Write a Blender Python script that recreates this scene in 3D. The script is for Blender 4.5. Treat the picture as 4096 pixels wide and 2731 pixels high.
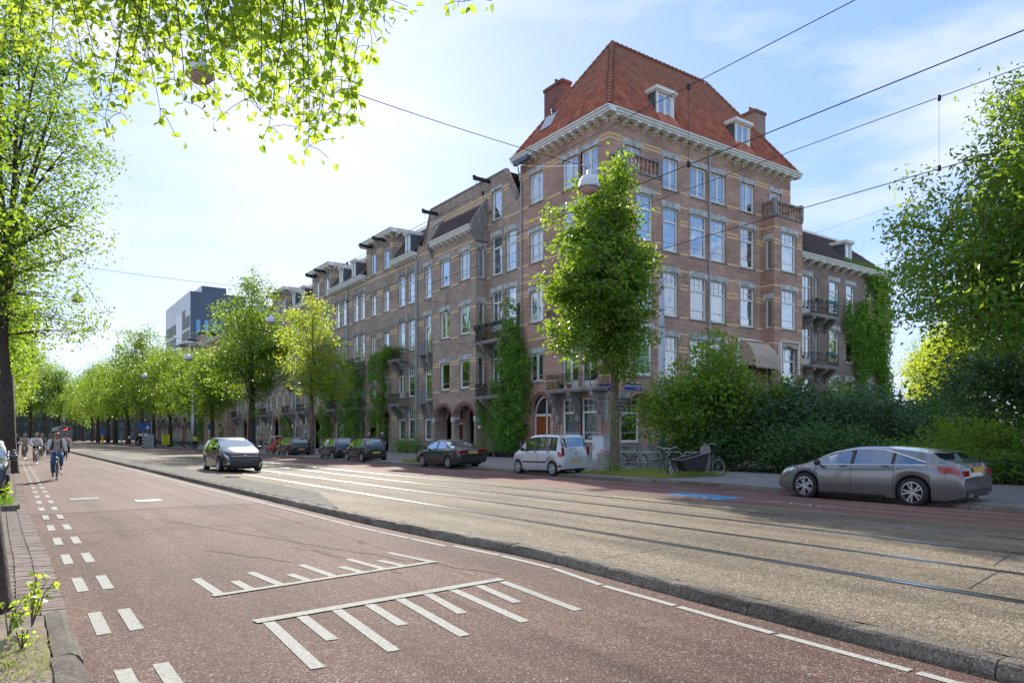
import bpy, bmesh, math, random
import numpy as np
from mathutils import Vector, Matrix, noise as mnoise
R = math.radians
scene = bpy.context.scene
C = scene.collection
for o in list(bpy.data.objects): bpy.data.objects.remove(o)

# ---------------------------------------------------------------- camera, sky, sun, exposure
CAM_H = 1.60
cam_d = bpy.data.cameras.new('camera'); cam = bpy.data.objects.new('camera', cam_d); C.objects.link(cam)
cam.location = (0, 0, CAM_H); cam.rotation_euler = (R(90), 0, R(-35.1))
cam_d.sensor_width = 36; cam_d.lens = 24.96; cam_d.shift_y = 0.0924
cam_d.clip_start = 0.05; cam_d.clip_end = 3000
scene.camera = cam
scene.render.engine = 'CYCLES'
SUN_AZ, SUN_EL = 21.0, 27.0          # degrees clockwise from the street axis (+Y), above the horizon
w = bpy.data.worlds.new('World'); scene.world = w; w.use_nodes = True
nt = w.node_tree; nt.nodes.clear()
def N(t, **k):
    n = nt.nodes.new(t)
    for a, b in k.items(): setattr(n, a, b)
    return n
out = N('ShaderNodeOutputWorld'); bg = N('ShaderNodeBackground'); bg.inputs[1].default_value = 0.15
sky = N('ShaderNodeTexSky', sky_type='NISHITA'); sky.sun_disc = False
sky.sun_elevation = R(SUN_EL); sky.sun_rotation = R(SUN_AZ); sky.altitude = 0
sky.air_density = 1.0; sky.dust_density = .4; sky.ozone_density = 1.6
tc = N('ShaderNodeTexCoord'); mp = N('ShaderNodeMapping'); mp.inputs['Scale'].default_value = (1.0, 1.0, 3.2)
n1 = N('ShaderNodeTexNoise'); n1.inputs['Scale'].default_value = 1.9; n1.inputs['Detail'].default_value = 9; n1.inputs['Roughness'].default_value = .55
cr = N('ShaderNodeValToRGB'); cr.color_ramp.elements[0].position = .43; cr.color_ramp.elements[1].position = .60
cr.color_ramp.elements[1].color = (.8, .8, .8, 1)
mx = N('ShaderNodeMix', data_type='RGBA'); mx.inputs[7].default_value = (2.08, 2.14, 2.30, 1)
L = nt.links.new
L(tc.outputs['Generated'], mp.inputs[0]); L(mp.outputs[0], n1.inputs['Vector']); L(n1.outputs[0], cr.inputs[0])
gm = N('ShaderNodeGamma'); gm.inputs[1].default_value = .32; hs0 = N('ShaderNodeHueSaturation'); hs0.inputs['Saturation'].default_value = 1.9; L(sky.outputs[0], gm.inputs[0]); L(gm.outputs[0], hs0.inputs['Color'])
L(cr.outputs[0], mx.inputs[0]); tn = N('ShaderNodeMix', data_type='RGBA', blend_type='MULTIPLY'); tn.inputs[0].default_value = 1; tn.inputs[7].default_value = (.86, .99, 1.36, 1); L(hs0.outputs[0], tn.inputs[6]); L(tn.outputs[2], mx.inputs[6]); L(mx.outputs[2], bg.inputs[0]); L(bg.outputs[0], out.inputs[0])
sd = bpy.data.lights.new('sun', 'SUN'); sd.energy = 2.35; sd.angle = R(.53); sd.color = (1, .93, .82)
sun = bpy.data.objects.new('sun', sd); C.objects.link(sun)
_d = Vector((math.sin(R(SUN_AZ))*math.cos(R(SUN_EL)), math.cos(R(SUN_AZ))*math.cos(R(SUN_EL)), math.sin(R(SUN_EL))))
sun.rotation_euler = _d.to_track_quat('Z', 'Y').to_euler(); sun.location = _d*200
scene.view_settings.view_transform = 'Standard'; scene.view_settings.look = 'None'
scene.view_settings.exposure = 1.8; scene.view_settings.gamma = 1; scene.view_settings.use_curve_mapping = False
scene.cycles.max_bounces = 8; scene.cycles.diffuse_bounces = 4; scene.cycles.transparent_max_bounces = 12
scene.cycles.use_denoising = True; scene.cycles.sample_clamp_indirect = 8

# ---------------------------------------------------------------- helpers
class MB:
    """collects polygons, then links them as one mesh object"""
    def __init__(s): s.v = []; s.f = []; s.m = []; s.mi = 0
    def mat(s, i): s.mi = i; return s
    def poly(s, pts):
        n = len(s.v); s.v += [tuple(p) for p in pts]; s.f.append(tuple(range(n, n+len(pts)))); s.m.append(s.mi)
    def box(s, x0, x1, y0, y1, z0, z1):
        n = len(s.v)
        s.v += [(x0,y0,z0),(x1,y0,z0),(x1,y1,z0),(x0,y1,z0),(x0,y0,z1),(x1,y0,z1),(x1,y1,z1),(x0,y1,z1)]
        for q in ((0,3,2,1),(4,5,6,7),(0,1,5,4),(1,2,6,5),(2,3,7,6),(3,0,4,7)):
            s.f.append(tuple(n+i for i in q)); s.m.append(s.mi)
        return s
    def obox(s, c, hx, hy, hz, M):
        n = len(s.v)
        for z in (-hz, hz):
            for x, y in ((-hx,-hy),(hx,-hy),(hx,hy),(-hx,hy)):
                s.v.append(tuple(Vector(c) + M @ Vector((x,y,z))))
        for q in ((0,3,2,1),(4,5,6,7),(0,1,5,4),(1,2,6,5),(2,3,7,6),(3,0,4,7)):
            s.f.append(tuple(n+i for i in q)); s.m.append(s.mi)
        return s
    def prism(s, prof, a, b, axis='x'):
        """closed profile of 2D points swept from a to b along an axis; profile gives the other two coordinates in order"""
        def P(t, p):
            return (t,p[0],p[1]) if axis == 'x' else (p[0],t,p[1]) if axis == 'y' else (p[0],p[1],t)
        n = len(s.v); k = len(prof)
        s.v += [P(a,p) for p in prof] + [P(b,p) for p in prof]
        s.f.append(tuple(n+i for i in range(k))); s.m.append(s.mi)
        s.f.append(tuple(n+k+i for i in reversed(range(k)))); s.m.append(s.mi)
        for i in range(k):
            j = (i+1) % k; s.f.append((n+i, n+k+i, n+k+j, n+j)); s.m.append(s.mi)
        return s
    def tube(s, pts, r, n=6, cap=True):
        pts = [Vector(p) for p in pts]
        rs = list(r) if isinstance(r, (list, tuple)) else [r]*len(pts)
        b0 = len(s.v); up = None
        for i, p in enumerate(pts):
            t = (pts[min(i+1, len(pts)-1)] - pts[max(i-1, 0)])
            if t.length < 1e-9: t = Vector((0,0,1))
            t.normalize()
            if up is None: up = Vector((1,0,0)) if abs(t.x) < .8 else Vector((0,1,0))
            a = t.cross(up); 
            if a.length < 1e-6: a = t.orthogonal()
            a.normalize(); b = t.cross(a); up = -b if False else up
            for k in range(n):
                an = 2*math.pi*k/n
                s.v.append(tuple(p + (a*math.cos(an) + b*math.sin(an))*rs[i]))
        for i in range(len(pts)-1):
            for k in range(n):
                q = (k+1) % n
                s.f.append((b0+i*n+k, b0+i*n+q, b0+(i+1)*n+q, b0+(i+1)*n+k)); s.m.append(s.mi)
        if cap and n > 2:
            s.f.append(tuple(b0+k for k in reversed(range(n)))); s.m.append(s.mi)
            s.f.append(tuple(b0+(len(pts)-1)*n+k for k in range(n))); s.m.append(s.mi)
        return s
    def lathe(s, prof, n=16, c=(0,0,0), axis='z', closed=False):
        b0 = len(s.v); k = len(prof)
        for i in range(n):
            a = 2*math.pi*i/n
            for r, h in prof:
                x, y, z = r*math.cos(a), r*math.sin(a), h
                p = (x,y,z) if axis == 'z' else (x,z,y) if axis == 'y' else (z,x,y)
                s.v.append((p[0]+c[0], p[1]+c[1], p[2]+c[2]))
        for i in range(n):
            j = (i+1) % n
            for q in range(k-1 if not closed else k):
                q2 = (q+1) % k
                s.f.append((b0+i*k+q, b0+j*k+q, b0+j*k+q2, b0+i*k+q2)); s.m.append(s.mi)
        return s
    def mesh(s, name, mats, smooth=False):
        me = bpy.data.meshes.new(name); me.from_pydata(s.v, [], s.f)
        for m_ in (mats if isinstance(mats, (list, tuple)) else [mats]): me.materials.append(m_)
        if any(s.m): me.polygons.foreach_set('material_index', s.m)
        if smooth: me.polygons.foreach_set('use_smooth', [True]*len(s.f))
        me.update(); return me
    def build(s, name, mats, parent=None, loc=(0,0,0), rz=0, smooth=False):
        return put(name, s.mesh(name, mats, smooth), parent, loc, rz)
def put(name, me, parent=None, loc=(0,0,0), rz=0, rot=None):
    o = bpy.data.objects.new(name, me); C.objects.link(o)
    o.location = loc; o.rotation_euler = rot if rot else (0,0,rz)
    if parent: o.parent = parent
    return o
def tag(o, label=None, cat=None, group=None, kind=None):
    if label: o['label'] = label
    if cat: o['category'] = cat
    if group: o['group'] = group
    if kind: o['kind'] = kind
    return o
def thing(name, loc, label, cat, rz=0, group=None):
    o = bpy.data.objects.new(name, None); C.objects.link(o); o.location = loc; o.rotation_euler = (0,0,rz)
    o.empty_display_size = .3
    return tag(o, label, cat, group)
def kids(o): return [c for c in o.children]
def dup(o, loc=None, rz=None, label=None, parent=None):
    c = o.copy(); C.objects.link(c)
    if parent: c.parent = parent
    if loc is not None: c.location = loc
    if rz is not None: c.rotation_euler = (0,0,rz)
    if label: c['label'] = label
    for ch in list(o.children): dup(ch, parent=c)
    return c
CACHE = {}
def cached(key, fn):
    if key not in CACHE: CACHE[key] = fn()
    return CACHE[key]

# ---------------------------------------------------------------- materials
def newmat(name):
    m = bpy.data.materials.new(name); m.use_nodes = True
    t = m.node_tree; b = t.nodes['Principled BSDF']
    return m, t, b
def col4(c): return (c[0], c[1], c[2], 1)
def M_(name, c, rough=.75, metal=0, var=.12, vs=3.0, bump=0, bs=40, spec=.5, coat=0, emit=None, c2=None, rand=0):
    """plain surface: base colour with two scales of noise variation and optional fine relief"""
    m, t, b = newmat(name); n = t.nodes.new; l = t.links.new
    geo = n('ShaderNodeNewGeometry')
    b.inputs['Roughness'].default_value = rough; b.inputs['Metallic'].default_value = metal
    b.inputs['Specular IOR Level'].default_value = spec; b.inputs['Coat Weight'].default_value = coat
    b.inputs['Coat Roughness'].default_value = .03
    if var > 0:
        no = n('ShaderNodeTexNoise'); no.inputs['Scale'].default_value = vs; no.inputs['Detail'].default_value = 6
        l(geo.outputs['Position'], no.inputs['Vector'])
        mx = n('ShaderNodeMix'); mx.data_type = 'RGBA'
        mx.inputs[6].default_value = col4([x*(1-var) for x in c]); mx.inputs[7].default_value = col4(c2 or [min(1, x*(1+var)) for x in c])
        mr = n('ShaderNodeMapRange'); mr.inputs[1].default_value = .3; mr.inputs[2].default_value = .7
        l(no.outputs[0], mr.inputs[0]); l(mr.outputs[0], mx.inputs[0]); last = mx.outputs[2]
        if rand:
            oi = n('ShaderNodeObjectInfo'); hs = n('ShaderNodeHueSaturation')
            r2 = n('ShaderNodeMapRange'); r2.inputs[3].default_value = 1-rand; r2.inputs[4].default_value = 1+rand
            l(oi.outputs['Random'], r2.inputs[0]); l(r2.outputs[0], hs.inputs['Value']); l(last, hs.inputs['Color']); last = hs.outputs[0]
        l(last, b.inputs['Base Color'])
    else: b.inputs['Base Color'].default_value = col4(c)
    if bump:
        n2 = n('ShaderNodeTexNoise'); n2.inputs['Scale'].default_value = bs; n2.inputs['Detail'].default_value = 4
        l(geo.outputs['Position'], n2.inputs['Vector'])
        bp = n('ShaderNodeBump'); bp.inputs['Strength'].default_value = bump; bp.inputs['Distance'].default_value = .02
        l(n2.outputs[0], bp.inputs['Height']); l(bp.outputs[0], b.inputs['Normal'])
    if emit:
        b.inputs['Emission Color'].default_value = col4(emit[:3]); b.inputs['Emission Strength'].default_value = emit[3]
    return m
def brick_mat(name, c1, c2, mortar, dirt=.3):
    m, t, b = newmat(name); n = t.nodes.new; l = t.links.new
    g = n('ShaderNodeNewGeometry'); sp = n('ShaderNodeSeparateXYZ'); sn = n('ShaderNodeSeparateXYZ')
    l(g.outputs['Position'], sp.inputs[0]); l(g.outputs['True Normal'], sn.inputs[0])
    ab = n('ShaderNodeMath'); ab.operation = 'ABSOLUTE'; l(sn.outputs[0], ab.inputs[0])
    gt = n('ShaderNodeMath'); gt.operation = 'GREATER_THAN'; gt.inputs[1].default_value = .5; l(ab.outputs[0], gt.inputs[0])
    mu = n('ShaderNodeMix'); l(gt.outputs[0], mu.inputs[0]); l(sp.outputs[0], mu.inputs[2]); l(sp.outputs[1], mu.inputs[3])
    cb = n('ShaderNodeCombineXYZ'); l(mu.outputs[0], cb.inputs[0]); l(sp.outputs[2], cb.inputs[1])
    br = n('ShaderNodeTexBrick'); br.inputs['Scale'].default_value = 1; br.inputs['Brick Width'].default_value = .225
    br.inputs['Row Height'].default_value = .0665; br.inputs['Mortar Size'].default_value = .014; br.inputs['Mortar Smooth'].default_value = .2
    br.inputs['Bias'].default_value = -.1
    br.inputs['Color1'].default_value = col4(c1); br.inputs['Color2'].default_value = col4(c2); br.inputs['Mortar'].default_value = col4(mortar)
    l(cb.outputs[0], br.inputs['Vector'])
    no = n('ShaderNodeTexNoise'); no.inputs['Scale'].default_value = .55; no.inputs['Detail'].default_value = 8; no.inputs['Roughness'].default_value = .65
    l(g.outputs['Position'], no.inputs['Vector'])
    mr = n('ShaderNodeMapRange'); mr.inputs[1].default_value = .35; mr.inputs[2].default_value = .7; mr.inputs[3].default_value = 1-dirt; mr.inputs[4].default_value = 1.12
    l(no.outputs[0], mr.inputs[0])
    mp = n('ShaderNodeMapping'); mp.inputs['Scale'].default_value = (1.1, 1.1, 9); l(g.outputs['Position'], mp.inputs[0])
    n2 = n('ShaderNodeTexNoise'); n2.inputs['Scale'].default_value = 1; n2.inputs['Detail'].default_value = 4; n2.inputs['Roughness'].default_value = .7; l(mp.outputs[0], n2.inputs['Vector'])
    m2 = n('ShaderNodeMapRange'); m2.inputs[1].default_value = .3; m2.inputs[2].default_value = .7; m2.inputs[3].default_value = .74; m2.inputs[4].default_value = 1.26; l(n2.outputs[0], m2.inputs[0])
    mm = n('ShaderNodeMath'); mm.operation = 'MULTIPLY'; l(mr.outputs[0], mm.inputs[0]); l(m2.outputs[0], mm.inputs[1])
    hs = n('ShaderNodeHueSaturation'); hs.inputs['Saturation'].default_value = 1.1; l(br.outputs[0], hs.inputs['Color']); l(mm.outputs[0], hs.inputs['Value']); l(hs.outputs[0], b.inputs['Base Color'])
    bp = n('ShaderNodeBump'); bp.inputs['Strength'].default_value = .7; bp.inputs['Distance'].default_value = .008; bp.invert = True
    l(br.outputs['Fac'], bp.inputs['Height']); l(bp.outputs[0], b.inputs['Normal'])
    b.inputs['Roughness'].default_value = .88; b.inputs['Specular IOR Level'].default_value = .25
    return m
def leaf_mat(name, c, c2, trans, tw=.5, rough=.45):
    """leaf: reflecting front, light passing through when the sun stands behind it"""
    m, t, b = newmat(name); n = t.nodes.new; l = t.links.new
    t.nodes.remove(b); out = t.nodes['Material Output']
    g = n('ShaderNodeNewGeometry'); no = n('ShaderNodeTexNoise'); no.inputs['Scale'].default_value = 1.3; no.inputs['Detail'].default_value = 3
    l(g.outputs['Position'], no.inputs['Vector'])
    rm = n('ShaderNodeMath'); rm.operation = 'ADD'; l(no.outputs[0], rm.inputs[0])
    rs = n('ShaderNodeMath'); rs.operation = 'MULTIPLY_ADD'; rs.inputs[1].default_value = .5; rs.inputs[2].default_value = -.25
    l(g.outputs['Random Per Island'], rs.inputs[0]); l(rs.outputs[0], rm.inputs[1])
    mr = n('ShaderNodeMapRange'); mr.inputs[1].default_value = .25; mr.inputs[2].default_value = .75; l(rm.outputs[0], mr.inputs[0])
    def mixc(a, bb):
        mm = n('ShaderNodeMix'); mm.data_type = 'RGBA'; mm.inputs[6].default_value = col4(a); mm.inputs[7].default_value = col4(bb)
        l(mr.outputs[0], mm.inputs[0]); return mm.outputs[2]
    d = n('ShaderNodeBsdfPrincipled'); d.inputs['Roughness'].default_value = rough; d.inputs['Specular IOR Level'].default_value = .4
    l(mixc(c, c2), d.inputs['Base Color'])
    tr = n('ShaderNodeBsdfTranslucent'); l(mixc([x*.75 for x in trans], trans), tr.inputs[0])
    ms = n('ShaderNodeMixShader'); ms.inputs[0].default_value = tw; l(d.outputs[0], ms.inputs[1]); l(tr.outputs[0], ms.inputs[2])
    l(ms.outputs[0], out.inputs[0])
    return m
def glass_mat(name, tint=(.75,.82,.85), base=.22, top=.85, rough=.015, wob=.0):
    m, t, b = newmat(name); n = t.nodes.new; l = t.links.new
    t.nodes.remove(b); out = t.nodes['Material Output']
    tr = n('ShaderNodeBsdfTransparent'); tr.inputs[0].default_value = col4(tint)
    gl = n('ShaderNodeBsdfGlossy'); gl.inputs['Roughness'].default_value = rough; gl.inputs[0].default_value = (.80,.90,1,1)
    lw = n('ShaderNodeLayerWeight'); lw.inputs[0].default_value = .5
    mr = n('ShaderNodeMapRange'); mr.inputs[3].default_value = base; mr.inputs[4].default_value = top
    l(lw.outputs['Facing'], mr.inputs[0])
    ms = n('ShaderNodeMixShader'); l(mr.outputs[0], ms.inputs[0]); l(tr.outputs[0], ms.inputs[1]); l(gl.outputs[0], ms.inputs[2]); l(ms.outputs[0], out.inputs[0])
    if wob:
        g = n('ShaderNodeNewGeometry'); no = n('ShaderNodeTexNoise'); no.inputs['Scale'].default_value = 1.1; no.inputs['Detail'].default_value = 1
        l(g.outputs['Position'], no.inputs['Vector']); bp = n('ShaderNodeBump'); bp.inputs['Strength'].default_value = 1; bp.inputs['Distance'].default_value = wob
        l(no.outputs[0], bp.inputs['Height']); l(bp.outputs[0], gl.inputs['Normal'])
    return m
def ground_mat(name, c1, c2, speck, scale=55, rough=.8, bump=.5, stain=.75, patch=.35, specw=.25):
    """asphalt or washed concrete: stones of several colours, worn patches, dark stains"""
    m, t, b = newmat(name); n = t.nodes.new; l = t.links.new
    g = n('ShaderNodeNewGeometry')
    vo = n('ShaderNodeTexVoronoi'); vo.inputs['Scale'].default_value = scale; l(g.outputs['Position'], vo.inputs['Vector'])
    cr = n('ShaderNodeValToRGB'); e = cr.color_ramp.elements; e[0].position = 0; e[0].color = col4(c1); e[1].position = 1; e[1].color = col4(speck)
    e2 = cr.color_ramp.elements.new(.5); e2.color = col4(c2); e3 = cr.color_ramp.elements.new(.86); e3.color = col4(c2)
    sx = n('ShaderNodeSeparateColor'); l(vo.outputs['Color'], sx.inputs[0]); l(sx.outputs[0], cr.inputs[0])
    no = n('ShaderNodeTexNoise'); no.inputs['Scale'].default_value = patch; no.inputs['Detail'].default_value = 9; no.inputs['Roughness'].default_value = .62
    mp = n('ShaderNodeMapping'); mp.inputs['Scale'].default_value = (1.6, .55, 1); l(g.outputs['Position'], mp.inputs[0]); l(mp.outputs[0], no.inputs['Vector'])
    mr = n('ShaderNodeMapRange'); mr.inputs[1].default_value = .36; mr.inputs[2].default_value = .62; mr.inputs[3].default_value = stain; mr.inputs[4].default_value = 1.12
    l(no.outputs[0], mr.inputs[0])
    n3 = n('ShaderNodeTexNoise'); n3.inputs['Scale'].default_value = 9; n3.inputs['Detail'].default_value = 5; l(g.outputs['Position'], n3.inputs['Vector'])
    m3 = n('ShaderNodeMapRange'); m3.inputs[1].default_value = .3; m3.inputs[2].default_value = .7; m3.inputs[3].default_value = .85; m3.inputs[4].default_value = 1.12; l(n3.outputs[0], m3.inputs[0])
    mu0 = n('ShaderNodeMath'); mu0.operation = 'MULTIPLY'; l(mr.outputs[0], mu0.inputs[0]); l(m3.outputs[0], mu0.inputs[1])
    mp4 = n('ShaderNodeMapping'); mp4.inputs['Scale'].default_value = (1.9, .10, 1); l(g.outputs['Position'], mp4.inputs[0])
    n4 = n('ShaderNodeTexNoise'); n4.inputs['Scale'].default_value = 1.0; n4.inputs['Detail'].default_value = 5; l(mp4.outputs[0], n4.inputs['Vector'])
    m4 = n('ShaderNodeMapRange'); m4.inputs[1].default_value = .35; m4.inputs[2].default_value = .6; m4.inputs[3].default_value = .80; m4.inputs[4].default_value = 1.06; l(n4.outputs[0], m4.inputs[0])
    mu = n('ShaderNodeMath'); mu.operation = 'MULTIPLY'; l(mu0.outputs[0], mu.inputs[0]); l(m4.outputs[0], mu.inputs[1])
    hs = n('ShaderNodeHueSaturation'); l(cr.outputs[0], hs.inputs['Color']); l(mu.outputs[0], hs.inputs['Value']); l(hs.outputs[0], b.inputs['Base Color'])
    bp = n('ShaderNodeBump'); bp.inputs['Strength'].default_value = bump; bp.inputs['Distance'].default_value = .006; bp.invert = True
    l(vo.outputs['Distance'], bp.inputs['Height']); l(bp.outputs[0], b.inputs['Normal'])
    b.inputs['Roughness'].default_value = max(rough, .85); b.inputs['Specular IOR Level'].default_value = specw*.35
    return m
m_brick0 = brick_mat('corner_house_brick', (.56,.25,.17), (.38,.18,.125), (.66,.58,.49))
m_brick1 = brick_mat('row_house_brick', (.42,.255,.185), (.23,.15,.118), (.68,.62,.54))
m_brick2 = brick_mat('side_house_brick', (.36,.22,.175), (.25,.155,.125), (.44,.4,.36))
m_brickr = brick_mat('red_pier_brick', (.36,.11,.075), (.28,.085,.06), (.33,.28,.25))
m_chim = brick_mat('chimney_brick', (.30,.10,.08), (.2,.08,.07), (.28,.22,.2), .4)
m_yellow = M_('yellow_brick', (.84,.58,.30), .85, var=.2, vs=14, bump=.2)
m_stone = M_('lintel_stone', (.52,.53,.51), .85, var=.35, vs=2.2, bump=.3, bs=30)
m_stoned = M_('weathered_stone', (.29,.27,.245), .9, var=.35, vs=3, bump=.4)
m_plinth = M_('plinth_stone', (.30,.285,.26), .85, var=.3, vs=1.6, bump=.2)
m_white = M_('cream_paint', (.86,.85,.79), .4, var=.06, vs=2, spec=.4)
m_frame = M_('window_paint', (.85,.85,.79), .35, var=.05, vs=4)
m_glass = glass_mat('window_glass', base=.22, top=.92, wob=.03)
m_blind = M_('net_curtain', (.42,.46,.47), .9, var=.12, vs=5)
m_blindb = M_('roller_blind', (.45,.62,.68), .8, var=.05, vs=2)
m_curt = M_('curtain_fabric', (.42,.40,.37), .9, var=.3, vs=7)
m_int = M_('unlit_room', (.035,.035,.04), .95, var=.4, vs=1.2)  # near-black colour carries the shade of unlit rooms behind the glass
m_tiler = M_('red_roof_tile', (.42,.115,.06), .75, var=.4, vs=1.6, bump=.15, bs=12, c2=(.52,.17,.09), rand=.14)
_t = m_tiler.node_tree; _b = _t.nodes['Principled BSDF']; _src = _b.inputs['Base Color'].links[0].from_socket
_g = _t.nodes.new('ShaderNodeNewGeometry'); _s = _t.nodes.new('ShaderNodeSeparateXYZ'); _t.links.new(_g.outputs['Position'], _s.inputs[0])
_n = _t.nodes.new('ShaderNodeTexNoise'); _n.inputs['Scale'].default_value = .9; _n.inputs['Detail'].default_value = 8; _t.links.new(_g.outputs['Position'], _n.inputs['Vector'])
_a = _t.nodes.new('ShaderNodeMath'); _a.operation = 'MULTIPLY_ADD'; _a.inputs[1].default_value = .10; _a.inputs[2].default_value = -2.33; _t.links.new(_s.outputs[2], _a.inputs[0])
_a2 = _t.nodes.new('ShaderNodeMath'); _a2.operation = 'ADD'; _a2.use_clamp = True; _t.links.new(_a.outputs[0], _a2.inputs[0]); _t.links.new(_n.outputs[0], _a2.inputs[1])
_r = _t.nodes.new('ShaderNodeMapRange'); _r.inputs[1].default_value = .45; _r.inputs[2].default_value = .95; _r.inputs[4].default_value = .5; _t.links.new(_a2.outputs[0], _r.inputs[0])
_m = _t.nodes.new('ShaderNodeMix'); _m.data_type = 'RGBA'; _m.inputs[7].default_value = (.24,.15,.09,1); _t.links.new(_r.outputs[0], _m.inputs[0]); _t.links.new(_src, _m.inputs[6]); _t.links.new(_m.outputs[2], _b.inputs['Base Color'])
m_tiled = M_('dark_roof_tile', (.075,.05,.045), .7, var=.35, vs=5, rand=.12)
m_slate = M_('lead_sheet', (.10,.13,.16), .55, var=.15, vs=3)
m_zinc = M_('zinc_pipe', (.42,.45,.47), .45, metal=.4, var=.12, vs=4)
m_black = M_('black_iron', (.018,.018,.02), .5, var=.2)
m_blueiron = M_('blue_grey_iron', (.20,.27,.33), .5, var=.1)
m_wood = M_('varnished_door', (.30,.085,.025), .35, var=.35, vs=6)
m_woodr = M_('dark_red_door', (.12,.018,.012), .35, var=.2)
m_steel = M_('galvanised_steel', (.45,.47,.48), .4, metal=.7, var=.12, vs=6)
m_rail = M_('rail_steel', (.55,.57,.60), .22, metal=1, var=.1, vs=3)
m_groove = M_('rail_groove', (.02,.02,.022), .8)
m_asph = ground_mat('red_asphalt', (.052,.032,.024), (.172,.098,.073), (.46,.38,.32), 95, rough=.62, bump=.9, specw=.45, stain=.68)
m_asphs = ground_mat('smooth_red_asphalt', (.12,.078,.063), (.175,.116,.094), (.23,.165,.14), 130, rough=.6, bump=.3, specw=.4, stain=.85)
m_asphr = ground_mat('far_red_asphalt', (.15,.085,.075), (.22,.125,.105), (.28,.18,.155), 120, rough=.75, bump=.3, stain=.85)
m_conc = ground_mat('washed_concrete', (.07,.055,.038), (.235,.187,.128), (.54,.47,.35), 70, rough=.6, bump=1.0, specw=.4, stain=.66)
m_kerb = ground_mat('kerb_concrete', (.10,.085,.065), (.20,.175,.14), (.34,.3,.24), 75, rough=.85, bump=.6, stain=.6, patch=1.3)
m_paint = M_('road_paint', (.39,.38,.33), .9, spec=.12, var=.22, vs=30, bump=.25, bs=90)
m_paintw = M_('worn_road_paint', (.36,.33,.31), .7, var=.3, vs=12)
m_bluep = M_('blue_road_paint', (.05,.22,.42), .7, var=.3, vs=3)
m_yelp = M_('worn_yellow_paint', (.36,.24,.13), .7, var=.25, vs=7)
m_pave = M_('pavement_tile', (.22,.215,.205), .9, spec=.15, var=.18, vs=4, bump=.2, rand=.13)
m_paved = M_('pavement_bed', (.10,.095,.085), .9, var=.2)
m_clink = M_('clinker_brick', (.24,.19,.16), .92, spec=.12, var=.25, vs=12, bump=.35, bs=60, rand=.16)
m_soil = M_('sandy_soil', (.20,.155,.11), .95, var=.45, vs=5, bump=.9, bs=25)
m_bark = M_('bark', (.15,.115,.085), .95, var=.45, vs=7, bump=1, bs=16)
m_bark2 = M_('dark_bark', (.06,.045,.035), .95, var=.4, vs=9, bump=1, bs=16)

# ---------------------------------------------------------------- ground, roads, kerbs, rails, markings
def interp(poly, y):
    """poly: list of (Y, X) sorted by Y"""
    if y <= poly[0][0]: return poly[0][1]
    for (a, b), (c, d) in zip(poly, poly[1:]):
        if y <= c: return b + (d-b)*(y-a)/(c-a)
    return poly[-1][1]
TK = [(-6,5.15),(0,5.22),(1.9,5.29),(3.3,5.33),(4.4,5.40),(5.5,5.45),(6.75,5.57),(7.9,5.56),(9.2,5.45),(11.7,5.28),(25.3,5.07),(36.5,4.98),(51.9,4.78),(79,4.56),(140,4.4),(260,4.4)]  # tram kerb foot
RK = [(-12,16.9),(4,16.95),(6.2,17.05),(7.6,17.25),(9.5,17.55),(12,17.92),(14.8,18.12),(16.2,18.1),(18.2,17.62),(20.4,17.62),(23,17.95),(26.2,18.1),(28.8,18.1),(33.8,17.5),(38.4,17.8),(50,17.1),(80,17.2),(260,17.2)]  # right kerb foot
def strip(name, ys, xa, xb, za, zb, mat, kind='structure', parent=None):
    b = MB(); P = [((xa(y), y, za), (xb(y), y, zb)) for y in ys]
    for (p, q), (r, s_) in zip(P, P[1:]): b.poly([p, q, s_, r])
    o = b.build(name, mat, parent); 
    if kind: o['kind'] = kind
    return o
ysf = [-12+ .5*i for i in range(80)] + [28+2*i for i in range(30)] + [90+10*i for i in range(18)]
b = MB(); b.poly([(-1500,-700,-.06),(1500,-700,-.06),(1500,2500,-.06),(-1500,2500,-.06)])
tag(b.build('ground', M_('earth', (.10,.095,.06), .95, var=.4, vs=.4, bump=.5, bs=8)), kind='structure')
strip('road', [y for y in ysf if y <= 17.5], lambda y: -3, lambda y: interp(TK, y)+.1, 0, 0, m_asph)
strip('far_road', [17.4+.6*i for i in range(40)] + [42+10*i for i in range(23)], lambda y: -3, lambda y: interp(TK, y)+.1, .003, .003, m_asphs)
BED_Z = .115
def bedz(x): return BED_Z*max(0, (14.05-x)/8.4)+.004
b = MB()
xs = [0]+[k/8 for k in range(1, 9)]
for y0, y1 in zip(ysf, ysf[1:]):
    for a, c in zip(xs, xs[1:]):
        def px(t, y): 
            i = interp(TK, y)+.2; return i + (14.05-i)*t
        b.poly([(px(a,y0), y0, bedz(px(a,y0))), (px(c,y0), y0, bedz(px(c,y0))), (px(c,y1), y1, bedz(px(c,y1))), (px(a,y1), y1, bedz(px(a,y1)))])
bed = tag(b.build('tram_bed', m_conc), kind='structure')
# joints between the concrete slabs of the tram bed
b = MB()
for k in range(16):
    y = -1 + k*3.7; 
    for xa, xb, off in ((5.8,7.3,.0),(7.75,9.1,.15),(9.5,10.7,.3),(11.1,12.5,.1),(12.9,13.9,.4)):
        if (k*7+int(xa)) % 3 == 0: continue
        yy = y+off*3
        b.poly([(xa,yy,bedz(xa)+.004),(xb,yy+.25,bedz(xb)+.004),(xb,yy+.262,bedz(xb)+.004),(xa,yy+.012,bedz(xa)+.004)])
b.build('slab_joint', m_groove, bed)['kind'] = 'stuff'
strip('right_road', ysf, lambda y: 14.0, lambda y: interp(RK, y)+.25, .0, .0, m_asphr)
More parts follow.
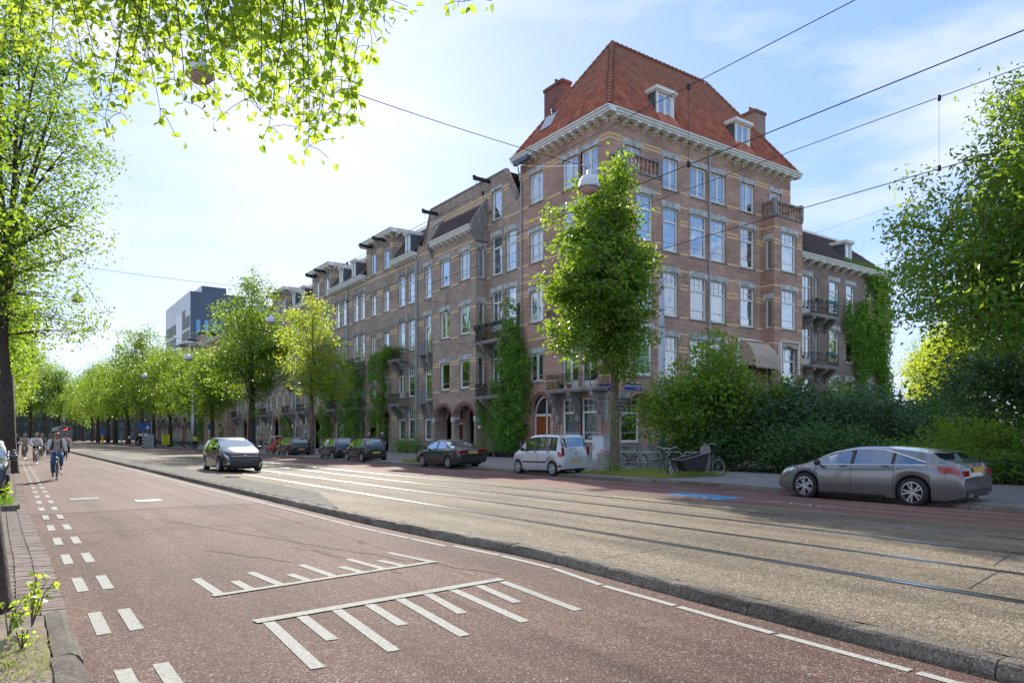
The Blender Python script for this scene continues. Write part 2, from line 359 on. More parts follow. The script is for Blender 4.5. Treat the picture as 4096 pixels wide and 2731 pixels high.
# rails: each with a polished head, a flangeway groove and an outer lip
for i, (X, sgn) in enumerate(((7.47,1),(9.15,-1),(10.85,1),(12.55,-1))):
    r = thing('tram_rail', (X, 0, bedz(X)), ['nearest grooved tram rail beside the kerb, dark and black edged', 'second tram rail from the kerb, with green moss along it', 'third tram rail from the kerb, thin and dark', 'farthest tram rail, next to the red roadway'][i], 'rail', group='four parallel tram rails in the concrete bed')
    h = MB(); h.box(-.033,.033,-12,300,-.05,.012); h.build('rail_head', m_rail, r)
    h = MB(); h.box(.034*sgn if sgn>0 else -.075, .075 if sgn>0 else -.034,-12,300,-.05,.004); h.build('groove', m_groove, r)
    h = MB(); a = .076*sgn; h.box(min(a,a+.016*sgn),max(a,a+.016*sgn),-12,300,-.05,.010); h.build('rail_lip', m_rail, r)
    h = MB(); h.box(-.056,-.034,-12,300,-.05,.005) if sgn>0 else h.box(.034,.056,-12,300,-.05,.005); h.build('joint_seal', m_groove, r)
# tram-side kerb: one stone after another, each slightly out of line
rng = random.Random(3)
kerb = bpy.data.objects.new('tram_kerb', None); C.objects.link(kerb); kerb['kind'] = 'structure'
def kerbstone(parent, name, pl, y, ln, h, wd, mat, flip=1, jit=.006, foot=.0):
    x0, x1 = interp(pl, y), interp(pl, y+ln)
    a = math.atan2(x1-x0, ln); 
    key = (name, round(h,3), round(wd,3), rng.randrange(6) if ln == 1.0 else round(ln,2), mat.name, ln)
    def mk():
        s = MB(); g = .008; L_ = math.hypot(ln, x1-x0)-g
        prof = [(0,-.05),(0,.02),(.035*flip,h-.03),(.055*flip,h-.006),(.075*flip,h),(wd*flip,h-.003),(wd*flip,-.05)]
        prof = [(p[0], p[1]+rng.uniform(-.004,.004)) for p in prof]
        b0 = len(s.v); ks = 5
        for k in range(ks+1):
            t = g/2+L_*k/ks; e = .012 if k in (0, ks) else 0
            for px_, pz in prof: s.v.append((px_+rng.uniform(-.004,.004)+(e*.3*flip if pz<h-.02 else 0), t, pz-(e if pz > h-.02 else 0)+rng.uniform(-.003,.003)))
        m_ = len(prof)
        for k in range(ks):
            for q in range(m_-1):
                s.f.append((b0+k*m_+q, b0+(k+1)*m_+q, b0+(k+1)*m_+q+1, b0+k*m_+q+1)); s.m.append(0)
        s.f.append(tuple(range(b0, b0+m_))); s.m.append(0); s.f.append(tuple(b0+ks*m_+q for q in reversed(range(m_)))); s.m.append(0)
        return s.mesh(name, mat)
    me = cached(key, mk)
    return put(name, me, parent, (x0+rng.uniform(-jit,jit), y, foot+rng.uniform(-.004,.004)), -a)
y = -2.0
while y < 110:
    ln = 1.0 if y < 50 else 2.0
    kerbstone(kerb, 'kerb_stone', TK, y, ln, .128, .2, m_kerb); y += ln
rkerb = bpy.data.objects.new('right_kerb', None); C.objects.link(rkerb); rkerb['kind'] = 'structure'
y = -4.0
while y < 110:
    ln = 1.0 if y < 45 else 2.0
    kerbstone(rkerb, 'kerb_stone', RK, y, ln, .115, .16, m_kerb); y += ln
# paved strip between tram kerb and bed further up the street
strip('tram_stop_paving', [14+1*i for i in range(70)], lambda y: interp(TK,y)+.2, lambda y: interp(TK,y)+.2+min(1.25,(y-14)*.28)+.02, .131, .128, M_('paving_flag', (.19,.18,.155), .95, spec=.05, var=.2, vs=3), 'structure')
# painted markings
def mark(name, quads, mat, z=.005, label=None, parent=None, zf=None):
    b = MB()
    for q in quads: b.poly([(x, y, (zf(x) if zf else 0)+z) for x, y in q])
    o = b.build(name, mat, parent); 
    if not parent: o['kind'] = 'structure'
    return o
lane = bpy.data.objects.new('road_markings', None); C.objects.link(lane); lane['kind'] = 'structure'
for k in range(-1, 26):          # two rows of short cycle-lane blocks
    y = .77 + k*1.935
    ln = .95 if y < 12 else .95
    for X0, wd in ((.565,.105),(.80,.105)):
        xo = -.008*max(0, y-5) if y < 20 else -.10
        if y > 22: xo = -.10 - .002*(y-22)
        j = rng.uniform(-.006,.006)
        q = [(X0+xo+j,y+j),(X0+wd+xo+j,y+.01),(X0+wd+xo-.004,y+ln*.92),(X0+xo-.004,y+ln*.92+j)]
        mark('lane_block', [q], m_paint, .009 if y > 16 else .005, parent=lane)
y = -2
while y < 13.5:                   # dashed then solid line along the kerb
    g0 = 1.05 if y < 8 else .98
    q = lambda y_: interp(TK, y_)-.36+ (.02 if y_ < 6 else .1 if y_ < 9 else 0)
    mark('edge_line_block', [[(q(y),y),(q(y)+.085,y),(q(y+g0)+.085,y+g0),(q(y+g0),y+g0)]], m_paint, parent=lane); y += g0+.05
mark('edge_line', [[(interp(TK,y)-.37+.002*(y-13),y),(interp(TK,y)-.28+.002*(y-13),y),(interp(TK,y+2)-.28+.002*(y-11),y+2),(interp(TK,y+2)-.37+.002*(y-11),y+2)] for y in [13.6+2*i for i in range(19)]], m_paint, .009, parent=lane)
# two comb-shaped hump markings
def bar(x0, y0, x1, y1, wd, z=.005, name='hump_tooth'):
    d = Vector((x1-x0, y1-y0)); n = Vector((-d.y, d.x)).normalized()*wd/2
    mark(name, [[(x0-n.x,y0-n.y),(x1-n.x,y1-n.y),(x1+n.x,y1+n.y),(x0+n.x,y0+n.y)]], m_paint, z, parent=lane)
bar(1.63, 7.53, 4.42, 7.97, .10, .009, 'hump_bar')
for x0, y0, x1, y1 in ((1.68,8.57,1.71,7.56),(2.0,8.17,2.03,7.6),(2.28,8.6,2.36,7.65),(2.62,8.22,2.68,7.7),(2.93,8.74,3.0,7.75),(3.28,8.33,3.36,7.8),(3.56,8.79,3.66,7.85),(3.85,8.46,3.95,7.9),(4.22,8.95,4.36,7.98)): bar(x0,y0,x1,y1,.10)
bar(1.70, 6.27, 4.47, 6.56, .13, .009, 'hump_bar')
for x0, y0, x1, y1 in ((1.80,6.2,1.72,4.77),(2.10,6.23,2.05,5.37),(2.44,6.28,2.32,4.83),(2.77,6.30,2.70,5.45),(3.11,6.34,2.96,4.87),(3.44,6.38,3.32,5.5),(3.75,6.40,3.61,4.94),(4.08,6.43,3.97,5.56),(4.40,6.45,4.25,4.99)): bar(x0,y0,x1,y1,.10)
# parking line blocks, worn lettering and stripes on the right roadway
for y in (2.2,4.2,6.2,8.2,10.2,12.15,14.2,16.2,18.3,20.4,22.5,24.6,27,29.5):
    mark('parking_line_block', [[(16.72+.02*(y>12)*(y-12)*.9,y),(16.80+.02*(y>12)*(y-12)*.9,y),(16.80+.02*(y>12)*(y-11)*.9,y+1.05),(16.72+.02*(y>12)*(y-11)*.9,y+1.05)]], m_paintw, parent=lane)
mark('disabled_bay_panel', [[(14.5,11.6),(15.6,11.62),(15.6,13.7),(14.85,13.8)]], m_bluep, parent=lane)
mark('disabled_bay_symbol', [[(14.95,12.3),(15.1,12.3),(15.1,12.95),(14.95,12.95)],[(15.12,12.5),(15.3,12.4),(15.3,12.5),(15.12,12.6)]], m_paintw, .009, parent=lane)
mark('yellow_stripe', [[(15.0,6.0),(15.09,6.0),(15.14,9.1),(15.05,9.1)],[(15.80,5.4),(15.88,5.4),(15.9,8.9),(15.82,8.9)]], m_yelp, parent=lane)
def letter_curve(pts, wd, name):
    pts = [Vector(p) for p in pts]; qs = []
    for a, c in zip(pts, pts[1:]):
        d = (c-a).normalized(); n = Vector((-d.y, d.x))*wd/2; e = d*wd*.35
        qs.append([tuple(a-n-e),tuple(c-n+e),tuple(c+n+e),tuple(a+n-e)])
    b = MB()
    for i, q in enumerate(qs): b.poly([(x, y, .005+.0004*(i%2)) for x, y in q])
    b.build(name, m_paintw, lane)
letter_curve([(15.0,10.75),(15.02,10.45),(15.12,10.3),(15.2,10.45),(15.28,10.7),(15.38,10.55),(15.38,10.3)], .06, 'worn_letter_S')
letter_curve([(15.0,9.95),(15.4,10.15),(15.02,9.45),(15.42,9.65)], .06, 'worn_letter_N')
letter_curve([(15.38,8.95),(15.42,9.2),(15.2,9.35),(15.02,9.2),(15.05,8.95),(15.2,8.9),(15.2,9.08)], .06, 'worn_letter_G')
m_cover = M_('worn_cast_iron', (.22,.23,.24), .6, metal=.3, var=.2, vs=20)
# road gullies and the asphalt seam
for x0, x1, y0, y1, lb in ((1.15,1.80,20.6,21.4,'slotted cast iron drain cover in the carriageway, nearer the cycle lane'),(2.42,3.06,19.25,19.85,'solid rectangular steel manhole cover in the carriageway, nearer the tram kerb')):
    t = thing('drain_cover', (x0, y0, .004), lb, 'drain cover', group='covers set in the smooth asphalt')
    b = MB(); b.box(0,x1-x0,0,y1-y0,-.02,.004); b.build('cover_plate', m_groove, t)
    b = MB()
    if x0 < 2:
        for i in range(13): b.box(.03+i*.048,.055+i*.048,.05,y1-y0-.05,.004,.012)
    else:
        b.box(.04,x1-x0-.04,.04,y1-y0-.04,.0045,.010)
    b.build('grating' if x0 < 2 else 'lid', m_cover, t)
m_patch = ground_mat('tar_repair', (.04,.028,.022), (.12,.08,.062), (.40,.34,.29), 110, stain=.8)
# wandering cracks and tar in the near asphalt
b = MB()
for sx, sy, n_, dx, dy in ((2.3,15.2,26,.085,-.30),(1.2,13,9,.25,.05),(3.0,12.0,10,.16,.12),(2.2,10.6,7,.1,-.25),(.9,12.2,8,.16,.16),(3.3,10.2,9,.05,-.3),(2.9,6.0,5,.2,.04)):
    x, y = sx, sy
    for i in range(n_):
        nx_, ny = x+dx+rng.uniform(-.07,.07), y+dy+rng.uniform(-.09,.09)
        wd = rng.uniform(.006,.016)
        b.poly([(x-wd,y,.0035),(x+wd,y+wd,.0035),(nx_+wd,ny,.0035),(nx_-wd,ny-wd,.0035)]); x, y = nx_, ny
b.build('asphalt_cracks', m_patch, lane)['kind'] = 'stuff'
mark('asphalt_seam', [[(.3,17.0),(.3,17.03),(5.1,18.05),(5.1,18.02)]], m_groove, .006, parent=lane)


# right pavement with laid tiles near the camera, plain sheet beyond
rp = strip('pavement', ysf, lambda y: interp(RK,y)+.15, lambda y: 30.5 if y > 22 else 45, .085, .085, m_paved)
def tile_mesh(w_, d_, h_, bv=.006):
    s = MB(); s.v = [(0,0,0),(w_,0,0),(w_,d_,0),(0,d_,0),(bv,bv,h_),(w_-bv,bv,h_),(w_-bv,d_-bv,h_),(bv,d_-bv,h_)]
    s.f = [(4,5,6,7),(0,1,5,4),(1,2,6,5),(2,3,7,6),(3,0,4,7)]; s.m = [0]*5; return s
tm = tile_mesh(.294,.294,.026).mesh('paving_tile', m_pave)
spots = []
for i in range(26):
    for j in range(-12, 95):
        x, y = 17.0+i*.3, j*.3+ (.15 if i % 2 else 0)
        if x > interp(RK, y+.15)+.17 and x < 25: spots.append((x*x+y*y if 1.0 < y else 9e9, x, y))
spots.sort(); rest = MB()
for k, (d, x, y) in enumerate(spots):
    z = .087+rng.uniform(-.003,.003)
    if k < 300: put('paving_tile', tm, rp, (x, y, z), 0, rot=(rng.uniform(-.006,.006), rng.uniform(-.006,.006), 0))
    else:
        n0 = len(rest.v); q = tile_mesh(.294,.294,.026)
        rest.v += [(a+x, c+y, e+z) for a, c, e in q.v]; rest.f += [tuple(n0+i_ for i_ in f) for f in q.f]; rest.m += q.m
rest.build('paving_tiles', m_pave, rp)['kind'] = 'stuff'
strip('pavement_far', [28+4*i for i in range(58)], lambda y: interp(RK,y)+.16, lambda y: 30.3, .112, .112, M_('far_paving', (.23,.21,.19), .85, var=.22, vs=1.5, bump=.2, bs=14), 'structure')
# left side: clinker pavement, upright soldier course, kerbs and planting plots
lp = strip('left_pavement', ysf, lambda y: -30, lambda y: .36 if y < 7.2 else .28 if y < 12 else .26 if y < 14.5 else .20 if y < 18 else .14, .004, .004, m_paved)
lp.location.z = .004
cm = [tile_mesh(w_, .068, .022, .004).mesh('clinker', m_clink) for w_ in (.185,.192,.178)]
sm_ = tile_mesh(.20, .095, .03, .006).mesh('edge_brick', m_clink)
cl = []
for j in range(150):
    y = 7.35+j*.072
    if y > 18.1: break
    for i in range(4):
        x = -.55+i*.19 + rng.uniform(-.003,.003)
        cl.append((y, x, y + rng.uniform(-.003,.003)))
LK = [(7.3,.20),(9,.20),(11,.19),(14,.12),(18.2,.06)]
nc = 0; rest = MB()
for d, x, y in sorted(cl):
    xo = interp(LK, y)-.20
    if nc < 290 or False: put('clinker', cm[nc%3], lp, (x+xo, y, .003+rng.uniform(-.002,.003)), 0, rot=(rng.uniform(-.02,.02),rng.uniform(-.02,.02),rng.uniform(-.01,.01)))
    else:
        n0 = len(rest.v); q = tile_mesh(.185,.068,.022,.004); z = .003+rng.uniform(-.002,.003)
        rest.v += [(a+x+xo, c+y, e+z) for a, c, e in q.v]; rest.f += [tuple(n0+i_ for i_ in f) for f in q.f]; rest.m += q.m
    nc += 1
for j in range(60*6):
    y = 18.3+j*.072
    for i in range(8):
        x = -1.3+i*.19; n0 = len(rest.v); q = tile_mesh(.185,.068,.022,.004)
        rest.v += [(a+x, c+y, e+.003) for a, c, e in q.v]; rest.f += [tuple(n0+i_ for i_ in f) for f in q.f]; rest.m += q.m
rest.build('clinkers', m_clink, lp)['kind'] = 'stuff'
for j in range(210):
    y = 7.32+j*.101
    x = interp(LK, y)
    put('edge_brick', sm_, lp, (x+rng.uniform(-.004,.004), y, .006+rng.uniform(-.003,.004)), 0, rot=(rng.uniform(-.02,.02),.03,rng.uniform(-.02,.02)))
def plot(name, x0, x1, y0, y1, z, mat, amp, n=26):
    b = MB(); g = {}
    for i in range(n+1):
        for j in range(n+1):
            x, y = x0+(x1-x0)*i/n, y0+(y1-y0)*j/n
            e = min(i, n-i, j, n-j)/n; g[i,j] = len(b.v)
            b.v.append((x, y, z + amp*mnoise.noise(Vector((x*1.5,y*1.5,2)))*min(1, e*6) + .3*amp*mnoise.noise(Vector((x*7,y*7,5)))))
    for i in range(n):
        for j in range(n): b.f.append((g[i,j],g[i+1,j],g[i+1,j+1],g[i,j+1])); b.m.append(0)
    return tag(b.build(name, mat, smooth=True), kind='structure')
plot('soil_plot', -2.5, .215, 3.2, 7.28, .075, m_soil, .06)
plot('grass_plot', -1.2, .04, 18.6, 20.9, .08, m_soil, .05, 14)
KL = [(-2,.215),(5.5,.215),(7.35,.20),(7.6,.2)]
lk = bpy.data.objects.new('left_kerb', None); C.objects.link(lk); lk['kind'] = 'structure'
for y in (-1.2,-.2,.8,1.8,2.8,3.8,4.8,5.8): kerbstone(lk, 'kerb_stone', [(-9,.40),(5,.405),(7,.40)], y, 1.0 if y < 5.5 else 1.5, .095, .185, m_kerb, flip=-1)
for (x0, x1, y0, y1) in ((-1.2,.08,18.42,18.60),(-.02,.12,18.6,19.6),(-.02,.12,19.61,20.9)):
    b = MB(); b.box(x0,x1,y0,y1,0,.13); b.build('kerb_stone', m_kerb, lk)
for i in range(5):
    for j in range(3):
        b = MB(); q = tile_mesh(.30,.30,.05,.008); put('garden_flag', cached('gf', lambda: q.mesh('garden_flag', m_pave)), lp, (-1.3+i*.305, 2.3+j*.305, .06), .02)

# ---------------------------------------------------------------- buildings
IV = rng
def facade(parent, x0, x1, z0, z1, ops, mat, F=((0,0),0), rd=.20, name='wall', revmat=None, top=None):
    """brick wall in a frame (x along, y inward, z up) with real openings and reveals; top(x) cuts a sloping edge"""
    b = MB(); xs_ = sorted({x0, x1, *[v for o in ops for v in (o[0], o[1]) if x0 < v < x1]}); zs = sorted({z0, z1, *[v for o in ops for v in (o[2], o[3]) if z0 < v < z1]})
    for a, c in zip(xs_, xs_[1:]):
        for e, f in zip(zs, zs[1:]):
            mx_, mz = (a+c)/2, (e+f)/2
            if any(o[0] < mx_ < o[1] and o[2] < mz < o[3] for o in ops): continue
            b.poly([(a,0,e),(c,0,e),(c,0,f),(a,0,f)])
    for o in ops:
        a, c, e, f = o[:4]; d = o[4] if len(o) > 4 else rd
        b.poly([(a,0,e),(a,0,f),(a,d,f),(a,d,e)]); b.poly([(c,0,e),(c,d,e),(c,d,f),(c,0,f)])
        b.poly([(a,0,f),(c,0,f),(c,d,f),(a,d,f)]); b.poly([(a,0,e),(a,d,e),(c,d,e),(c,0,e)])
    return b.build(name, mat, parent, (F[0][0], F[0][1], 0), F[1])
def FM(F, x, y, z):
    c, s = math.cos(F[1]), math.sin(F[1])
    return (F[0][0]+x*c-y*s, F[0][1]+x*s+y*c, z)
def win_mesh(style, w, h):
    b = MB(); t = .085; y0, y1 = .11, .19
    b.box(0,t,y0,y1,0,h); b.box(w-t,w,y0,y1,0,h); b.box(t,w-t,y0,y1,0,t*1.2); b.box(t,w-t,y0,y1,h-t,h)
    s = .055
    if style in ('sash','sashplain','sash6'):
        zt = h*(.68 if style != 'sashplain' else .70)
        b.box(t,w-t,y0-.01,y1,zt-.06,zt+.06)
        if style != 'sashplain':
            for i in range(1,3): x = t+(w-2*t)*i/3; b.box(x-.014,x+.014,y0+.03,y1-.01,zt+.06,h-t)
            z = (zt+h-t)/2+.03; b.box(t,w-t,y0+.032,y1-.012,z-.014,z+.014)
        for q0, q1 in ((t*1.2, zt-.06),):
            b.box(t,t+s,y0+.02,y1-.005,q0,q1); b.box(w-t-s,w-t,y0+.02,y1-.005,q0,q1); b.box(t+s,w-t-s,y0+.02,y1-.005,q0,q0+s)
        b.box(t,w-t,y0-.045,y0-.03,h*.22,h*.22+.025)
    elif style == 'casement':
        b.box(w/2-.06,w/2+.06,y0-.01,y1,t,h-t)
        for a, c in ((t,w/2-.06),(w/2+.06,w-t)):
            b.box(a,a+s,y0+.02,y1-.005,t,h-t); b.box(c-s,c,y0+.02,y1-.005,t,h-t); b.box(a+s,c-s,y0+.02,y1-.005,t*1.2,t*1.2+s); b.box(a+s,c-s,y0+.02,y1-.005,h-t-s,h-t)
        b.box(t,w-t,y0-.045,y0-.03,h*.22,h*.22+.025)
    elif style == 'single':
        b.box(t,t+s,y0+.02,y1-.005,t,h-t); b.box(w-t-s,w-t,y0+.02,y1-.005,t,h-t); b.box(t+s,w-t-s,y0+.02,y1-.005,t*1.2,t*1.2+s); b.box(t+s,w-t-s,y0+.02,y1-.005,h-t-s,h-t)
        b.box(t,w-t,y0-.045,y0-.03,h*.24,h*.24+.025)
    elif style == 'door':
        zt = h*.72; b.box(t,w-t,y0-.01,y1,zt-.06,zt+.06); b.box(w/2-.07,w/2+.07,y0,y1,0,zt-.06); b.box(t,w-t,y0+.01,y1-.005,0,.55)
        b.box(w/2-.02,w/2+.02,y0+.02,y1-.01,zt+.06,h-t)
    elif style == 'slit': pass
    elif style == 'shutterbox':
        b.box(-.0,w,y0-.09,y0,h-.20,h); b.box(w/2-.04,w/2+.04,y0-.01,y1,t,h-t)
    return b.mesh('window', m_frame)
def curtain_mesh(kind, w, h):
    b = MB()
    def folds(xa, xb, n, z0, z1, y=.42):
        for i in range(n):
            a, c = xa+(xb-xa)*i/n, xa+(xb-xa)*(i+1)/n
            ya, yc = y+.03*(i%2), y+.03*((i+1)%2)
            b.poly([(a,ya,z0),(c,yc,z0),(c,yc,z1),(a,ya,z1)])
    if kind == 'net': folds(.02, w-.02, 14, 0, h)
    elif kind == 'nethalf': folds(.02, w-.02, 14, 0, h*.62)
    elif kind == 'sides': folds(.0, w*.24, 6, 0, h); folds(w*.76, w, 6, 0, h)
    elif kind == 'one': folds(0, w*.32, 7, 0, h)
    elif kind == 'blind': b.poly([(.03,.30,h*.05),(w-.03,.30,h*.05),(w-.03,.30,h),(.03,.30,h)])
    elif kind == 'halfblind': b.poly([(.03,.30,h*.45),(w-.03,.30,h*.45),(w-.03,.30,h),(.03,.30,h)])
    return b.mesh('curtain', m_blindb if 'blind' in kind else m_blind if 'net' in kind else m_curt)
def stone_mesh(w, key, h=.36):
    """lintel with dropped ears at both ends"""
    b = MB(); e = .17
    b.box(-e, w+e, -.035, .03, 0, h); b.box(-e, -.02, -.036, .03, -.14, -.001); b.box(w+.02, w+e, -.036, .03, -.14, -.001)
    return b.mesh('lintel', m_stone)
def sill_mesh(w):
    b = MB(); b.prism([(-.06,-.09),(-.06,-.01),(.11,.03),(.11,-.09)], -.07, w+.07); return b.mesh('sill', m_stoned)
CK = ['net','sides','none','one','blind','net','sides','none','nethalf','halfblind','none','none']
def window(parent, x, w, z, h, style='sash', F=((0,0),0), lintel=True, sill=True, cur=None, nm='window'):
    w = round(w,2); h = round(h,2)
    o = put(nm, cached(('win',style,w,h), lambda: win_mesh(style,w,h)), parent, FM(F,x,0,z), F[1])
    def pane():
        b = MB(); b.poly([(.04,.165,.04),(w-.04,.165,.04),(w-.04,.165,h-.04),(.04,.165,h-.04)]); return b.mesh('pane', m_glass)
    put('pane', cached(('pane',w,h), pane), o)
    if sill: put('sill', cached(('sill',w), lambda: sill_mesh(w)), o)
    if lintel: put('lintel', cached(('lin',w), lambda: stone_mesh(w,0)), o, (0,0,h+.005))
    c = cur or rng.choice(CK)
    if c != 'none': put('curtain', cached(('cur',c,w,h), lambda: curtain_mesh(c,w,h)), o)
    return o
def bands(parent, x0, x1, zs, ops, F=((0,0),0), th=.12, mat=None):
    b = MB()
    for z in zs:
        cuts = sorted((o[0]-.0, o[1]+.0) for o in ops if o[2]-.1 < z+th and o[3]+.36 > z)
        a = x0
        for c0, c1 in cuts:
            pad = .18 if any(o[0] == c0 and z > o[3]-.16 for o in ops) else 0
            if c0-pad > a: b.box(a, c0-pad, -.004, .02, z, z+th)
            a = max(a, c1+pad)
        if a < x1: b.box(a, x1, -.004, .02, z, z+th)
    o = b.build('yellow_brick_bands', mat or m_yellow, parent, (F[0][0],F[0][1],0), F[1]); o['kind'] = 'stuff'; return o
def bracket_mesh():
    b = MB(); b.prism([(0,0),(-.52,0),(-.52,-.10),(-.36,-.13),(-.30,-.22),(-.10,-.25),(0,-.34)], -.11, .11); return b.mesh('cornice_bracket', m_white)
def cornice(parent, x0, x1, z, F=((0,0),0), proj=.62, n=None, sides=(0,0), h=.36, name='cornice'):
    """white boarded gutter cornice on brackets; z is its top"""
    b = MB(); a, c = x0-sides[0]*proj, x1+sides[1]*proj
    prof = [(.02,z-h),(-proj+.14,z-h),(-proj+.14,z-h+.09),(-proj+.06,z-h+.11),(-proj+.04,z-.14),(-proj-.04,z-.09),(-proj-.05,z),(.02,z)]
    b.prism([(p, q) for p, q in prof], a, c)
    o = b.build(name, m_white, parent, (F[0][0],F[0][1],0), F[1])
    n = n or max(2, int((x1-x0)/.75)); me = cached('bracket', bracket_mesh)
    for i in range(n):
        x = x0+.25+(x1-x0-.5)*i/(n-1)
        put('cornice_bracket', me, o, (x, 0, z-h))
    return o
def railing_mesh(w, d, h=.95, step=.13, mat=None, style=0):
    """front and two side railings of a balcony, front at y=-d"""
    b = MB(); r = .014
    for z in (.06, h*.82, h): 
        b.tube([(0,0,z),(0,-d,z),(w,-d,z),(w,0,z)], .026 if z == h else .018, 4)
    def post(x, y, i):
        b.tube([(x,y,.06),(x,y,h)], r*.95, 4, False)
        if i % 2 == 0 and style == 0: b.tube([(x-.05,y,h*.45),(x,y,h*.55),(x+.05,y,h*.45),(x,y,h*.35),(x-.05,y,h*.45)], .010, 3, False)
    n = int(w/step)
    for i in range(n+1): post(w*i/n, -d, i)
    m = max(2, int(d/step))
    for i in range(m): post(0, -d*i/m, 1); post(w, -d*i/m, 1)
    for x in (0, w): b.tube([(x,-d,0),(x,-d,h+.08)], .022, 4)
    return b.mesh('railing', mat or m_black)
def console_mesh(d, h, t=.28, mat=None):
    b = MB(); pr = [(0,0),(-d,0),(-d,-h*.16),(-d*.86,-h*.2),(-d*.8,-h*.36),(-d*.55,-h*.46),(-d*.42,-h*.66),(-d*.26,-h*.74),(-d*.22,-h),(0,-h)]
    b.prism(pr, 0, t); return b.mesh('console', mat or m_stoned)
def balcony(parent, x0, x1, z, d=.95, F=((0,0),0), cons=(), ironmat=None, ch=1.1, h=.95, style=0, slab=.16, cmat=None):
    b = MB(); w = x1-x0
    b.box(-.05, w+.05, -d-.06, .02, -slab, 0); b.box(-.02, w+.02, -d-.02, .02, -slab-.08, -slab)
    o = b.build('balcony', m_plinth, parent, FM(F, x0, 0, z), F[1])
    put('railing', railing_mesh(w, d, h, mat=ironmat, style=style), o)
    me = cached(('cons', round(d,2), ch, (cmat or m_stoned).name), lambda: console_mesh(d, ch, mat=cmat))
    for c in cons: put('console', me, o, (c-x0, 0, -slab-.08))
    return o
def arch_fill(parent, x0, x1, zs, zt, F=((0,0),0), mat=None, ring=None, rd=.2, flat=1.0):
    """fills the corners over a round arch inside a rectangular opening, with a proud brick ring"""
    b = MB(); n = 14; cx_, hw = (x0+x1)/2, (x1-x0)/2; hh = zt-zs
    P = [(cx_-hw*math.cos(math.pi*i/n), zs+hh*math.sin(math.pi*i/n)) for i in range(n+1)]
    for (a, za), (c, zc) in zip(P, P[1:]):
        b.poly([(a,0,za),(c,0,zc),(c,0,zt+.001),(a,0,zt+.001)]); b.poly([(a,0,za),(c,0,zc),(c,rd,zc),(a,rd,za)])
    o = b.build('arch', mat or m_brick0, parent, (F[0][0],F[0][1],0), F[1])
    r = MB()
    for i in range(n*2):
        a0, a1 = math.pi*(i+.08)/(2*n), math.pi*(i+.92)/(2*n)
        for e, f in ((0,.26),):
            p = [(cx_-(hw+k)*math.cos(t), zs+(hh+k)*math.sin(t)) for k, t in ((e,a0),(f,a0),(f,a1),(e,a1))]
            r.prism([(q[0], q[1]) for q in p], -.03, .02, 'y')
    r.build('arch_ring', ring or m_brickr, o)
    return o
def pipe(parent, x, z0, z1, F=((0,0),0), y=-.09, r=.05):
    b = MB(); b.tube([(0,y,z0),(0,y,z1)], r, 8)
    z = z0+1.2
    while z < z1: b.box(-.09,.09,y-.07,0,z,z+.05); z += 2.6
    return b.build('drainpipe', m_zinc, parent, FM(F,x,0,0), F[1], smooth=False)
def hoist(parent, x, z, F=((0,0),0), ln=1.5):
    b = MB(); b.box(-.07,.07,-ln,.1,0,.28); b.box(-.075,.075,-ln-.03,-ln+.2,.18,.34); b.tube([(0,-ln+.25,0),(0,-ln+.25,-.22),(.06,-ln+.25,-.3)], .02, 4)
    return b.build('hoist_beam', m_black, parent, FM(F,x,0,z), F[1])
def flat_poly(parent, name, polys, mat):
    b = MB()
    for p in polys: b.poly(p)
    return b.build(name, mat, parent)
def tile_profile(w, l, mat, name='roof_tile'):
    """one pantile: a rising roll on its left, a shallow trough, lapped over the next"""
    s = MB(); pr = [(0,.0),(w*.12,.045),(w*.26,.058),(w*.40,.04),(w*.55,.008),(w*.8,0),(w*1.02,.012)]
    for i, (x, z) in enumerate(pr): s.v += [(x, 0, z+.032), (x, l*1.12, z+.006)]
    for i in range(len(pr)-1): s.f.append((2*i,2*i+2,2*i+3,2*i+1)); s.m.append(0)
    for i, (x, z) in enumerate(pr): s.v.append((x, .0, z-.004))
    k = 2*len(pr)
    for i in range(len(pr)-1): s.f.append((2*i, k+i, k+i+1, 2*i+2)); s.m.append(0)
    return s
def tiled_slope(parent, O, U, V, inside, w, l, mat, budget, name='roof_tile', uw=(0,20), vh=(0,12), key=None):
    """lays tiles over the plane O + u*U + v*V where inside(u, v); the nearest ones are objects of their own"""
    U = Vector(U).normalized(); V = Vector(V).normalized(); W = U.cross(V)
    if W.z < 0: W = -W
    M = Matrix((U, V, W)).transposed(); proto = tile_profile(w, l, mat); me = proto.mesh(name, mat); rest = MB(); cnt = 0; cells = []
    v = vh[0]
    while v < vh[1]:
        u = uw[0]
        while u < uw[1]:
            if inside(u+w/2, v+l/2): cells.append((u, v))
            u += w
        v += l
    wm = Matrix.Translation(Vector(parent.location))
    cells.sort(key=lambda c: key(c) if key else c[1])
    O = Vector(O)
    eu = M.to_euler()
    for i, (u, v) in enumerate(cells):
        p = O + U*u + V*v + W*rng.uniform(0,.008)
        if i < budget: put(name, me, parent, p, 0, rot=(eu.x+rng.uniform(-.01,.01), eu.y, eu.z+rng.uniform(-.012,.012)))
        else:
            n0 = len(rest.v); j = rng.uniform(-.012,.012); c_, s_ = math.cos(j), math.sin(j)
            for a, b_, c in proto.v: rest.v.append(tuple(p + M @ Vector((a*c_-b_*s_, a*s_+b_*c_, c))))
            rest.f += [tuple(n0+q for q in f) for f in proto.f]; rest.m += proto.m
    if rest.v: rest.build(name+'s', mat, parent)['kind'] = 'stuff'
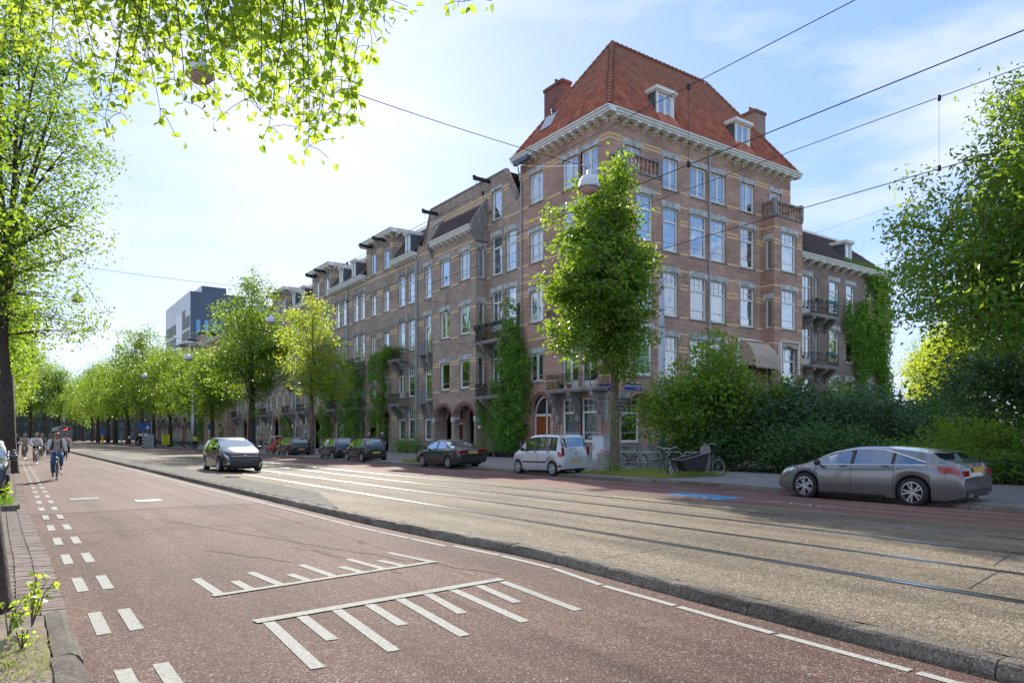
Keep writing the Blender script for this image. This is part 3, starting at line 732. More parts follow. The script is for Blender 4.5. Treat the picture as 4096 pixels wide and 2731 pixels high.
def ridge(parent, pts, mat, r=.15, ln=.42):
    """round ridge tiles along a hip"""
    for a, c in zip(pts, pts[1:]):
        a, c = Vector(a), Vector(c); n = max(1, int((c-a).length/ln)); d = (c-a)/n
        b = MB(); L_ = d.length
        pr = [(r*1.18, -.02), (r*1.18, .05), (r, .06), (r*.92, L_+.02)]
        for i in range(9):
            an = math.pi*(i/8)*1.3-.47
            for rr, h in pr: b.v.append((rr*math.cos(an), rr*math.sin(an), h))
        k = len(pr)
        for i in range(8):
            for q in range(k-1): b.f.append((i*k+q,(i+1)*k+q,(i+1)*k+q+1,i*k+q+1)); b.m.append(0)
        me = b.mesh('ridge_tile', mat); q = d.to_track_quat('Z', 'Y')
        for i in range(n):
            o = put('ridge_tile', me, parent, a+d*i); o.rotation_euler = q.to_euler()
def dormer(parent, x0, x1, y0, z0, z1, depth, F=((0,0),0), style='casement'):
    w = x1-x0; b = MB(); b.box(0,.1,0,depth,z0,z1-.001); b.box(w-.1,w,0,depth,z0,z1-.001)
    b.box(.1,w-.1,.5,depth,z0,z1)
    o = b.build('dormer', m_slate, parent, FM(F, x0, y0, 0), F[1])
    r = MB(); r.box(-.16,w+.16,-.2,depth,z1,z1+.22); r.box(-.1,w+.1,-.1,depth,z1-.09,z1-.001); r.build('dormer_roof', m_white, o)
    for e_ in ((-.01,.14),(w-.14,w+.01)): f = MB(); f.box(*e_,-.02,.06,z0,z1-.09); f.build('dormer_post', m_white, o)
    wd = window(o, .14, w-.28, z0+.02, z1-z0-.14, style, lintel=False, sill=False, nm='dormer_window', cur='none'); wd.location.y = -.08
    for ch in list(wd.children): pass
    return o
def chimney(parent, x0, x1, y0, y1, z0, z1, mat, pots=4, name='chimney'):
    b = MB(); b.box(x0,x1,y0,y1,z0,z1); o = b.build(name, mat, parent)
    c = MB(); c.box(x0-.07,x1+.07,y0-.07,y1+.07,z1,z1+.22); c.build('chimney_cap', m_chim, o)
    for i in range(pots):
        p = MB(); p.lathe([(.10,0),(.12,.02),(.10,.06),(.085,.34),(.11,.38),(.11,.42),(.07,.42)], 8)
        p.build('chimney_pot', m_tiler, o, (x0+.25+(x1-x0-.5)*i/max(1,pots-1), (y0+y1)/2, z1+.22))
    return o
def text_obj(name, s, size, mat, parent, loc, rot, align='CENTER', depth=.002):
    cu = bpy.data.curves.new(name, 'FONT'); cu.body = s; cu.size = size; cu.align_x = align; cu.align_y = 'CENTER'; cu.extrude = depth
    cu.materials.append(mat); tmp = bpy.data.objects.new(name, cu); C.objects.link(tmp)
    dg = bpy.context.evaluated_depsgraph_get(); me = bpy.data.meshes.new_from_object(tmp.evaluated_get(dg)); bpy.data.objects.remove(tmp)
    o = bpy.data.objects.new(name, me); C.objects.link(o); o.parent = parent; o.location = loc; o.rotation_euler = rot
    return o
FL = (1.15, 5.35, 9.55, 13.8, 17.95)      # window sill heights of the five storeys
PI2 = math.pi/2

# ---- the corner mansion
XW, YC = 30.0, 32.28
B0 = thing('corner_house', (XW, YC, 0), 'five storey red brick corner mansion with steep red tiled hipped roof behind the street tree', 'house')
FA = ((0,0), -PI2)       # street side: local x = -(Y-YC)
FB = ((0,0), 0)          # side street: local x = X-XW
# street side
L0 = -(41.5-YC)
opsA = []; winA = []
def wA(y1, y0, z, h, style, depth=.2, **k): opsA.append((YC-y1, YC-y0, z, z+h, depth)); winA.append((YC-y1, y1-y0, z, h, style, k))
wA(40.5,38.95,5.4,2.0,'casement'); wA(40.5,38.95,9.6,2.2,'casement'); wA(40.5,38.95,13.8,2.15,'casement'); wA(40.5,38.95,17.95,2.1,'casement')
for y1, y0 in ((36.85,35.2),(34.92,33.35)):
    wA(y1,y0,1.2,2.85,'sash',lintel=False,cur='net'); wA(y1,y0,4.72,3.5,'door',sill=False); wA(y1,y0,8.95,3.4,'door',sill=False); wA(y1,y0,13.8,2.85,'sash'); wA(y1,y0,17.9,2.0,'casement')
opsA.append((YC-40.35, YC-38.15, .1, 4.45, .35))
facade(B0, L0, 0, 1.0, 21.3, opsA, m_brick0, FA)
for x, w_, z, h, st, k in winA: window(B0, x, w_, z, h, st, FA, **k)
bands(B0, L0, 0, [z for s in (1.15,5.35,9.55,13.8) for z in (s+1.95,s+2.2)] + [5.3,9.5,13.72,17.85,19.98,20.2,21.1,8.35,12.5,16.75], opsA, FA)
arch_fill(B0, YC-40.35, YC-38.15, 3.1, 4.45, FA)
# entrance: frame, side light, varnished door
dr = thing('front_door_frame', FM(FA, YC-40.35, .36, .1), None, None, -PI2); dr.parent = B0
b = MB(); w_ = 2.2
for x in (0, 1.30, w_-.12): b.box(x,x+.12,0,.1,0,2.95 if x != 1.30 else 4.2)
b.box(.12,w_-.12,0,.12,2.9,3.06)
for i in range(14):
    a0, a1 = math.pi*i/14, math.pi*(i+1)/14
    pr = [(w_/2-r_*math.cos(t), 3.0+ (r_/1.1)*1.32*math.sin(t)) for r_, t in ((1.1,a0),(1.1,a1),(.97,a1),(.97,a0))]; b.prism(pr, 0, .1, 'y')
b.build('door_frame', m_white, dr)
b = MB(); b.box(.12,1.30,.03,.08,0,2.9); b.box(1.42,w_-.12,.03,.08,0,2.9)
for x in (.3,.62,.94): b.box(x,x+.2,.015,.03,1.7,2.6)
b.box(.3,1.14,.015,.03,.3,1.2); b.build('door', m_wood, dr)
b = MB(); b.box(.12,1.3,.06,.07,3.06,4.1); b.box(1.42,w_-.12,.06,.07,3.06,3.95); b.build('fanlight', m_int, dr)
b = MB(); b.box(.95,1.12,-.01,.012,1.1,1.16); b.box(.6,.85,-.01,.012,.95,1.0); b.build('letter_plate', m_steel, dr)
b = MB(); b.box(L0-.02,YC-40.36,-.05,.02,0,1.0); b.box(YC-38.14,.0,-.05,.02,0,1.0); b.box(L0-.02,YC-40.36,-.07,.02,.92,1.02); b.box(YC-38.14,-.0,-.07,.02,.92,1.02)
b.build('plinth', m_plinth, B0, rz=-PI2)
for s in (YC-38.1, YC-37.4):
    pass
b = MB(); b.box(YC-38.13,YC-37.95,-.03,.02,2.9,4.1); b.box(-.0-.75,-.12,-.03,.02,3.2,4.3); b.box(-.55,-.1,-.031,.02,2.6,3.2); b.build('quoin_stone', m_stone, B0, rz=-PI2)
bal = balcony(B0, YC-37.3, YC-32.35, 4.66, 1.0, FA, (YC-37.2, YC-35.2, YC-33.0), ch=1.9, cmat=m_stoned); 
bal2 = balcony(B0, YC-37.3, YC-32.6, 8.9, .95, FA, (YC-37.2, YC-33.1), ch=1.5)
for yv, z in ((36.95,0),(33.28,0)):     # trellises between the ground floor windows
    pass
for y_ in (37.75, 32.9):
    b = MB()
    for x in (0,.3,.58): b.box(x,x+.035,-.06,-.03,0,2.7 if y_ > 35 else 2.9)
    for i in range(10): b.box(0,.61,-.075,-.045,.1+i*.28,.135+i*.28)
    b.build('trellis', m_stoned, B0, FM(FA, YC-y_, 0, 1.25), -PI2)
b = MB(); b.box(YC-38.0,YC-37.72,-.05,.02,2.25,2.5); b.build('number_plate', m_white, B0, rz=-PI2)
text_obj('house_number', '200', .17, m_black, B0, FM(FA, YC-37.86, -.055, 2.37), (PI2,0,-PI2))
for y_ in (35.06,): 
    b = MB(); b.box(YC-35.2,YC-34.92,-.01,.1,1.2,4.0); b.build('red_pier', m_brickr, B0, rz=-PI2)
    b = MB(); b.box(YC-35.2,YC-34.92,-.012,.1,17.9,19.9); b.build('red_pier', m_brickr, B0, rz=-PI2)
pipe(B0, L0+.1, 0, 21.0, FA, -.12, .055)
# vertical stone gutters bracket at the roof corner
# side street front: bays at both ends
opsB = []; winB = []
def wB(x0, x1, z, h, style, **k): opsB.append((x0-XW, x1-XW, z, z+h, .2)); winB.append((x0-XW, x1-x0, z, h, style, k))
for i, s in enumerate((5.3,9.5,13.75)):
    for x0, x1 in ((34.75,36.2),(37.4,39.05),(39.45,41.1),(42.75,44.35)):
        if s == 5.3 and x0 > 42: continue
        wB(x0, x1, s, 2.88, 'sash', cur={(5.3,37.4):'net',(13.75,34.75):'blind',(13.75,37.4):'halfblind'}.get((s,x0)))
wB(34.75,36.2,17.8,2.07,'casement'); wB(37.4,39.05,17.8,2.07,'casement'); wB(39.45,41.1,17.8,2.07,'casement'); wB(42.75,44.35,17.8,2.07,'casement')
wB(46.2,47.6,17.8,2.07,'casement'); wB(31.3,32.7,17.8,2.07,'casement')
wB(42.75,44.35,5.3,2.6,'sash',lintel=False)
for x0, x1 in ((37.4,39.05),(39.45,41.1),(42.75,44.35)): wB(x0,x1,1.2,2.8,'sash')
wB(31.0,32.6,1.2,2.75,'sash',lintel=False)
facade(B0, 0, 48.8-XW, 1.0, 21.3, opsB, m_brick0, FB)
for x, w_, z, h, st, k in winB: window(B0, x, w_, z, h, st, FB, **k)
bz = [z for s in (5.3,9.5,13.75) for z in (s+1.88,s+2.12,s-.05,s+3.05)] + [3.2,3.45,17.8,19.98,20.2,21.1]
bands(B0, 0, 48.8-XW, bz, opsB, FB)
b = MB(); b.box(.0,48.8-XW,-.05,.02,0,1.0); b.box(.0,48.8-XW,-.07,.02,.92,1.02); b.build('plinth', m_plinth, B0)
pipe(B0, 39.25-XW, 0, 21.0, FB, -.12, .06)
b = MB(); b.box(0,.04,0,9,0,.02); b.box(44.85-XW,44.9-XW,-.006,.02,1,17.6); b.build('expansion_strip', m_yellow, B0)
def bay(x0, x1, zb, zt, wins, d=1.0, side_narrow=(), parent=B0, F=FB, mat=m_brick0, bandz=None, par=True, y0=0):
    """projecting bay of a house: front, two cheeks and a balustraded flat top"""
    o = thing('bay', FM(F, x0, -d, 0), None, None, F[1]); o.parent = parent; w = x1-x0
    ops = [(a-x0, c-x0, z, z+h, .2) for a, c, z, h, st, k in wins]
    facade(o, 0, w, zb, zt, ops, mat)
    for (a, c, z, h, st, k) in wins: window(o, a-x0, c-a, z, h, st, **k)
    FS = ((0, d), -PI2); so = [(d-.75+.02, d-.22, z, z+h, .2) for z, h in side_narrow]
    facade(o, 0, d, zb, zt, so, mat, FS)
    for z, h in side_narrow: window(o, d-.73, .51, z, h, 'slit', FS, cur='one')
    facade(o, 0, d, zb, zt, [], mat, ((w, 0), PI2))
    if bandz:
        bands(o, -.003, w+.003, bandz, ops); bands(o, 0, d+.003, bandz, so, FS); bands(o, 0, d, bandz, [], ((w,0),PI2))
    b = MB(); b.box(0,w,0,d,zt-.02,zt+.02); b.box(0.01,w-.01,0.01,d,zb-.03,zb); b.build('bay_deck', m_stoned, o)
    if par:
        p = MB(); p.box(-.05,w+.05,-.05,.22,zt,zt+.18); p.box(-.06,w+.06,-.08,.24,zt+1.0,zt+1.14)
        for x in (-.04, w-.30): p.box(x,x+.34,-.09,.25,zt+.18,zt+1.3)
        p.box(-.05,.2,.24,d,zt,zt+.18); p.box(-.06,.22,.25,d,zt+1.0,zt+1.14); p.box(w-.2,w+.05,.24,d,zt,zt+.18); p.box(w-.22,w+.06,.25,d,zt+1.0,zt+1.14)
        pa = p.build('parapet', m_stoned, o)
        bm_ = cached('baluster', lambda: MB().lathe([(.11,0),(.11,.08),(.06,.14),(.13,.34),(.07,.56),(.11,.66),(.11,.82)], 8).mesh('baluster', m_brick0, True))
        n = int((w-.6)/.34)
        for i in range(n): put('baluster', bm_, pa, (.5+(w-1.0)*i/(n-1), .08, zt+.18))
        for i in range(2): put('baluster', bm_, pa, (.08, .45+.35*i, zt+.18)); put('baluster', bm_, pa, (w-.08, .45+.35*i, zt+.18))
    return o
bz2 = [z for s in (5.3,9.5,13.75) for z in (s+1.88,s+2.12,s-.05,s+3.05)]
bay(0.0, 3.5, 4.35, 17.75, [(1.0,2.7,5.35,2.9,'sashplain',dict(cur='blind',lintel=True))]+[(1.35,2.75,s,2.88,'sash',dict(cur=c)) for s, c in ((9.5,'net'),(13.75,'blind'))], side_narrow=((5.4,2.4),(9.6,2.3),(13.8,2.3)), bandz=bz2)
bay(45.3-XW, 48.8-XW, 1.0, 17.65, [(46.2-XW,48.0-XW,s,2.88,'sash',dict(cur=c)) for s, c in ((5.2,'net'),(9.5,'blind'),(13.75,'blind'))]+[(46.2-XW,48.0-XW,1.2,2.75,'sash',{})], side_narrow=((5.3,2.2),(9.5,2.15),(13.8,2.2)), bandz=bz2)
# corbels that carry the corner bay, with a brick arch between them
def corbel(parent, x, w_):
    b = MB(); z = 4.33
    for i, (p, h) in enumerate(((.98,.42),(.80,.22),(.62,.2),(.45,.24),(.3,.3),(.18,.2))):
        b.box(x-.0+.02*i, x+w_-.02*i, -p, .02, z-h, z-.001); z -= h
    return b.build('corbel', m_stoned, parent)
corbel(B0, .02, .85); corbel(B0, 2.7, .85)
arc = MB(); n = 12
for i in range(n):
    a0, a1 = math.pi*i/n, math.pi*(i+1)/n
    f = lambda t: (1.8-.92*math.cos(t), 3.75+.5*math.sin(t))
    (xa, za), (xb, zb_) = f(a0), f(a1)
    arc.poly([(xa,-1,za),(xb,-1,zb_),(xb,-1,4.36),(xa,-1,4.36)]); arc.poly([(xa,-1,za),(xb,-1,zb_),(xb,0,zb_),(xa,0,za)])
arc.build('corner_arch', m_brick0, B0)
# cornices
cornice(B0, L0, 0, 21.68, FA, n=13, sides=(1,1)); cornice(B0, .0, 48.8-XW, 21.675, FB, n=21, sides=(0,1))
# hipped roof
rz0, rz1 = 21.68, 28.5; ax = 3.6; rx1 = 43.3-XW; xr = 48.8-XW+.35
body = MB(); e = -.4; yb = 9.6
A_, B_, C_, D_ = (e,e,rz0-.02),(xr,e,rz0-.02),(xr,yb,rz0-.02),(e,yb,rz0-.02); P_, Q_ = (ax,ax,rz1-.02),(rx1,ax,rz1-.02)
body.poly([A_,B_,Q_,P_]); body.poly([B_,C_,Q_]); body.poly([C_,D_,P_,Q_]); body.poly([D_,A_,P_])
roof = body.build('roof', m_tiler, B0)
RF = Vector((0, ax-e, rz1-rz0)); hyp = RF.length
def infront(u, v):
    t = v/hyp; return 0 < t < 1 and u > (ax-e)*t and u < (xr-e)-(xr-rx1)*t
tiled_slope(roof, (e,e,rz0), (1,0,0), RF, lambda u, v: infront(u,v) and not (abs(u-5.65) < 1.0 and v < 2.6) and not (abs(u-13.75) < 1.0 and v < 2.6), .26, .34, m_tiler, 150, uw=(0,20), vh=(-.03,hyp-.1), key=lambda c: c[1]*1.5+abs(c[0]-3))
LFv = Vector((ax-e, 0, rz1-rz0)); h2 = LFv.length
def inleft(u, v):
    t = v/h2; return 0 < t < 1 and u < (yb-e)-(ax-e)*t and u > (yb-e-3.9)*t*0+ (yb-e)*0 + ((yb-ax)*t if False else 0)
# street-side slope is laid from its far (left) end towards the corner hip
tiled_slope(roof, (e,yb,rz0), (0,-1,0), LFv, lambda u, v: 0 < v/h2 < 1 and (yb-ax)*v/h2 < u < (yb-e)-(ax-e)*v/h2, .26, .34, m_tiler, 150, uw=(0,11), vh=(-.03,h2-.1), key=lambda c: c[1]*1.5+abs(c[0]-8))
ridge(roof, [(e,e,rz0+.05),(ax,ax,rz1+.05)], m_tiler, .17); ridge(roof, [(ax,ax,rz1+.05),(rx1,ax,rz1+.05)], m_tiler, .14)
ridge(roof, [(xr,e,rz0+.05),(rx1,ax,rz1+.05)], m_tiler, .14); ridge(roof, [(e,yb,rz0+.05),(ax,ax,rz1+.05)], m_tiler, .14)
dormer(B0, 34.4-XW, 36.05-XW, .25, 21.7, 24.25, 2.4); dormer(B0, 42.5-XW, 44.15-XW, .25, 21.7, 24.25, 2.4)
chimney(B0, 2.6, 3.4, 7.75, 9.9, 21, 27.3, m_chim, 4); chimney(B0, 18.85, 20.2, 3.2, 4.6, 14, 27.7, m_brick2, 5)
b = MB(); b.tube([(.9,6.7,23.0),(.9,6.7,24.3)], [.17,.09], 8); b.tube([(.9,6.7,24.3),(.9,6.7,24.45)], .15, 8); b.build('roof_vent', m_slate, roof)
b = MB(); b.poly([(.25,6.1,23.0),(.25,7.4,23.0),(.85,7.4,24.1),(.85,6.1,24.1)]); b.build('lead_flashing', m_zinc, roof)
# backing sheets with the rooms' shade put into their dark colour, backs
b = MB(); b.poly([(1.3,1.3,0),(1.3,9.2,0),(1.3,9.2,21.3),(1.3,1.3,21.3)]); b.poly([(1.3,1.3,0),(18.7,1.3,0),(18.7,1.3,21.3),(1.3,1.3,21.3)]); b.build('room_backing', m_int, B0)
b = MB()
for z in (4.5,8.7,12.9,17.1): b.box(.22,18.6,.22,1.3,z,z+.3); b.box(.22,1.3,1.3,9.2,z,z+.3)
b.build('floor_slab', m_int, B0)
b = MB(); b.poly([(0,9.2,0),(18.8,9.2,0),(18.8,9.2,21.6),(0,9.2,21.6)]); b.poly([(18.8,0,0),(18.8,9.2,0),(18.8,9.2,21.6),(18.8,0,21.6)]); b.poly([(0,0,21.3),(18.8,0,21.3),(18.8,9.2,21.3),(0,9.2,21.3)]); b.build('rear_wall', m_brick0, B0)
# enamel street name plates
m_blue = M_('blue_enamel', (.02,.05,.30), .25, var=.05, coat=.5)
for F, x, s in ((FA, -.72, 'SARPHATIKADE'),(FB, .32, 'VALCKENIERSTRAAT')):
    yy = -.01 if F is FA else -1.0
    b = MB(); wdt = 1.45 if F is FB else 1.15; b.box(0,wdt,-.03,-.005,0,.40)
    pl = b.build('street_name_plate', m_blue, B0, FM(F, x-(.3 if F is FA else 0), yy, 4.42 if F is FA else 4.42), F[1])
    text_obj('plate_lettering', s, .155 if F is FB else .15, m_white, pl, (wdt/2,-.034,.24), (PI2,0,0))
    if F is FB: text_obj('plate_small_lettering', 'CENTRUM', .08, m_white, pl, (wdt*.75,-.034,.08), (PI2,0,0))
# awnings: one rolled out, one folded
m_awn, _t, _b = newmat('striped_awning_cloth')
_g = _t.nodes.new('ShaderNodeTexCoord'); _w = _t.nodes.new('ShaderNodeTexWave'); _w.inputs['Scale'].default_value = 1.65; _w.inputs['Distortion'].default_value = .15; _w.bands_direction = 'X'
_r = _t.nodes.new('ShaderNodeValToRGB'); _r.color_ramp.interpolation = 'CONSTANT'; _r.color_ramp.elements[0].color = (.60,.58,.52,1); _r.color_ramp.elements[1].color = (.42,.24,.11,1); _r.color_ramp.elements[1].position = .5
_t.links.new(_g.outputs['UV'], _w.inputs[0]); _t.links.new(_w.outputs[0], _r.inputs[0]); _t.links.new(_r.outputs[0], _b.inputs['Base Color']); _b.inputs['Roughness'].default_value = .9
def awning_uv(me, fn):
    uv = me.uv_layers.new(name='UVMap')
    for p in me.polygons:
        for li, vi in zip(p.loop_indices, p.vertices): uv.data[li].uv = fn(me.vertices[vi].co, p.index)
aw = thing('awning', (42.45, YC, 0), 'rolled out beige and ochre striped awning over a first floor window of the corner mansion', 'awning')
b = MB(); prof = [(0,8.45)] + [(-1.45*math.sin(R(a)), 6.85+1.6*math.cos(R(a))) for a in (26,50,74)] + [(-1.5,6.55)]
n_ = len(prof); W_ = 2.7
for (a, za), (c, zc) in zip(prof, prof[1:]): b.poly([(0,a,za),(W_,a,za),(W_,c,zc),(0,c,zc)])
for x in (0, W_): 
    for (a, za), (c, zc) in zip(prof, prof[1:]): b.poly([(x,0,6.7),(x,a,za),(x,c,zc)])
for i in range(18):
    a, c = W_*i/18, W_*(i+1)/18; b.poly([(a,-1.5,6.55),(c,-1.5,6.55),((a*.2+c*.8),-1.5,6.40),((a*.8+c*.2),-1.5,6.40)])
cloth = b.build('awning_cloth', m_awn, aw)
awning_uv(cloth.data, lambda co, i: (co.x*1.0, co.z) if i < 4 or i > 11 else (math.hypot(co.y, co.z-6.7)*1.0, 0))
b = MB(); b.box(-.16,-.01,-.16,0,6.3,8.6); b.box(-.16,W_+.05,-.17,0,8.5,8.6); b.box(W_-.02,W_+.1,-.14,0,7.2,8.5); b.build('awning_box', m_white, aw)
aw = thing('awning', (45.95, YC-1, 0), 'folded awning hanging limp round a window of the right hand bay of the corner mansion', 'awning')
b = MB(); b.box(-.16,.0,-.2,0,6.2,8.55); b.box(2.15,2.3,-.16,0,6.1,8.5); b.box(-.16,2.3,-.22,0,8.5,8.58); b.build('awning_box', m_white, aw)
b = MB()
for k in range(7): b.poly([(.1+k*.28,-.10-.05*(k%2),8.48),(.38+k*.28,-.10-.05*((k+1)%2),8.48),(.38+k*.28,-.14-.05*((k+1)%2),8.15+.1*math.sin(k)),(.1+k*.28,-.14-.05*(k%2),8.15+.1*math.sin(k-1))])
for xx in (.05,1.95):
    for k in range(5): b.poly([(xx+.02*(k%2),-.1-.02*k,8.45-k*.42),(xx+.24,-.12,8.45-k*.42),(xx+.22-.03*(k%2),-.13,8.03-k*.42),(xx+.03,-.1,8.03-k*.42)])
o = b.build('awning_cloth', m_awn, aw); awning_uv(o.data, lambda co, i: (co.x*1.6, co.z))

# ---- lower ivy-grown house in the side street
B9 = thing('side_street_house', (48.81, YC, 0), 'lower brown house with dark tiled roof and stacked iron balconies, right of the corner mansion', 'house')
ops = []; wins = []
def w9(x0, x1, z, h, st, **k): ops.append((x0-48.81, x1-48.81, z, z+h, .2)); wins.append((x0-48.81, x1-x0, z, h, st, k))
for s in (3.6,7.65,11.6):
    w9(50.3,51.6,s-.5,3.1,'door',sill=False); w9(51.95,52.5,s,2.6,'slit',lintel=False); w9(54.1,55.5,s,2.6,'sashplain'); w9(56.6,57.9,s,2.6,'sashplain'); w9(59.6,60.7,s,2.6,'sashplain')
for x0, x1 in ((54.1,55.5),(56.6,57.9),(59.6,60.7)): w9(x0,x1,.6,2.2,'sashplain')
facade(B9, 0, 14.05, 0, 15.6, ops, m_brick2)
for x, w_, z, h, st, k in wins: window(B9, x, w_, z, h, st, **k)
for z in (3.05,7.1,11.05): balcony(B9, 1.3, 4.9, z, 1.0, cons=(1.5,3.2,4.5), ch=.9)
cornice(B9, 0, 13.4, 15.75, n=12)
ro = flat_poly(B9, 'roof', [[(-.2,-.4,15.75),(14,-.4,15.75),(11.6,3.0,19.0),(-.2,3.0,19.0)],[(14,-.4,15.75),(14,8,15.75),(11.6,5,19),(11.6,3,19.0)],[(-.2,3,19),(11.6,3,19),(11.6,5,19),(-.2,5,19)]], m_tiled)
tiled_slope(ro, (-.2,-.4,15.78), (1,0,0), (0,3.4,3.25), lambda u, v: u < 14.1-v*.52 and not (8.6 < u < 9.7 and v < 2.6), .27, .36, m_tiled, 60, uw=(0,14), vh=(0,4.6))
b = MB(); b.box(-.2,11.8,2.85,3.0,18.9,19.15); b.build('roof_edge_board', m_white, B9)
dormer(B9, 8.6, 9.5, .5, 15.8, 17.9, 2.0, style='slit'); chimney(B9, 4.6, 6.0, 4, 5, 18, 19.9, m_chim, 3)
b = MB(); b.poly([(0,1.2,0),(14,1.2,0),(14,1.2,15.5),(0,1.2,15.5)]); b.build('room_backing', m_int, B9)
b = MB(); b.poly([(14.05,0,0),(14.05,9,0),(14.05,9,15.6),(14.05,0,15.6)]); b.poly([(0,9,0),(14,9,0),(14,9,15.6),(0,9,15.6)]); b.build('side_wall', m_brick2, B9)

# ---- the gabled house next to it (street side; local x runs from its far end towards the corner)
def back_rooms(h, w, H, mat=None):
    b = MB(); b.poly([(0,1.4,0),(w,1.4,0),(w,1.4,H),(0,1.4,H)]); b.build('room_backing', m_int, h)
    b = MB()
    for z in (4.5,8.7,12.9,17.1):
        if z < H-1: b.box(.05,w-.05,.22,1.4,z,z+.3)
    b.build('floor_slab', m_int, h)
    b = MB(); b.poly([(0,10,0),(w,10,0),(w,10,H),(0,10,H)]); b.poly([(0,0,0),(0,10,0),(0,10,H),(0,0,H)]); b.poly([(w,0,0),(w,10,0),(w,10,H),(w,0,H)]); b.build('rear_wall', mat or m_brick1, h)
def plinth(h, segs, y=0, F=((0,0),0)):
    b = MB()
    for a, c in segs: b.box(a,c,-.05,.02,0,1.0); b.box(a,c,-.07,.02,.92,1.02)
    return b.build('plinth', m_plinth, h, (F[0][0],F[0][1],0), F[1])
def porch(h, x0, x1, zs, zt, F, mat, door='door', dcol=None, deep=.9):
    """arched porch opening with the house door set back inside"""
    arch_fill(h, x0, x1, zs, zt, F, mat, rd=.3)
    w_ = x1-x0; o = put('entrance', None, h, FM(F, x0, 0, 0), F[1])
    b = MB(); b.box(0,w_,deep,deep+.1,.1,zt); b.box(0,w_,.0,deep,.0,.12); b.build('porch_wall', m_brick2, o)
    b = MB(); dx = .25*w_
    b.box(dx-.12,dx,deep-.1,deep,.12,3.5); b.box(w_-dx+.0,w_-dx+.12,deep-.1,deep,.12,3.5); b.box(dx,w_-dx,deep-.1,deep,2.6,2.72); b.box(dx,w_-dx,deep-.1,deep,3.38,3.5); b.build('door_frame', m_white, o)
    b = MB(); b.box(dx,w_-dx,deep-.06,deep-.01,.12,2.6); b.box(dx+.12,w_-dx-.12,deep-.08,deep-.061,.4,1.2); b.box(dx+.12,w_-dx-.12,deep-.08,deep-.061,1.5,2.3); b.build('door', dcol or m_woodr, o)
    b = MB(); b.box(w_/2-.12,w_/2+.12,deep-.10,deep-.081,1.3,1.36); b.build('letter_plate', m_steel, o)
    return o
def gable_house(Y1, label, first=True):
    W = 16.14; h = thing('gabled_house', (XW, Y1, 0), label, 'house', -PI2)
    F = ((0,0),0); ops = []; wins = []
    def w(x0, x1, z, hh, st, **k): ops.append((x0,x1,z,z+hh,.2)); wins.append((x0,x1-x0,z,hh,st,k))
    # flat part towards the corner
    for x0, x1 in ((12.3,13.65),(14.15,15.5)):
        w(x0,x1,13.8,2.95,'sashplain',cur='net' if x0 < 14 else 'nethalf'); w(x0,x1,9.55,3.0,'door' if x0 < 14 else 'sashplain'); w(x0,x1,5.3,3.0,'door' if x0 < 14 else 'sashplain'); w(x0,x1,1.25,2.8,'sash')
    w(12.3,13.6,18.0,2.25,'single',cur='none')
    # narrow part at the far side
    w(1.4,2.65,13.75,2.9,'sash'); w(1.4,2.65,9.0,3.3,'sash'); w(1.4,2.65,4.75,3.4,'sash'); w(1.35,2.6,1.2,2.75,'sash',lintel=False,cur='net'); w(3.25,4.5,1.2,2.75,'sash',lintel=False,cur='net')
    w(3.15,4.5,17.7,2.2,'casement',cur='sides')
    facade(h, 0, 4.75, 0, 18.6, [o for o in ops if o[1] < 4.8], m_brick1, F)
    facade(h, 11.55, W, 0, 18.9, [o for o in ops if o[0] > 11.5], m_brick1, F)
    facade(h, 4.75, 11.55, 17.4, 18.6, [], m_brick1, F); facade(h, 4.75, 11.55, 0, 4.2, [(4.9,7.95,.1,4.1,.3),(8.3,11.3,.1,4.1,.3)], m_brick1, F)
    for x, w_, z, hh, st, k in wins: window(h, x, w_, z, hh, st, F, **k)
    # the tall gable above the eaves
    g = MB()
    def gp(x0, x1, za, zb_, zc=None): g.poly([(x0,0,za),(x1,0,za),(x1,0,zb_),(x0,0,zc if zc is not None else zb_)])
    top = 21.4
    cutsx = [(1.38,18.6,2.62,top)]
    g.poly([(1.38,0,18.6),(3.15,0,18.6),(3.15,0,top),(2.62,0,top)])
    g.poly([(3.15,0,19.9),(4.5,0,19.9),(4.5,0,top),(3.15,0,top)]); g.poly([(4.5,0,18.6),(12.3,0,18.6),(12.3,0,top),(4.5,0,top)])
    g.poly([(12.3,0,20.25),(13.6,0,20.25),(13.6,0,top),(12.3,0,top)]); g.poly([(13.6,0,18.9),(15.6,0,18.9),(14.1,0,top),(13.6,0,top)])
    g.build('gable', m_brick1, h)
    c = MB(); c.obox(((14.85),.1,20.15), .11, .2, 1.47, Matrix.Rotation(math.atan2(-1.5,2.5),3,'Y')); c.box(2.5,14.2,-.05,.3,top,top+.12); c.obox((2.0,.1,20.0), .07, .2, 1.55, Matrix.Rotation(math.atan2(1.24,2.8),3,'Y')); c.build('gable_coping', m_stoned, h)
    bands(h, 0, W, [15.7,15.95,11.5,11.75,7.3,7.55,3.2,3.45,19.9,20.15,13.7,17.8], [o for o in ops]+[(4.75,11.55,0,17.6)]+[(-1,2.4,18.7,30),(14.6,20,18.7,30)], F)
    FX = ((4.75,-1.0),0); bops = []; bw = []
    bayo = thing('bay', (4.75,-1.0,0), None, None); bayo.parent = h
    for z in (5.35,9.6,13.85):
        for x0, x1 in ((1.3,2.8),(4.4,5.9)):
            hh = 2.25; bops.append((x0,x1,z,z+hh,.2)); bw.append((x0,x1-x0,z,hh,rng.choice(('casement','single')),{}))
    facade(bayo, 0, 6.8, 4.1, 17.5, bops, m_brick1)
    for x, w_, z, hh, st, k in bw: window(bayo, x, w_, z, hh, st, **k)
    FR = ((6.8,0),PI2); so = [(.25,.8,z,z+2.3,.2) for z in (5.4,9.6,13.8)]
    facade(bayo, 0, 1, 4.1, 17.5, so, m_brick1, FR)
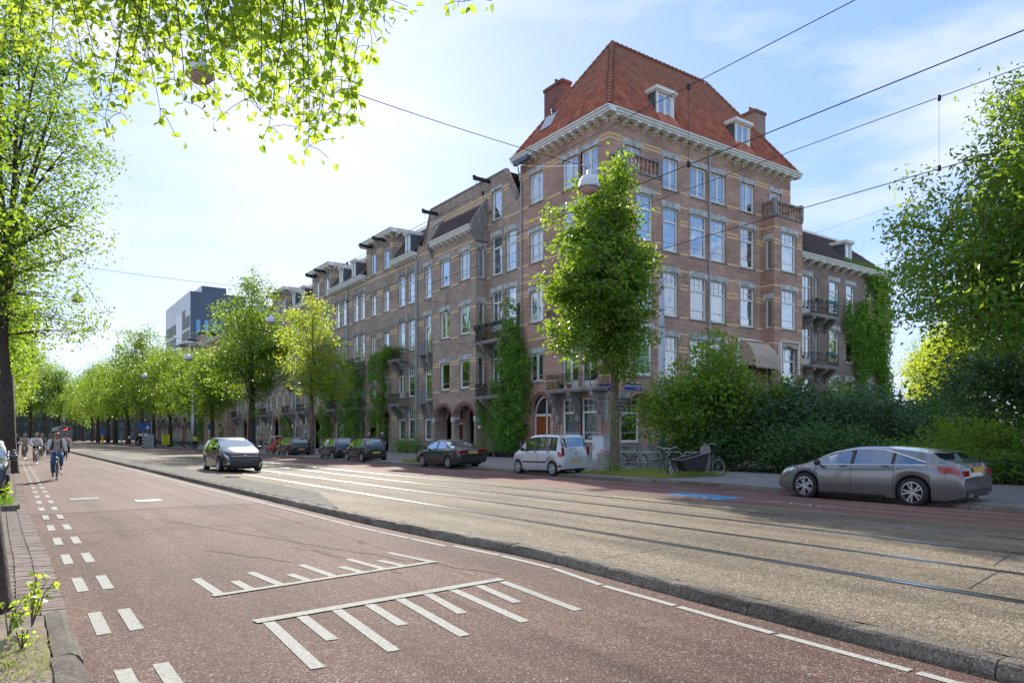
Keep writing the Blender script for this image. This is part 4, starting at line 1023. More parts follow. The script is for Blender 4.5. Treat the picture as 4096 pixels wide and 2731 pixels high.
    for z in (5.4,9.6,13.8): window(bayo, .25, .55, z, 2.3, 'slit', FR, cur='blind' if z > 13 else 'none')
    facade(bayo, 0, 1, 4.1, 17.5, [], m_brick1, ((0,1),-PI2))
    bzs = [7.3,7.55,11.5,11.75,15.7,15.95,13.7,9.45,5.2,16.6]
    bands(bayo, -.003, 6.803, bzs, bops); bands(bayo, 0, 1, bzs, so, FR)
    cornice(bayo, .2, 6.6, 17.85, proj=.5, n=9, h=.36)
    r = flat_poly(bayo, 'bay_roof', [[(-.0,-.3,17.86),(6.8,-.3,17.86),(6.8,1.0,19.6),(0,1.0,19.6)]], m_tiled)
    tiled_slope(r, (0,-.3,17.87), (1,0,0), (0,1.3,1.74), lambda u, v: u < 6.7, .26, .34, m_tiled, 40 if first else 0, uw=(0,6.6), vh=(0,2.1))
    for x in (-.12,6.7):
        b = MB(); b.prism([(-.5,17.3),(-.35,17.2),(-.1,16.6),(.0,16.6),(1.02,16.6),(1.02,19.9),(.9,19.95),(-.45,17.95)], x, x+.22); b.build('side_coping', m_stoned, bayo)
    # arches of the two porches
    b = MB(); b.box(0,.22,-.0,1,0,4.12); b.box(3.1,3.55,0,.5,0,3.2); b.box(6.55,6.8,0,1,0,4.12)
    b.build('porch_pier', m_brick1, bayo)
    facade(bayo, 0, 6.8, 3.0, 4.12, [(.22,3.12,2.9,4.05,.3),(3.52,6.56,2.9,4.05,.3)], m_brick1)
    arch_fill(bayo, .22, 3.12, 2.95, 4.05, F, m_brick1, rd=.4); arch_fill(bayo, 3.52, 6.56, 2.95, 4.05, F, m_brick1, rd=.4)
    b = MB(); b.box(3.05,3.6,-.04,.5,2.75,3.15); b.box(-.05,.3,-.04,.4,2.75,3.15); b.box(6.5,6.86,-.04,.4,2.75,3.15); b.build('impost_stone', m_stone, bayo)
    b = MB(); b.box(0,6.8,0,1,4.1,4.16); b.box(0,6.8,0,1,17.4,17.45); b.build('bay_floor', m_stoned, bayo)
    for x in (.4, 3.8):
        porch(bayo, x, x+2.6, 3.0, 4.05, ((0,.95),0), m_brick1, dcol=m_woodr)
    plinth(h, [(0,4.75),(11.55,W)])
    balcony(h, 11.6, 15.2, 8.75, 1.1, F, (12.2,14.6), ch=1.3); balcony(h, 11.6, 15.2, 4.62, 1.1, F, (12.2,14.6), ch=1.0)
    balcony(h, 1.15, 2.95, 8.95, .5, F, (1.3,2.6), m_blueiron, ch=1.3, style=1); balcony(h, 1.15, 2.95, 4.65, .5, F, (1.3,2.6), m_blueiron, ch=1.3, style=1)
    hoist(h, 12.0, 21.0, F); hoist(h, 3.8, 20.6, F)
    flat_poly(h, 'roof', [[(0,.3,18.6),(2.3,.3,18.6),(2.3,2.6,21.2),(0,2.6,21.2)],[(14.2,.3,18.9),(W,.3,18.9),(W,2.6,21.2),(14.2,2.6,21.2)],[(2.3,.3,21.3),(14.2,.3,21.3),(14.2,10,21.3),(2.3,10,21.3)],[(0,2.6,21.2),(W,2.6,21.2),(W,10,21.2),(0,10,21.2)]], m_tiled)
    b = MB(); b.box(0,W,.9,1.05,4.1,18); 
    pipe(h, .1, 0, 17.6, F); back_rooms(h, W, 18.9)
    b = MB(); b.box(7.2,7.46,-.03,.02,2.2,2.42); b.build('number_plate', m_white, bayo)
    return h
G1 = gable_house(57.64, 'gabled dark brick house with hoist beams and arched porches, directly left of the corner mansion')

def terrace_house(Y1, label):
    """paired windows under a low gutter, a taller flat-topped block, paired windows again"""
    W = 16.26; h = thing('terrace_house', (XW, Y1, 0), label, 'house', -PI2, 'terrace houses along the street')
    ops = []; wins = []
    def w(x0, x1, z, hh, st, d=.2, **k): ops.append((x0,x1,z,z+hh,d)); wins.append((x0,x1-x0,z,hh,st,k))
    for i, z in enumerate((1.2,5.2,9.5,13.8)):
        for x0, x1 in ((1.45,2.75),(3.2,4.5),(12.4,13.8),(14.35,15.75)): w(x0,x1,z,2.85,'sash' if i != 1 or x0 > 13 else 'door',lintel=False)
    for z, hh in ((5.35,2.2),(9.55,2.2),(13.8,2.1),(18.0,2.15)):
        for x0, x1 in ((6.1,7.25),(9.1,10.35)): w(x0,x1,z,hh,rng.choice(('single','casement')),lintel=False)
    arcs = [(5.3,7.6),(8.2,10.6)]
    for a, c in arcs: ops.append((a,c,.1,4.1,.3))
    facade(h, 0, W, 0, 18.0, [o for o in ops if o[2] < 17], m_brick1)
    facade(h, 4.95, 11.4, 18.0, 21.1, [(a,c,z,zz,.2) for a,c,z,zz,_ in ops if z > 17], m_brick1)
    for x, w_, z, hh, st, k in wins: window(h, x, w_, z, hh, st, **k)
    for a, c in arcs: porch(h, a, c, 3.0, 4.1, ((0,0),0), m_brick1, dcol=rng.choice((m_wood, m_woodr)))
    for x_ in (4.95,11.2): b = MB(); b.box(x_,x_+.2,.0,2.6,18.0,21.1); b.build('block_cheek', m_brick1, h)
    bands(h, 0, W, [z for s in (1.2,5.3,9.5,13.75) for z in (s+1.95,s+2.2)]+[5.2,9.4,13.7,17.4], ops)
    bands(h, 4.95, 11.4, [19.9,20.15,17.95], ops); bands(h, 0, 2.6, [19.9,20.15], [], ((11.4,0),PI2))
    # flat gauged arches with keystones over the paired windows
    b = MB(); k = MB()
    for z in (1.2,5.2,9.5,13.8):
        for x0, x1 in ((1.45,4.5),(12.4,15.75)):
            b.box(x0-.15,x1+.15,-.02,.0,z+2.87,z+3.2)
            for x in (x0-.12, (x0+x1)/2-.1, x1-.02): k.box(x,x+.2,-.05,.02,z+2.85,z+3.38)
    b.build('flat_arch', m_stoned, h); k.build('keystones', m_stone, h)['kind'] = 'stuff'
    b = MB()
    for z in (5.35,9.55,13.8,18.0):
        for x0, x1 in ((6.1,7.25),(9.1,10.35)): hh = {5.35:2.2,9.55:2.2,13.8:2.1,18.0:2.15}[z]; b.box(x0-.15,x1+.15,-.03,.02,z+hh+.01,z+hh+.33)
    b.build('lintels', m_stoned, h)['kind'] = 'stuff'
    cornice(h, 0, 4.9, 18.3, n=7, h=.36, proj=.6); cornice(h, 11.45, W, 18.3, n=7, h=.36, proj=.6)
    cornice(h, 4.95, 11.4, 21.5, n=6, h=.4, proj=.65, sides=(1,1)); c2 = cornice(h, 0, 2.6, 21.5, ((11.4,0),PI2), n=3, h=.4, proj=.65)
    r = flat_poly(h, 'roof', [[(0,-.4,18.3),(4.95,-.4,18.3),(4.95,1.6,21.0),(0,1.6,21.0)],[(11.4,-.4,18.3),(W,-.4,18.3),(W,1.6,21.0),(11.4,1.6,21.0)],[(0,1.6,21.0),(W,1.6,21.0),(W,10,21.0),(0,10,21.0)],[(4.8,-.5,21.5),(11.6,-.5,21.5),(11.6,3,21.5),(4.8,3,21.5)]], m_tiled)
    q = MB()
    for (x0, x1) in ((0,4.95),(11.4,W)):
        for i in range(9): 
            t0, t1 = i/9, (i+1)/9; q.box(x0,x1,-.42+2*t0,-.40+2*t0+.02,18.3+2.7*t0+.0,18.3+2.7*t0+.05)
    q.build('tile_courses', m_tiled, r)['kind'] = 'stuff'
    b = MB(); b.box(0,4.95,1.45,1.62,20.9,21.2); b.box(11.6,W,1.45,1.62,20.9,21.2); b.build('roof_edge_board', m_white, h)
    dormer(h, 1.6, 2.5, -.2, 18.35, 20.2, 1.6, style='slit'); dormer(h, 14.3, 15.2, -.2, 18.35, 20.2, 1.6, style='slit')
    balcony(h, 12.2, 14.6, 8.75, .95, cons=(12.5,14.1), ch=1.2, cmat=m_stoned); balcony(h, 12.2, 14.6, 4.6, .95, cons=(12.5,14.1), ch=1.2); balcony(h, 1.7, 4.6, 4.6, .9, cons=(1.9,4.2), ch=1.2)
    balcony(h, 1.7, 4.6, 8.75, .9, cons=(1.9,4.2), ch=1.2)
    hoist(h, 9.6, 20.7, ln=1.4); hoist(h, 6.5, 20.7, ln=1.4)
    plinth(h, [(0,5.28),(7.62,8.18),(10.62,W)]); pipe(h, .05, 0, 17.9); pipe(h, W-.1, 0, 17.9) ; back_rooms(h, W, 18.3)
    return h
T = [terrace_house(73.9, 'terrace house with climbers over its porches, directly behind the dark hatchbacks')]
for i, (Y1, lb) in enumerate(((90.16,'terrace house second along from the gabled house, partly behind the thin yellow-green tree'),(106.42,'terrace house behind the broad light green street tree'),(122.7,'terrace house left of the broad street tree, red microcar in front'),(172.5,'far terrace house just before the street disappears under the trees'),(188.8,'distant terrace house below the modern grey office block'),(205.1,'distant terrace house seen between far trunks'))):
    T.append(dup(T[0], (XW, Y1, 0), label=lb))
dup(G1, (XW, 156.2, 0), label='far gabled house with hoist beams near the domed lamp, below the grey office block')
# plain projecting block with two columns of windows, its bare side turned to the camera
pb = thing('projecting_house', (XW-1.2, 140.0, 0), 'plain projecting brick house with two columns of white windows and ivy at its left', 'house', -PI2)
ops = [(x,x+1.3,z,z+2.6,.2) for x in (3,8,12) for z in (1.2,5.3,9.5,13.8)]
facade(pb, 0, 17.2, 0, 18.2, ops, m_brick0); facade(pb, 0, 8, 0, 18.2, [(4,5.3,z,z+2.4,.2) for z in (5.3,9.5,13.8)], m_brick0, ((17.2,0),PI2))
for o_ in ops: window(pb, o_[0], 1.3, o_[2], 2.6, 'sashplain')
bands(pb, 0, 17.2, [7.4,11.6,15.9], ops); cornice(pb, 0, 17.2, 18.6, n=14)
flat_poly(pb, 'roof', [[(0,-.3,18.6),(17.5,-.3,18.6),(17.2,3,20),(0,3,20)],[(17.5,-.3,18.6),(17.5,9,18.6),(17.2,3,20)],[(0,3,20),(17.2,3,20),(17.5,9,18.6),(0,9,18.6)]], m_tiled)
b = MB(); b.poly([(.1,1.6,0),(17,1.6,0),(17,1.6,18),(.1,1.6,18)]); b.build('room_backing', m_int, pb)

# ---- modern office block behind the terrace
OX, OY, OZ = 46.0, 242.6, 47.6
ob = thing('office_block', (OX, OY, 0), 'modern grey office block with pale gridded side, rising behind the old terrace', 'building')
m_dark = M_('dark_cladding', (.10,.135,.19), .5, var=.15, vs=.3)
m_pale = M_('pale_cladding', (.64,.67,.70), .45, var=.12, vs=.25)
m_palew = M_('white_cladding', (.78,.80,.84), .4, var=.05)
m_lou = M_('grey_louvre', (.20,.22,.20), .6, var=.15)
m_wblue = glass_mat('blue_office_glass', tint=(.25,.45,.7), base=.75, top=.95)
LEN = 43.5
b = MB(); b.box(0,17,0,LEN,0,OZ); b.build('tower', m_dark, ob)
b = MB(); b.box(-.15,-.01,0,LEN,0,OZ); b.build('pale_side', m_pale, ob)
b = MB(); b.box(-.22,-.16,LEN*.3,LEN*.53,0,OZ-5.5); b.build('white_panel', m_palew, ob)
lou = MB()
for i in range(9):
    z1 = OZ-7.6-i*4.6
    if z1 < 10: break
    for y0, y1 in ((.6,LEN*.29),(LEN*.54,LEN-1)):
        n_ = 5 if y0 < 5 else 8
        for k in range(n_):
            a = y0+(y1-y0)*k/n_; c_ = a+(y1-y0)/n_-.3
            f = MB(); f.box(-.30,-.16,a,c_,z1-3.5,z1+ (2.6 if (i == 0 and y0 < 5 and k >= 3) else 0)); f.build('louvre_panel', m_lou, ob)
for i in range(4):
    for k in range(4):
        f = MB(); x0 = 1.6+k*2.45; z1 = OZ-8.8-i*5.6; f.box(x0,x0+1.35,-.12,-.02,z1-4.4,z1); wd = f.build('window', m_lou, ob)
        f = MB(); f.poly([(x0+.08,-.13,z1-4.3),(x0+1.27,-.13,z1-4.3),(x0+1.27,-.13,z1-.1),(x0+.08,-.13,z1-.1)]); f.build('pane', M_('blue_glass', (.18,.42,.75), .1, var=.1) if (i,k)==(0,0) else bpy.data.materials['blue_glass'], wd)
o2 = thing('office_block', (OX+7.5, OY+20, 0), 'second, taller dark office tower mostly hidden behind the broad street tree', 'building')
b = MB(); b.box(0,8,0,28,0,OZ+6); b.build('tower', m_dark, o2); b = MB(); b.box(-.2,-.02,0,28,0,OZ+6); b.build('pale_side', m_pale, o2)
m_far = M_('distant_wall', (.085,.08,.07), .9, var=.3, vs=.4)
# houses across the street closing the far end and the left side (seen only between trunks)
for i, (x, y, w_, d_, h_, lb) in enumerate(((-16,60,8,60,15,'pale brick row behind the left-hand trees'),(-18,140,8,90,16,'far brick row closing the left side of the street'),(-6,330,70,12,15,'low grey building closing the far end of the street'))):
    t = thing('distant_building', (x, y, 0), lb, 'building'); b = MB(); b.box(-w_ if x < -10 else 0,0 if x < -10 else w_,0,d_,0,h_); b.build('walls', m_far, t)
    fr = MB()
    for k in range(int((d_ if x < -10 else w_)/4)):
        for j in range(4):
            a = 1.5+k*4
            if x < -10: fr.box(-.02,.05,a,a+1.5,1.5+j*3.6,3.6+j*3.6)
            else: fr.box(a,a+1.5,-.05,.02,1.5+j*3.6,3.6+j*3.6)
    fr.build('windows', m_slate, t)['kind'] = 'stuff'

# ---------------------------------------------------------------- foliage
ORD = 'first second third fourth fifth sixth seventh eighth ninth tenth eleventh twelfth thirteenth fourteenth fifteenth sixteenth seventeenth eighteenth nineteenth twentieth twenty-first twenty-second twenty-third twenty-fourth twenty-fifth twenty-sixth'.split()
m_lf = leaf_mat('elm_leaf', (0.074,0.182,0.033), (0.140,0.272,0.050), (0.403,0.582,0.034), .52)
m_lfy = leaf_mat('sunlit_leaf', (0.123,0.239,0.033), (0.215,0.329,0.050), (0.694,0.806,0.056), .55)
m_lfd = leaf_mat('dark_shrub_leaf', (0.046,0.123,0.046), (0.083,0.173,0.057), (0.146,0.291,0.045), .35, .35)
m_lfb = leaf_mat('blue_green_leaf', (0.052,0.123,0.074), (0.090,0.165,0.083), (0.134,0.246,0.056), .35, .35)
m_lfv = leaf_mat('climber_leaf', (0.116,0.299,0.041), (0.206,0.413,0.058), (0.291,0.470,0.034), .42)
m_lfn = leaf_mat('near_leaf', (0.099,0.231,0.033), (0.198,0.329,0.050), (0.616,0.806,0.067), .58, .35)
m_grass = leaf_mat('grass_blade', (0.148,0.248,0.050), (0.329,0.314,0.116), (0.504,0.560,0.090), .4, .6)
m_flow = M_('pink_flower', (.65,.12,.22), .7, var=.3); m_flor = M_('orange_flower', (.75,.25,.05), .7, var=.3); m_lav = M_('lavender_flower', (.10,.09,.20), .8, var=.4)
def leaves(name, P, size, mat, parent=None, seed=0, droop=-.25, wr=.55, kind=None, sj=.35, loc=(0,0,0)):
    g = np.random.default_rng(seed); n = len(P); P = np.asarray(P, float)
    d = g.normal(size=(n,3)); d[:,2] = d[:,2]*.6+droop; d /= np.linalg.norm(d, axis=1)[:,None]
    r = g.normal(size=(n,3)); s = np.cross(d, r); s /= np.linalg.norm(s, axis=1)[:,None]; nn = np.cross(d, s)
    L_ = (size*(1+g.uniform(-sj,sj,n)))[:,None]; W_ = L_*wr*.5
    V = np.empty((n,4,3)); V[:,0] = P; V[:,1] = P+d*L_*.45+s*W_+nn*W_*.35; V[:,2] = P+d*L_-nn*L_*.08; V[:,3] = P+d*L_*.45-s*W_+nn*W_*.35
    me = bpy.data.meshes.new(name); me.vertices.add(4*n); me.vertices.foreach_set('co', V.reshape(-1))
    me.loops.add(4*n); me.loops.foreach_set('vertex_index', np.arange(4*n, dtype=np.int32)); me.polygons.add(n)
    me.polygons.foreach_set('loop_start', np.arange(0,4*n,4,dtype=np.int32)); me.polygons.foreach_set('loop_total', np.full(n,4,dtype=np.int32))
    me.materials.append(mat); me.update(calc_edges=True)
    if parent == 'mesh': return me
    o = put(name, me, parent, loc); 
    if kind: o['kind'] = kind
    return o
def in_lobes(g, lobes, n, power=.42, rough=.22):
    vol = np.array([l[3]*l[4]*l[5] for l in lobes]); k = g.choice(len(lobes), n, p=vol/vol.sum()); Lb = np.array(lobes)[k]
    d = g.normal(size=(n,3)); d /= np.linalg.norm(d, axis=1)[:,None]; r = g.uniform(0,1,n)**power
    r *= np.array([1+rough*mnoise.noise(Vector(x*1.7)+Vector((i0,0,0))) *1.6 for x, i0 in zip(d, k*3.1)])
    return Lb[:,:3] + d*Lb[:,3:]*r[:,None]
def tree_parts(H, r0, lobes, ncl, per, size, seed, spread=.5, rough_=.3, nl=8, flare=1.35, lean=(0,0), up=.55, power=.42, flat=.7, twigs=True, bend=.5):
    g = np.random.default_rng(seed); rr = random.Random(seed)
    cl = in_lobes(g, lobes, ncl, power, rough_)
    b = MB(); zt = max(l[2]+l[5] for l in lobes)
    base = [(0,0,-.15),(0,0,.12),(lean[0]*.3,lean[1]*.3,H*.35),(lean[0],lean[1],H)]
    b.tube(base, [r0*flare*1.15,r0*flare,r0*1.03,r0*.82], 12)
    top = Vector((lean[0],lean[1],H)); segs = [(top, r0*.6)]
    cx_ = [Vector(c) for c in cl]
    lead = [top, top+Vector((rr.uniform(-.2,.2),rr.uniform(-.2,.2),(zt-H)*.35)), Vector((lean[0]*1.5,lean[1]*1.5,H+(zt-H)*.85))]
    def addlimb(p0, p1, ra, rb, n=7):
        pts = []; mid = (p0+p1)/2 + Vector((0,0,(p1-p0).length*.0)) ; side = Vector((rr.uniform(-1,1),rr.uniform(-1,1),0))*(p1-p0).length*.1
        c1 = p0 + Vector(((p1.x-p0.x)*.25,(p1.y-p0.y)*.25,(p1.z-p0.z)*up)) + side*bend
        for i in range(n+1):
            t = i/n; pts.append(p0*(1-t)**2 + c1*2*t*(1-t) + p1*t*t)
        rad = [ra+(rb-ra)*(i/n)**.8 for i in range(n+1)]; b.tube(pts, rad, 6, False)
        for p, r_ in zip(pts[1:], rad[1:]): segs.append((p, r_))
    addlimb(top, lead[-1], r0*.62, r0*.08)
    idx = list(range(len(cx_))); rr.shuffle(idx)
    chosen = []
    for i in idx:
        if all((cx_[i]-cx_[j]).length > 1.3*spread*2 for j in chosen): chosen.append(i)
        if len(chosen) >= nl: break
    for i in chosen: 
        f = rr.uniform(0,.35); st = top.lerp(lead[-1], f) if f > .12 else top - Vector((0,0,rr.uniform(0,.25)))
        addlimb(st, cx_[i], r0*rr.uniform(.3,.5)*(1-f*.6), r0*.05)
    if twigs:
        SP = np.array([s[0] for s in segs]); 
        for c in cx_:
            k = int(np.argmin(((SP-np.array(c))**2).sum(1) + np.where(SP[:,2] > c.z+.2, 4, 0))); p, r_ = segs[k]
            m_ = p.lerp(c, .5)+Vector((rr.uniform(-.1,.1),rr.uniform(-.1,.1),.12))
            b.tube([p, m_, c], [min(r_*.6,.03), .015, .006], 3, False)
    off = g.normal(size=(ncl*per,3))*spread*np.array([1,1,flat]); P = np.repeat(cl, per, axis=0)+off
    return b, P, size
def tree(name, label, loc, H, r0, lobes, ncl, per, size, mat, bark, seed, group=None, cat='tree', rz=0, **k):
    b, P, size = tree_parts(H, r0, lobes, ncl, per, size, seed, **k)
    t = thing(name, loc, label, cat, rz, group)
    b.build('trunk', bark, t, smooth=True); leaves('crown', P, size, mat, t, seed)
    return t
# the slender street tree at the corner
ct = tree('street_tree', 'slender dense young street tree in front of the corner mansion, shoots at its foot', (19.2,20.35,.08), 3.9, .175,
     [(-.3,.2,7.0,1.9,1.9,2.6),(-.45,.3,9.2,1.5,1.5,2.2),(.12,-.1,11.5,.62,.62,1.7),(-.8,.55,10.6,.6,.6,1.0),(-1.45,1.0,8.9,.7,.7,1.0),(.6,-.45,7.8,1.0,1.0,1.7),(-.1,.1,5.1,1.25,1.25,1.0),(-1.5,1.0,7.0,.9,.9,1.2)], 480, 62, .175, m_lf, m_bark, 11, spread=.24, rough_=.5, nl=14, up=.75, power=.5)
leaves('leafy_shoot', np.random.default_rng(5).normal(size=(160,3))*[.16,.16,.16]+[-.2,-.15,.3], .10, m_lfv, ct, 5)
leaves('trunk_shoot', np.random.default_rng(6).normal(size=(110,3))*[.06,.06,.38]+[-.19,-.17,2.0], .09, m_lfv, ct, 6)
# the two sunlit trees further along
tree('street_tree', 'thin yellow-green sunlit tree with pale trunk beside the dark parked hatchback', (20.0,57.0,.08), 4.6, .2, [(0,0,8.6,2.7,2.7,4.0),(.8,-.6,6.3,2.4,2.4,1.9),(-.3,.4,11.4,1.2,1.2,1.7)], 270, 38, .20, m_lfy, m_bark, 12, spread=.30, nl=12, up=.7, group='trees along the building side')
tree('street_tree', 'broad light green tree behind the moving black estate car, largest of the row', (18.5,69.2,.08), 4.3, .34, [(0,0,10.4,3.6,3.6,5.6),(-1.6,.8,8.0,2.7,2.7,2.8),(.3,0,15.2,1.5,1.5,1.9),(2.4,-.8,9.8,2.3,2.3,3.8)], 480, 44, .23, m_lf, m_bark2, 13, spread=.40, nl=16, up=.7, group='trees along the building side')
# avenue trees: three kinds, each built once and copied
kinds = []
for s, (lb, mt) in enumerate((('a',m_lf),('b',m_lfy),('c',m_lf))):
    lob = [[(0,0,9.2,4.2,4.2,4.6),(1,.6,12.6,2.8,2.8,2.8),(-1.4,0,7.2,3.0,3.0,2.6)],[(0,0,8.4,3.8,3.8,4.2),(-.8,.5,11.4,2.6,2.6,2.4)],[(0,0,10,4.6,4.6,4.6),(.8,-.9,14.0,3.4,3.4,3.2)]][s]
    kinds.append(tree_parts(4.0, .33, lob, 300, 40, .27, 20+s, spread=.55, nl=12, up=.7))
KM = []
for s, (b, P, size) in enumerate(kinds): KM.append((b.mesh('trunk', m_bark2, True), leaves('crown', P, size, m_lf, 'mesh', 30+s)))
KM.append((KM[1][0], leaves('crown', kinds[1][1], kinds[1][2], m_lfy, 'mesh', 31)))
def avenue(x, y, k, sc, label, group, rz):
    t = thing('avenue_tree', (x,y,.05), label, 'tree', rz, group); t.scale = (sc,sc,sc)
    put('trunk', KM[k][0], t); put('crown', KM[k][1], t); return t
RT = [(18.2,84,1,.80,'small dark-trunked tree behind the pole with the domed lamp'),(18.6,96,0,.84,'rounded mid green tree just left of the ivy-clad house'),(18.0,109,2,.85,'dark green tree above the yellow poster'),(17.8,122,1,1.0,'pale green tree between the signs and the domed lamp'),(18.2,137,2,1.22,'tallest tree of the far building side, crown above the roofs'),(18,153,0,1.15,None),(17.6,170,1,1.15,None),(18,188,2,1.15,None),(17.6,207,0,1.2,None),(18,228,2,1.1,None),(17.6,252,0,1.2,None),(17,280,2,1.2,None)]
for i, (x, y, k, sc, lb) in enumerate(RT): avenue(x, y, k, sc, lb or ORD[i-5]+' avenue tree beyond the tallest one, on the building side', 'far trees along the building side', i*1.3)
for i, (y, k, sc, lb) in enumerate(((58,1,1.05,'leafy sunlit tree behind the big left-hand trunk'),(73,0,1.1,'second tree beyond the big left-hand trunk, over the parked cars'),(90,2,1.1,None),(108,0,1.3,None),(128,1,1.35,None),(150,2,1.3,None),(175,0,1.5,None),(205,2,1.5,None),(245,1,1.7,None))):
    avenue(-2.6, y, k, sc, lb or ORD[i-2]+' far avenue tree on the cycle lane side, counted away from the camera', 'far trees along the cycle lane', i*2.1)
for i, (x, y) in enumerate(((5,300),(14,310),(-3,305),(-10,290),(24,300),(-14,240),(-12,180),(-11,120))): avenue(x, y, i%3, 2.0, ORD[i]+' of the distant trees that close the view down the street', 'trees closing the far end', i*.9)
# big trees on the left: one with a heavy forked trunk, one nearer with its crown out of the top of the picture
tree('street_tree', 'big left-hand tree with heavy dark forked trunk above the parked cars', (-.25,37.0,.02), 4.2, .35, [(0,0,13.4,4.4,4.4,6.0),(-.5,0,8.4,3.9,3.9,2.6),(.7,.4,18.0,3.0,3.0,3.6),(2.2,1.0,7.0,2.4,2.4,1.5),(1.6,-1,10.8,2.4,2.4,2.2)], 640, 38, .17, m_lf, m_bark2, 41, spread=.42, nl=22, up=.5, power=.55)
tree('street_tree', 'tall leafy tree at the left edge of the picture with fine upright twigs', (-2.3,21.5,.02), 5.5, .3, [(0,0,11.2,3.0,3.0,6.0),(.3,0,15.0,2.5,2.5,3.5),(.4,.5,7.8,2.4,2.4,2.2)], 520, 44, .135, m_lf, m_bark2, 42, spread=.34, nl=18, up=.8, power=.5)
# the right-hand trees
b_, P_l, s_l = tree_parts(3.0, .3, [(0,0,6.6,4.8,4.8,3.4),(.7,-.4,9.6,3.4,3.4,2.9),(-1.9,1.9,5.6,2.7,2.7,2.0),(-1.2,1.0,8.4,2.6,2.6,1.8)], 1150, 84, .155, 51, spread=.31, nl=22, up=.5, power=.5)
gt_ = thing('garden_tree', (22.6,5.6,.1), 'large dark glossy-leaved tree at the right edge, crown reaching over the pavement', 'tree'); b_.build('trunk', m_bark, gt_, smooth=True); leaves('crown', P_l, s_l, m_lf, gt_, 51, droop=-.6, wr=.42)
tree('garden_tree', 'small spreading tree with reddish forked stem inside the railing', (28.4,9.6,.1), 1.3, .13, [(0,0,3.2,2.6,2.6,1.3),(-1.4,.9,3.9,1.6,1.6,.9)], 210, 42, .17, m_lfd, m_bark, 52, spread=.34, nl=9, up=.35)
for i, (x, y, k, sc, lb) in enumerate(((66,27.5,3,.85,'bright yellow-green sunlit tree beyond the ivy wall'),(74,33,3,.85,'second sunlit tree in the gap beyond the ivy wall'),(60,18.5,3,.66,'low sunlit tree over the dark shrubs'),(50,11.5,0,.78,'shaded park tree behind the small forked tree'),(57,6,2,.85,'dark park tree behind the right-hand crown'),(40.8,13.0,0,.88,'tall park tree closing the right edge, behind the railing'),(84,22,2,1.0,'distant park tree under the bright gap'),(70,10,0,.9,'distant park tree behind the shrubbery'),(38,-2,2,1.0,'park tree outside the right edge, its crown in view'),(92,40,0,1.0,'far tree at the end of the side street'))):
    t = avenue(x, y, k, sc, lb, 'park trees', i*1.7+.3)
def shrub(name, label, loc, lobes, ncl, per, size, mat, seed, group=None, spread=.3, power=.38, flower=None, cat='shrub', wr=.55):
    g = np.random.default_rng(seed); rr = random.Random(seed); cl = in_lobes(g, lobes, ncl, power, .35); cl = cl[cl[:,2] > .05]
    t = thing(name, loc, label, cat, 0, group); b = MB()
    for c in cl[::3]:
        b.tube([(c[0]*.25,c[1]*.25,0),(c[0]*.5,c[1]*.5,c[2]*.55),tuple(c)], [.035,.02,.006], 3, False)
    b.build('stems', m_bark, t); P = np.repeat(cl, per, axis=0)+g.normal(size=(len(cl)*per,3))*spread; P = P[P[:,2] > .02]
    leaves('foliage', P, size, mat, t, seed, droop=0, wr=wr)
    if flower: leaves('flowers', cl[:, :]+g.normal(size=(len(cl),3))*spread*1.2+[0,0,.1], size*.8, flower, t, seed+1, droop=.6)
    return t
sh = [('tall_shrub','tall leafy shrub with arching top, left end of the shrubbery behind the cargo bike',(26.2,21.6,.1),[(0,0,2.5,2.5,2.1,2.3),(.2,-.3,4.2,1.7,1.6,1.5),(-.1,0,5.4,.9,.9,.8),(1.6,-1.4,2.5,1.9,1.9,1.9),(-1.5,1.1,2.9,1.3,1.3,1.4)],420,34,.21,m_lf),
 ('tall_shrub','blue-green shrub in the middle of the shrubbery, below the striped awning',(28.6,19.0,.1),[(0,0,1.9,2.5,2.1,1.8),(.2,0,2.9,1.4,1.4,.8)],330,36,.18,m_lfb),
 ('tall_shrub','rounded grey-green shrub left of the grey estate car bonnet',(30.4,16.4,.1),[(0,0,1.9,2.4,2.2,1.9)],270,36,.17,m_lfb),
 ('tall_shrub','lighter green shrub below the right bay of the mansion',(35.0,20.5,.1),[(0,0,2.1,2.6,2.2,1.6),(.4,0,3.0,1.2,1.2,.8)],270,40,.17,m_lfv),
 ('tall_shrub','dark shrub under the stacked balconies',(38.5,17.5,.1),[(0,0,2.0,3.0,2.6,1.7)],300,38,.17,m_lfd),
 ('tall_shrub','wide dark shrub behind the roof of the grey estate car',(34.0,12.5,.1),[(0,0,1.3,3.2,2.8,1.5)],330,36,.16,m_lf),
 ('tall_shrub','dark shrub right of the ivy wall, behind the estate car',(44.5,19.5,.1),[(0,0,1.9,3.2,2.8,1.8)],300,38,.18,m_lf),
 ('tall_shrub','shaded shrub between the railing and the small forked tree',(33.0,7.5,.1),[(0,0,1.3,2.8,2.6,1.5)],260,42,.13,m_lfd),
 ('tall_shrub','low laurel-like shrub behind the railing at the right edge',(30.8,5.2,.1),[(0,0,1.2,2.2,2.4,1.2)],200,42,.14,m_lfd),
 ('low_hedge','low feathery hedge behind the bicycle stands',(25.3,20.8,.1),[(0,0,.8,1.1,2.4,.95)],190,40,.14,m_lfd),
 ('low_hedge','low dense hedge behind the cargo bike wheel',(26.4,16.4,.1),[(0,0,.9,1.5,2.6,1.0)],240,40,.14,m_lfd),
 ('low_hedge','lower bright green plants just left of the estate car bonnet',(27.6,12.6,.1),[(0,0,.5,1.7,2.0,.8)],170,44,.13,m_lf)]
for i, (n_, lb, loc, lob, nc_, pr_, sz, mt) in enumerate(sh): shrub(n_, lb, loc, lob, nc_, pr_, sz, mt, 60+i, 'shrubs of the corner garden')
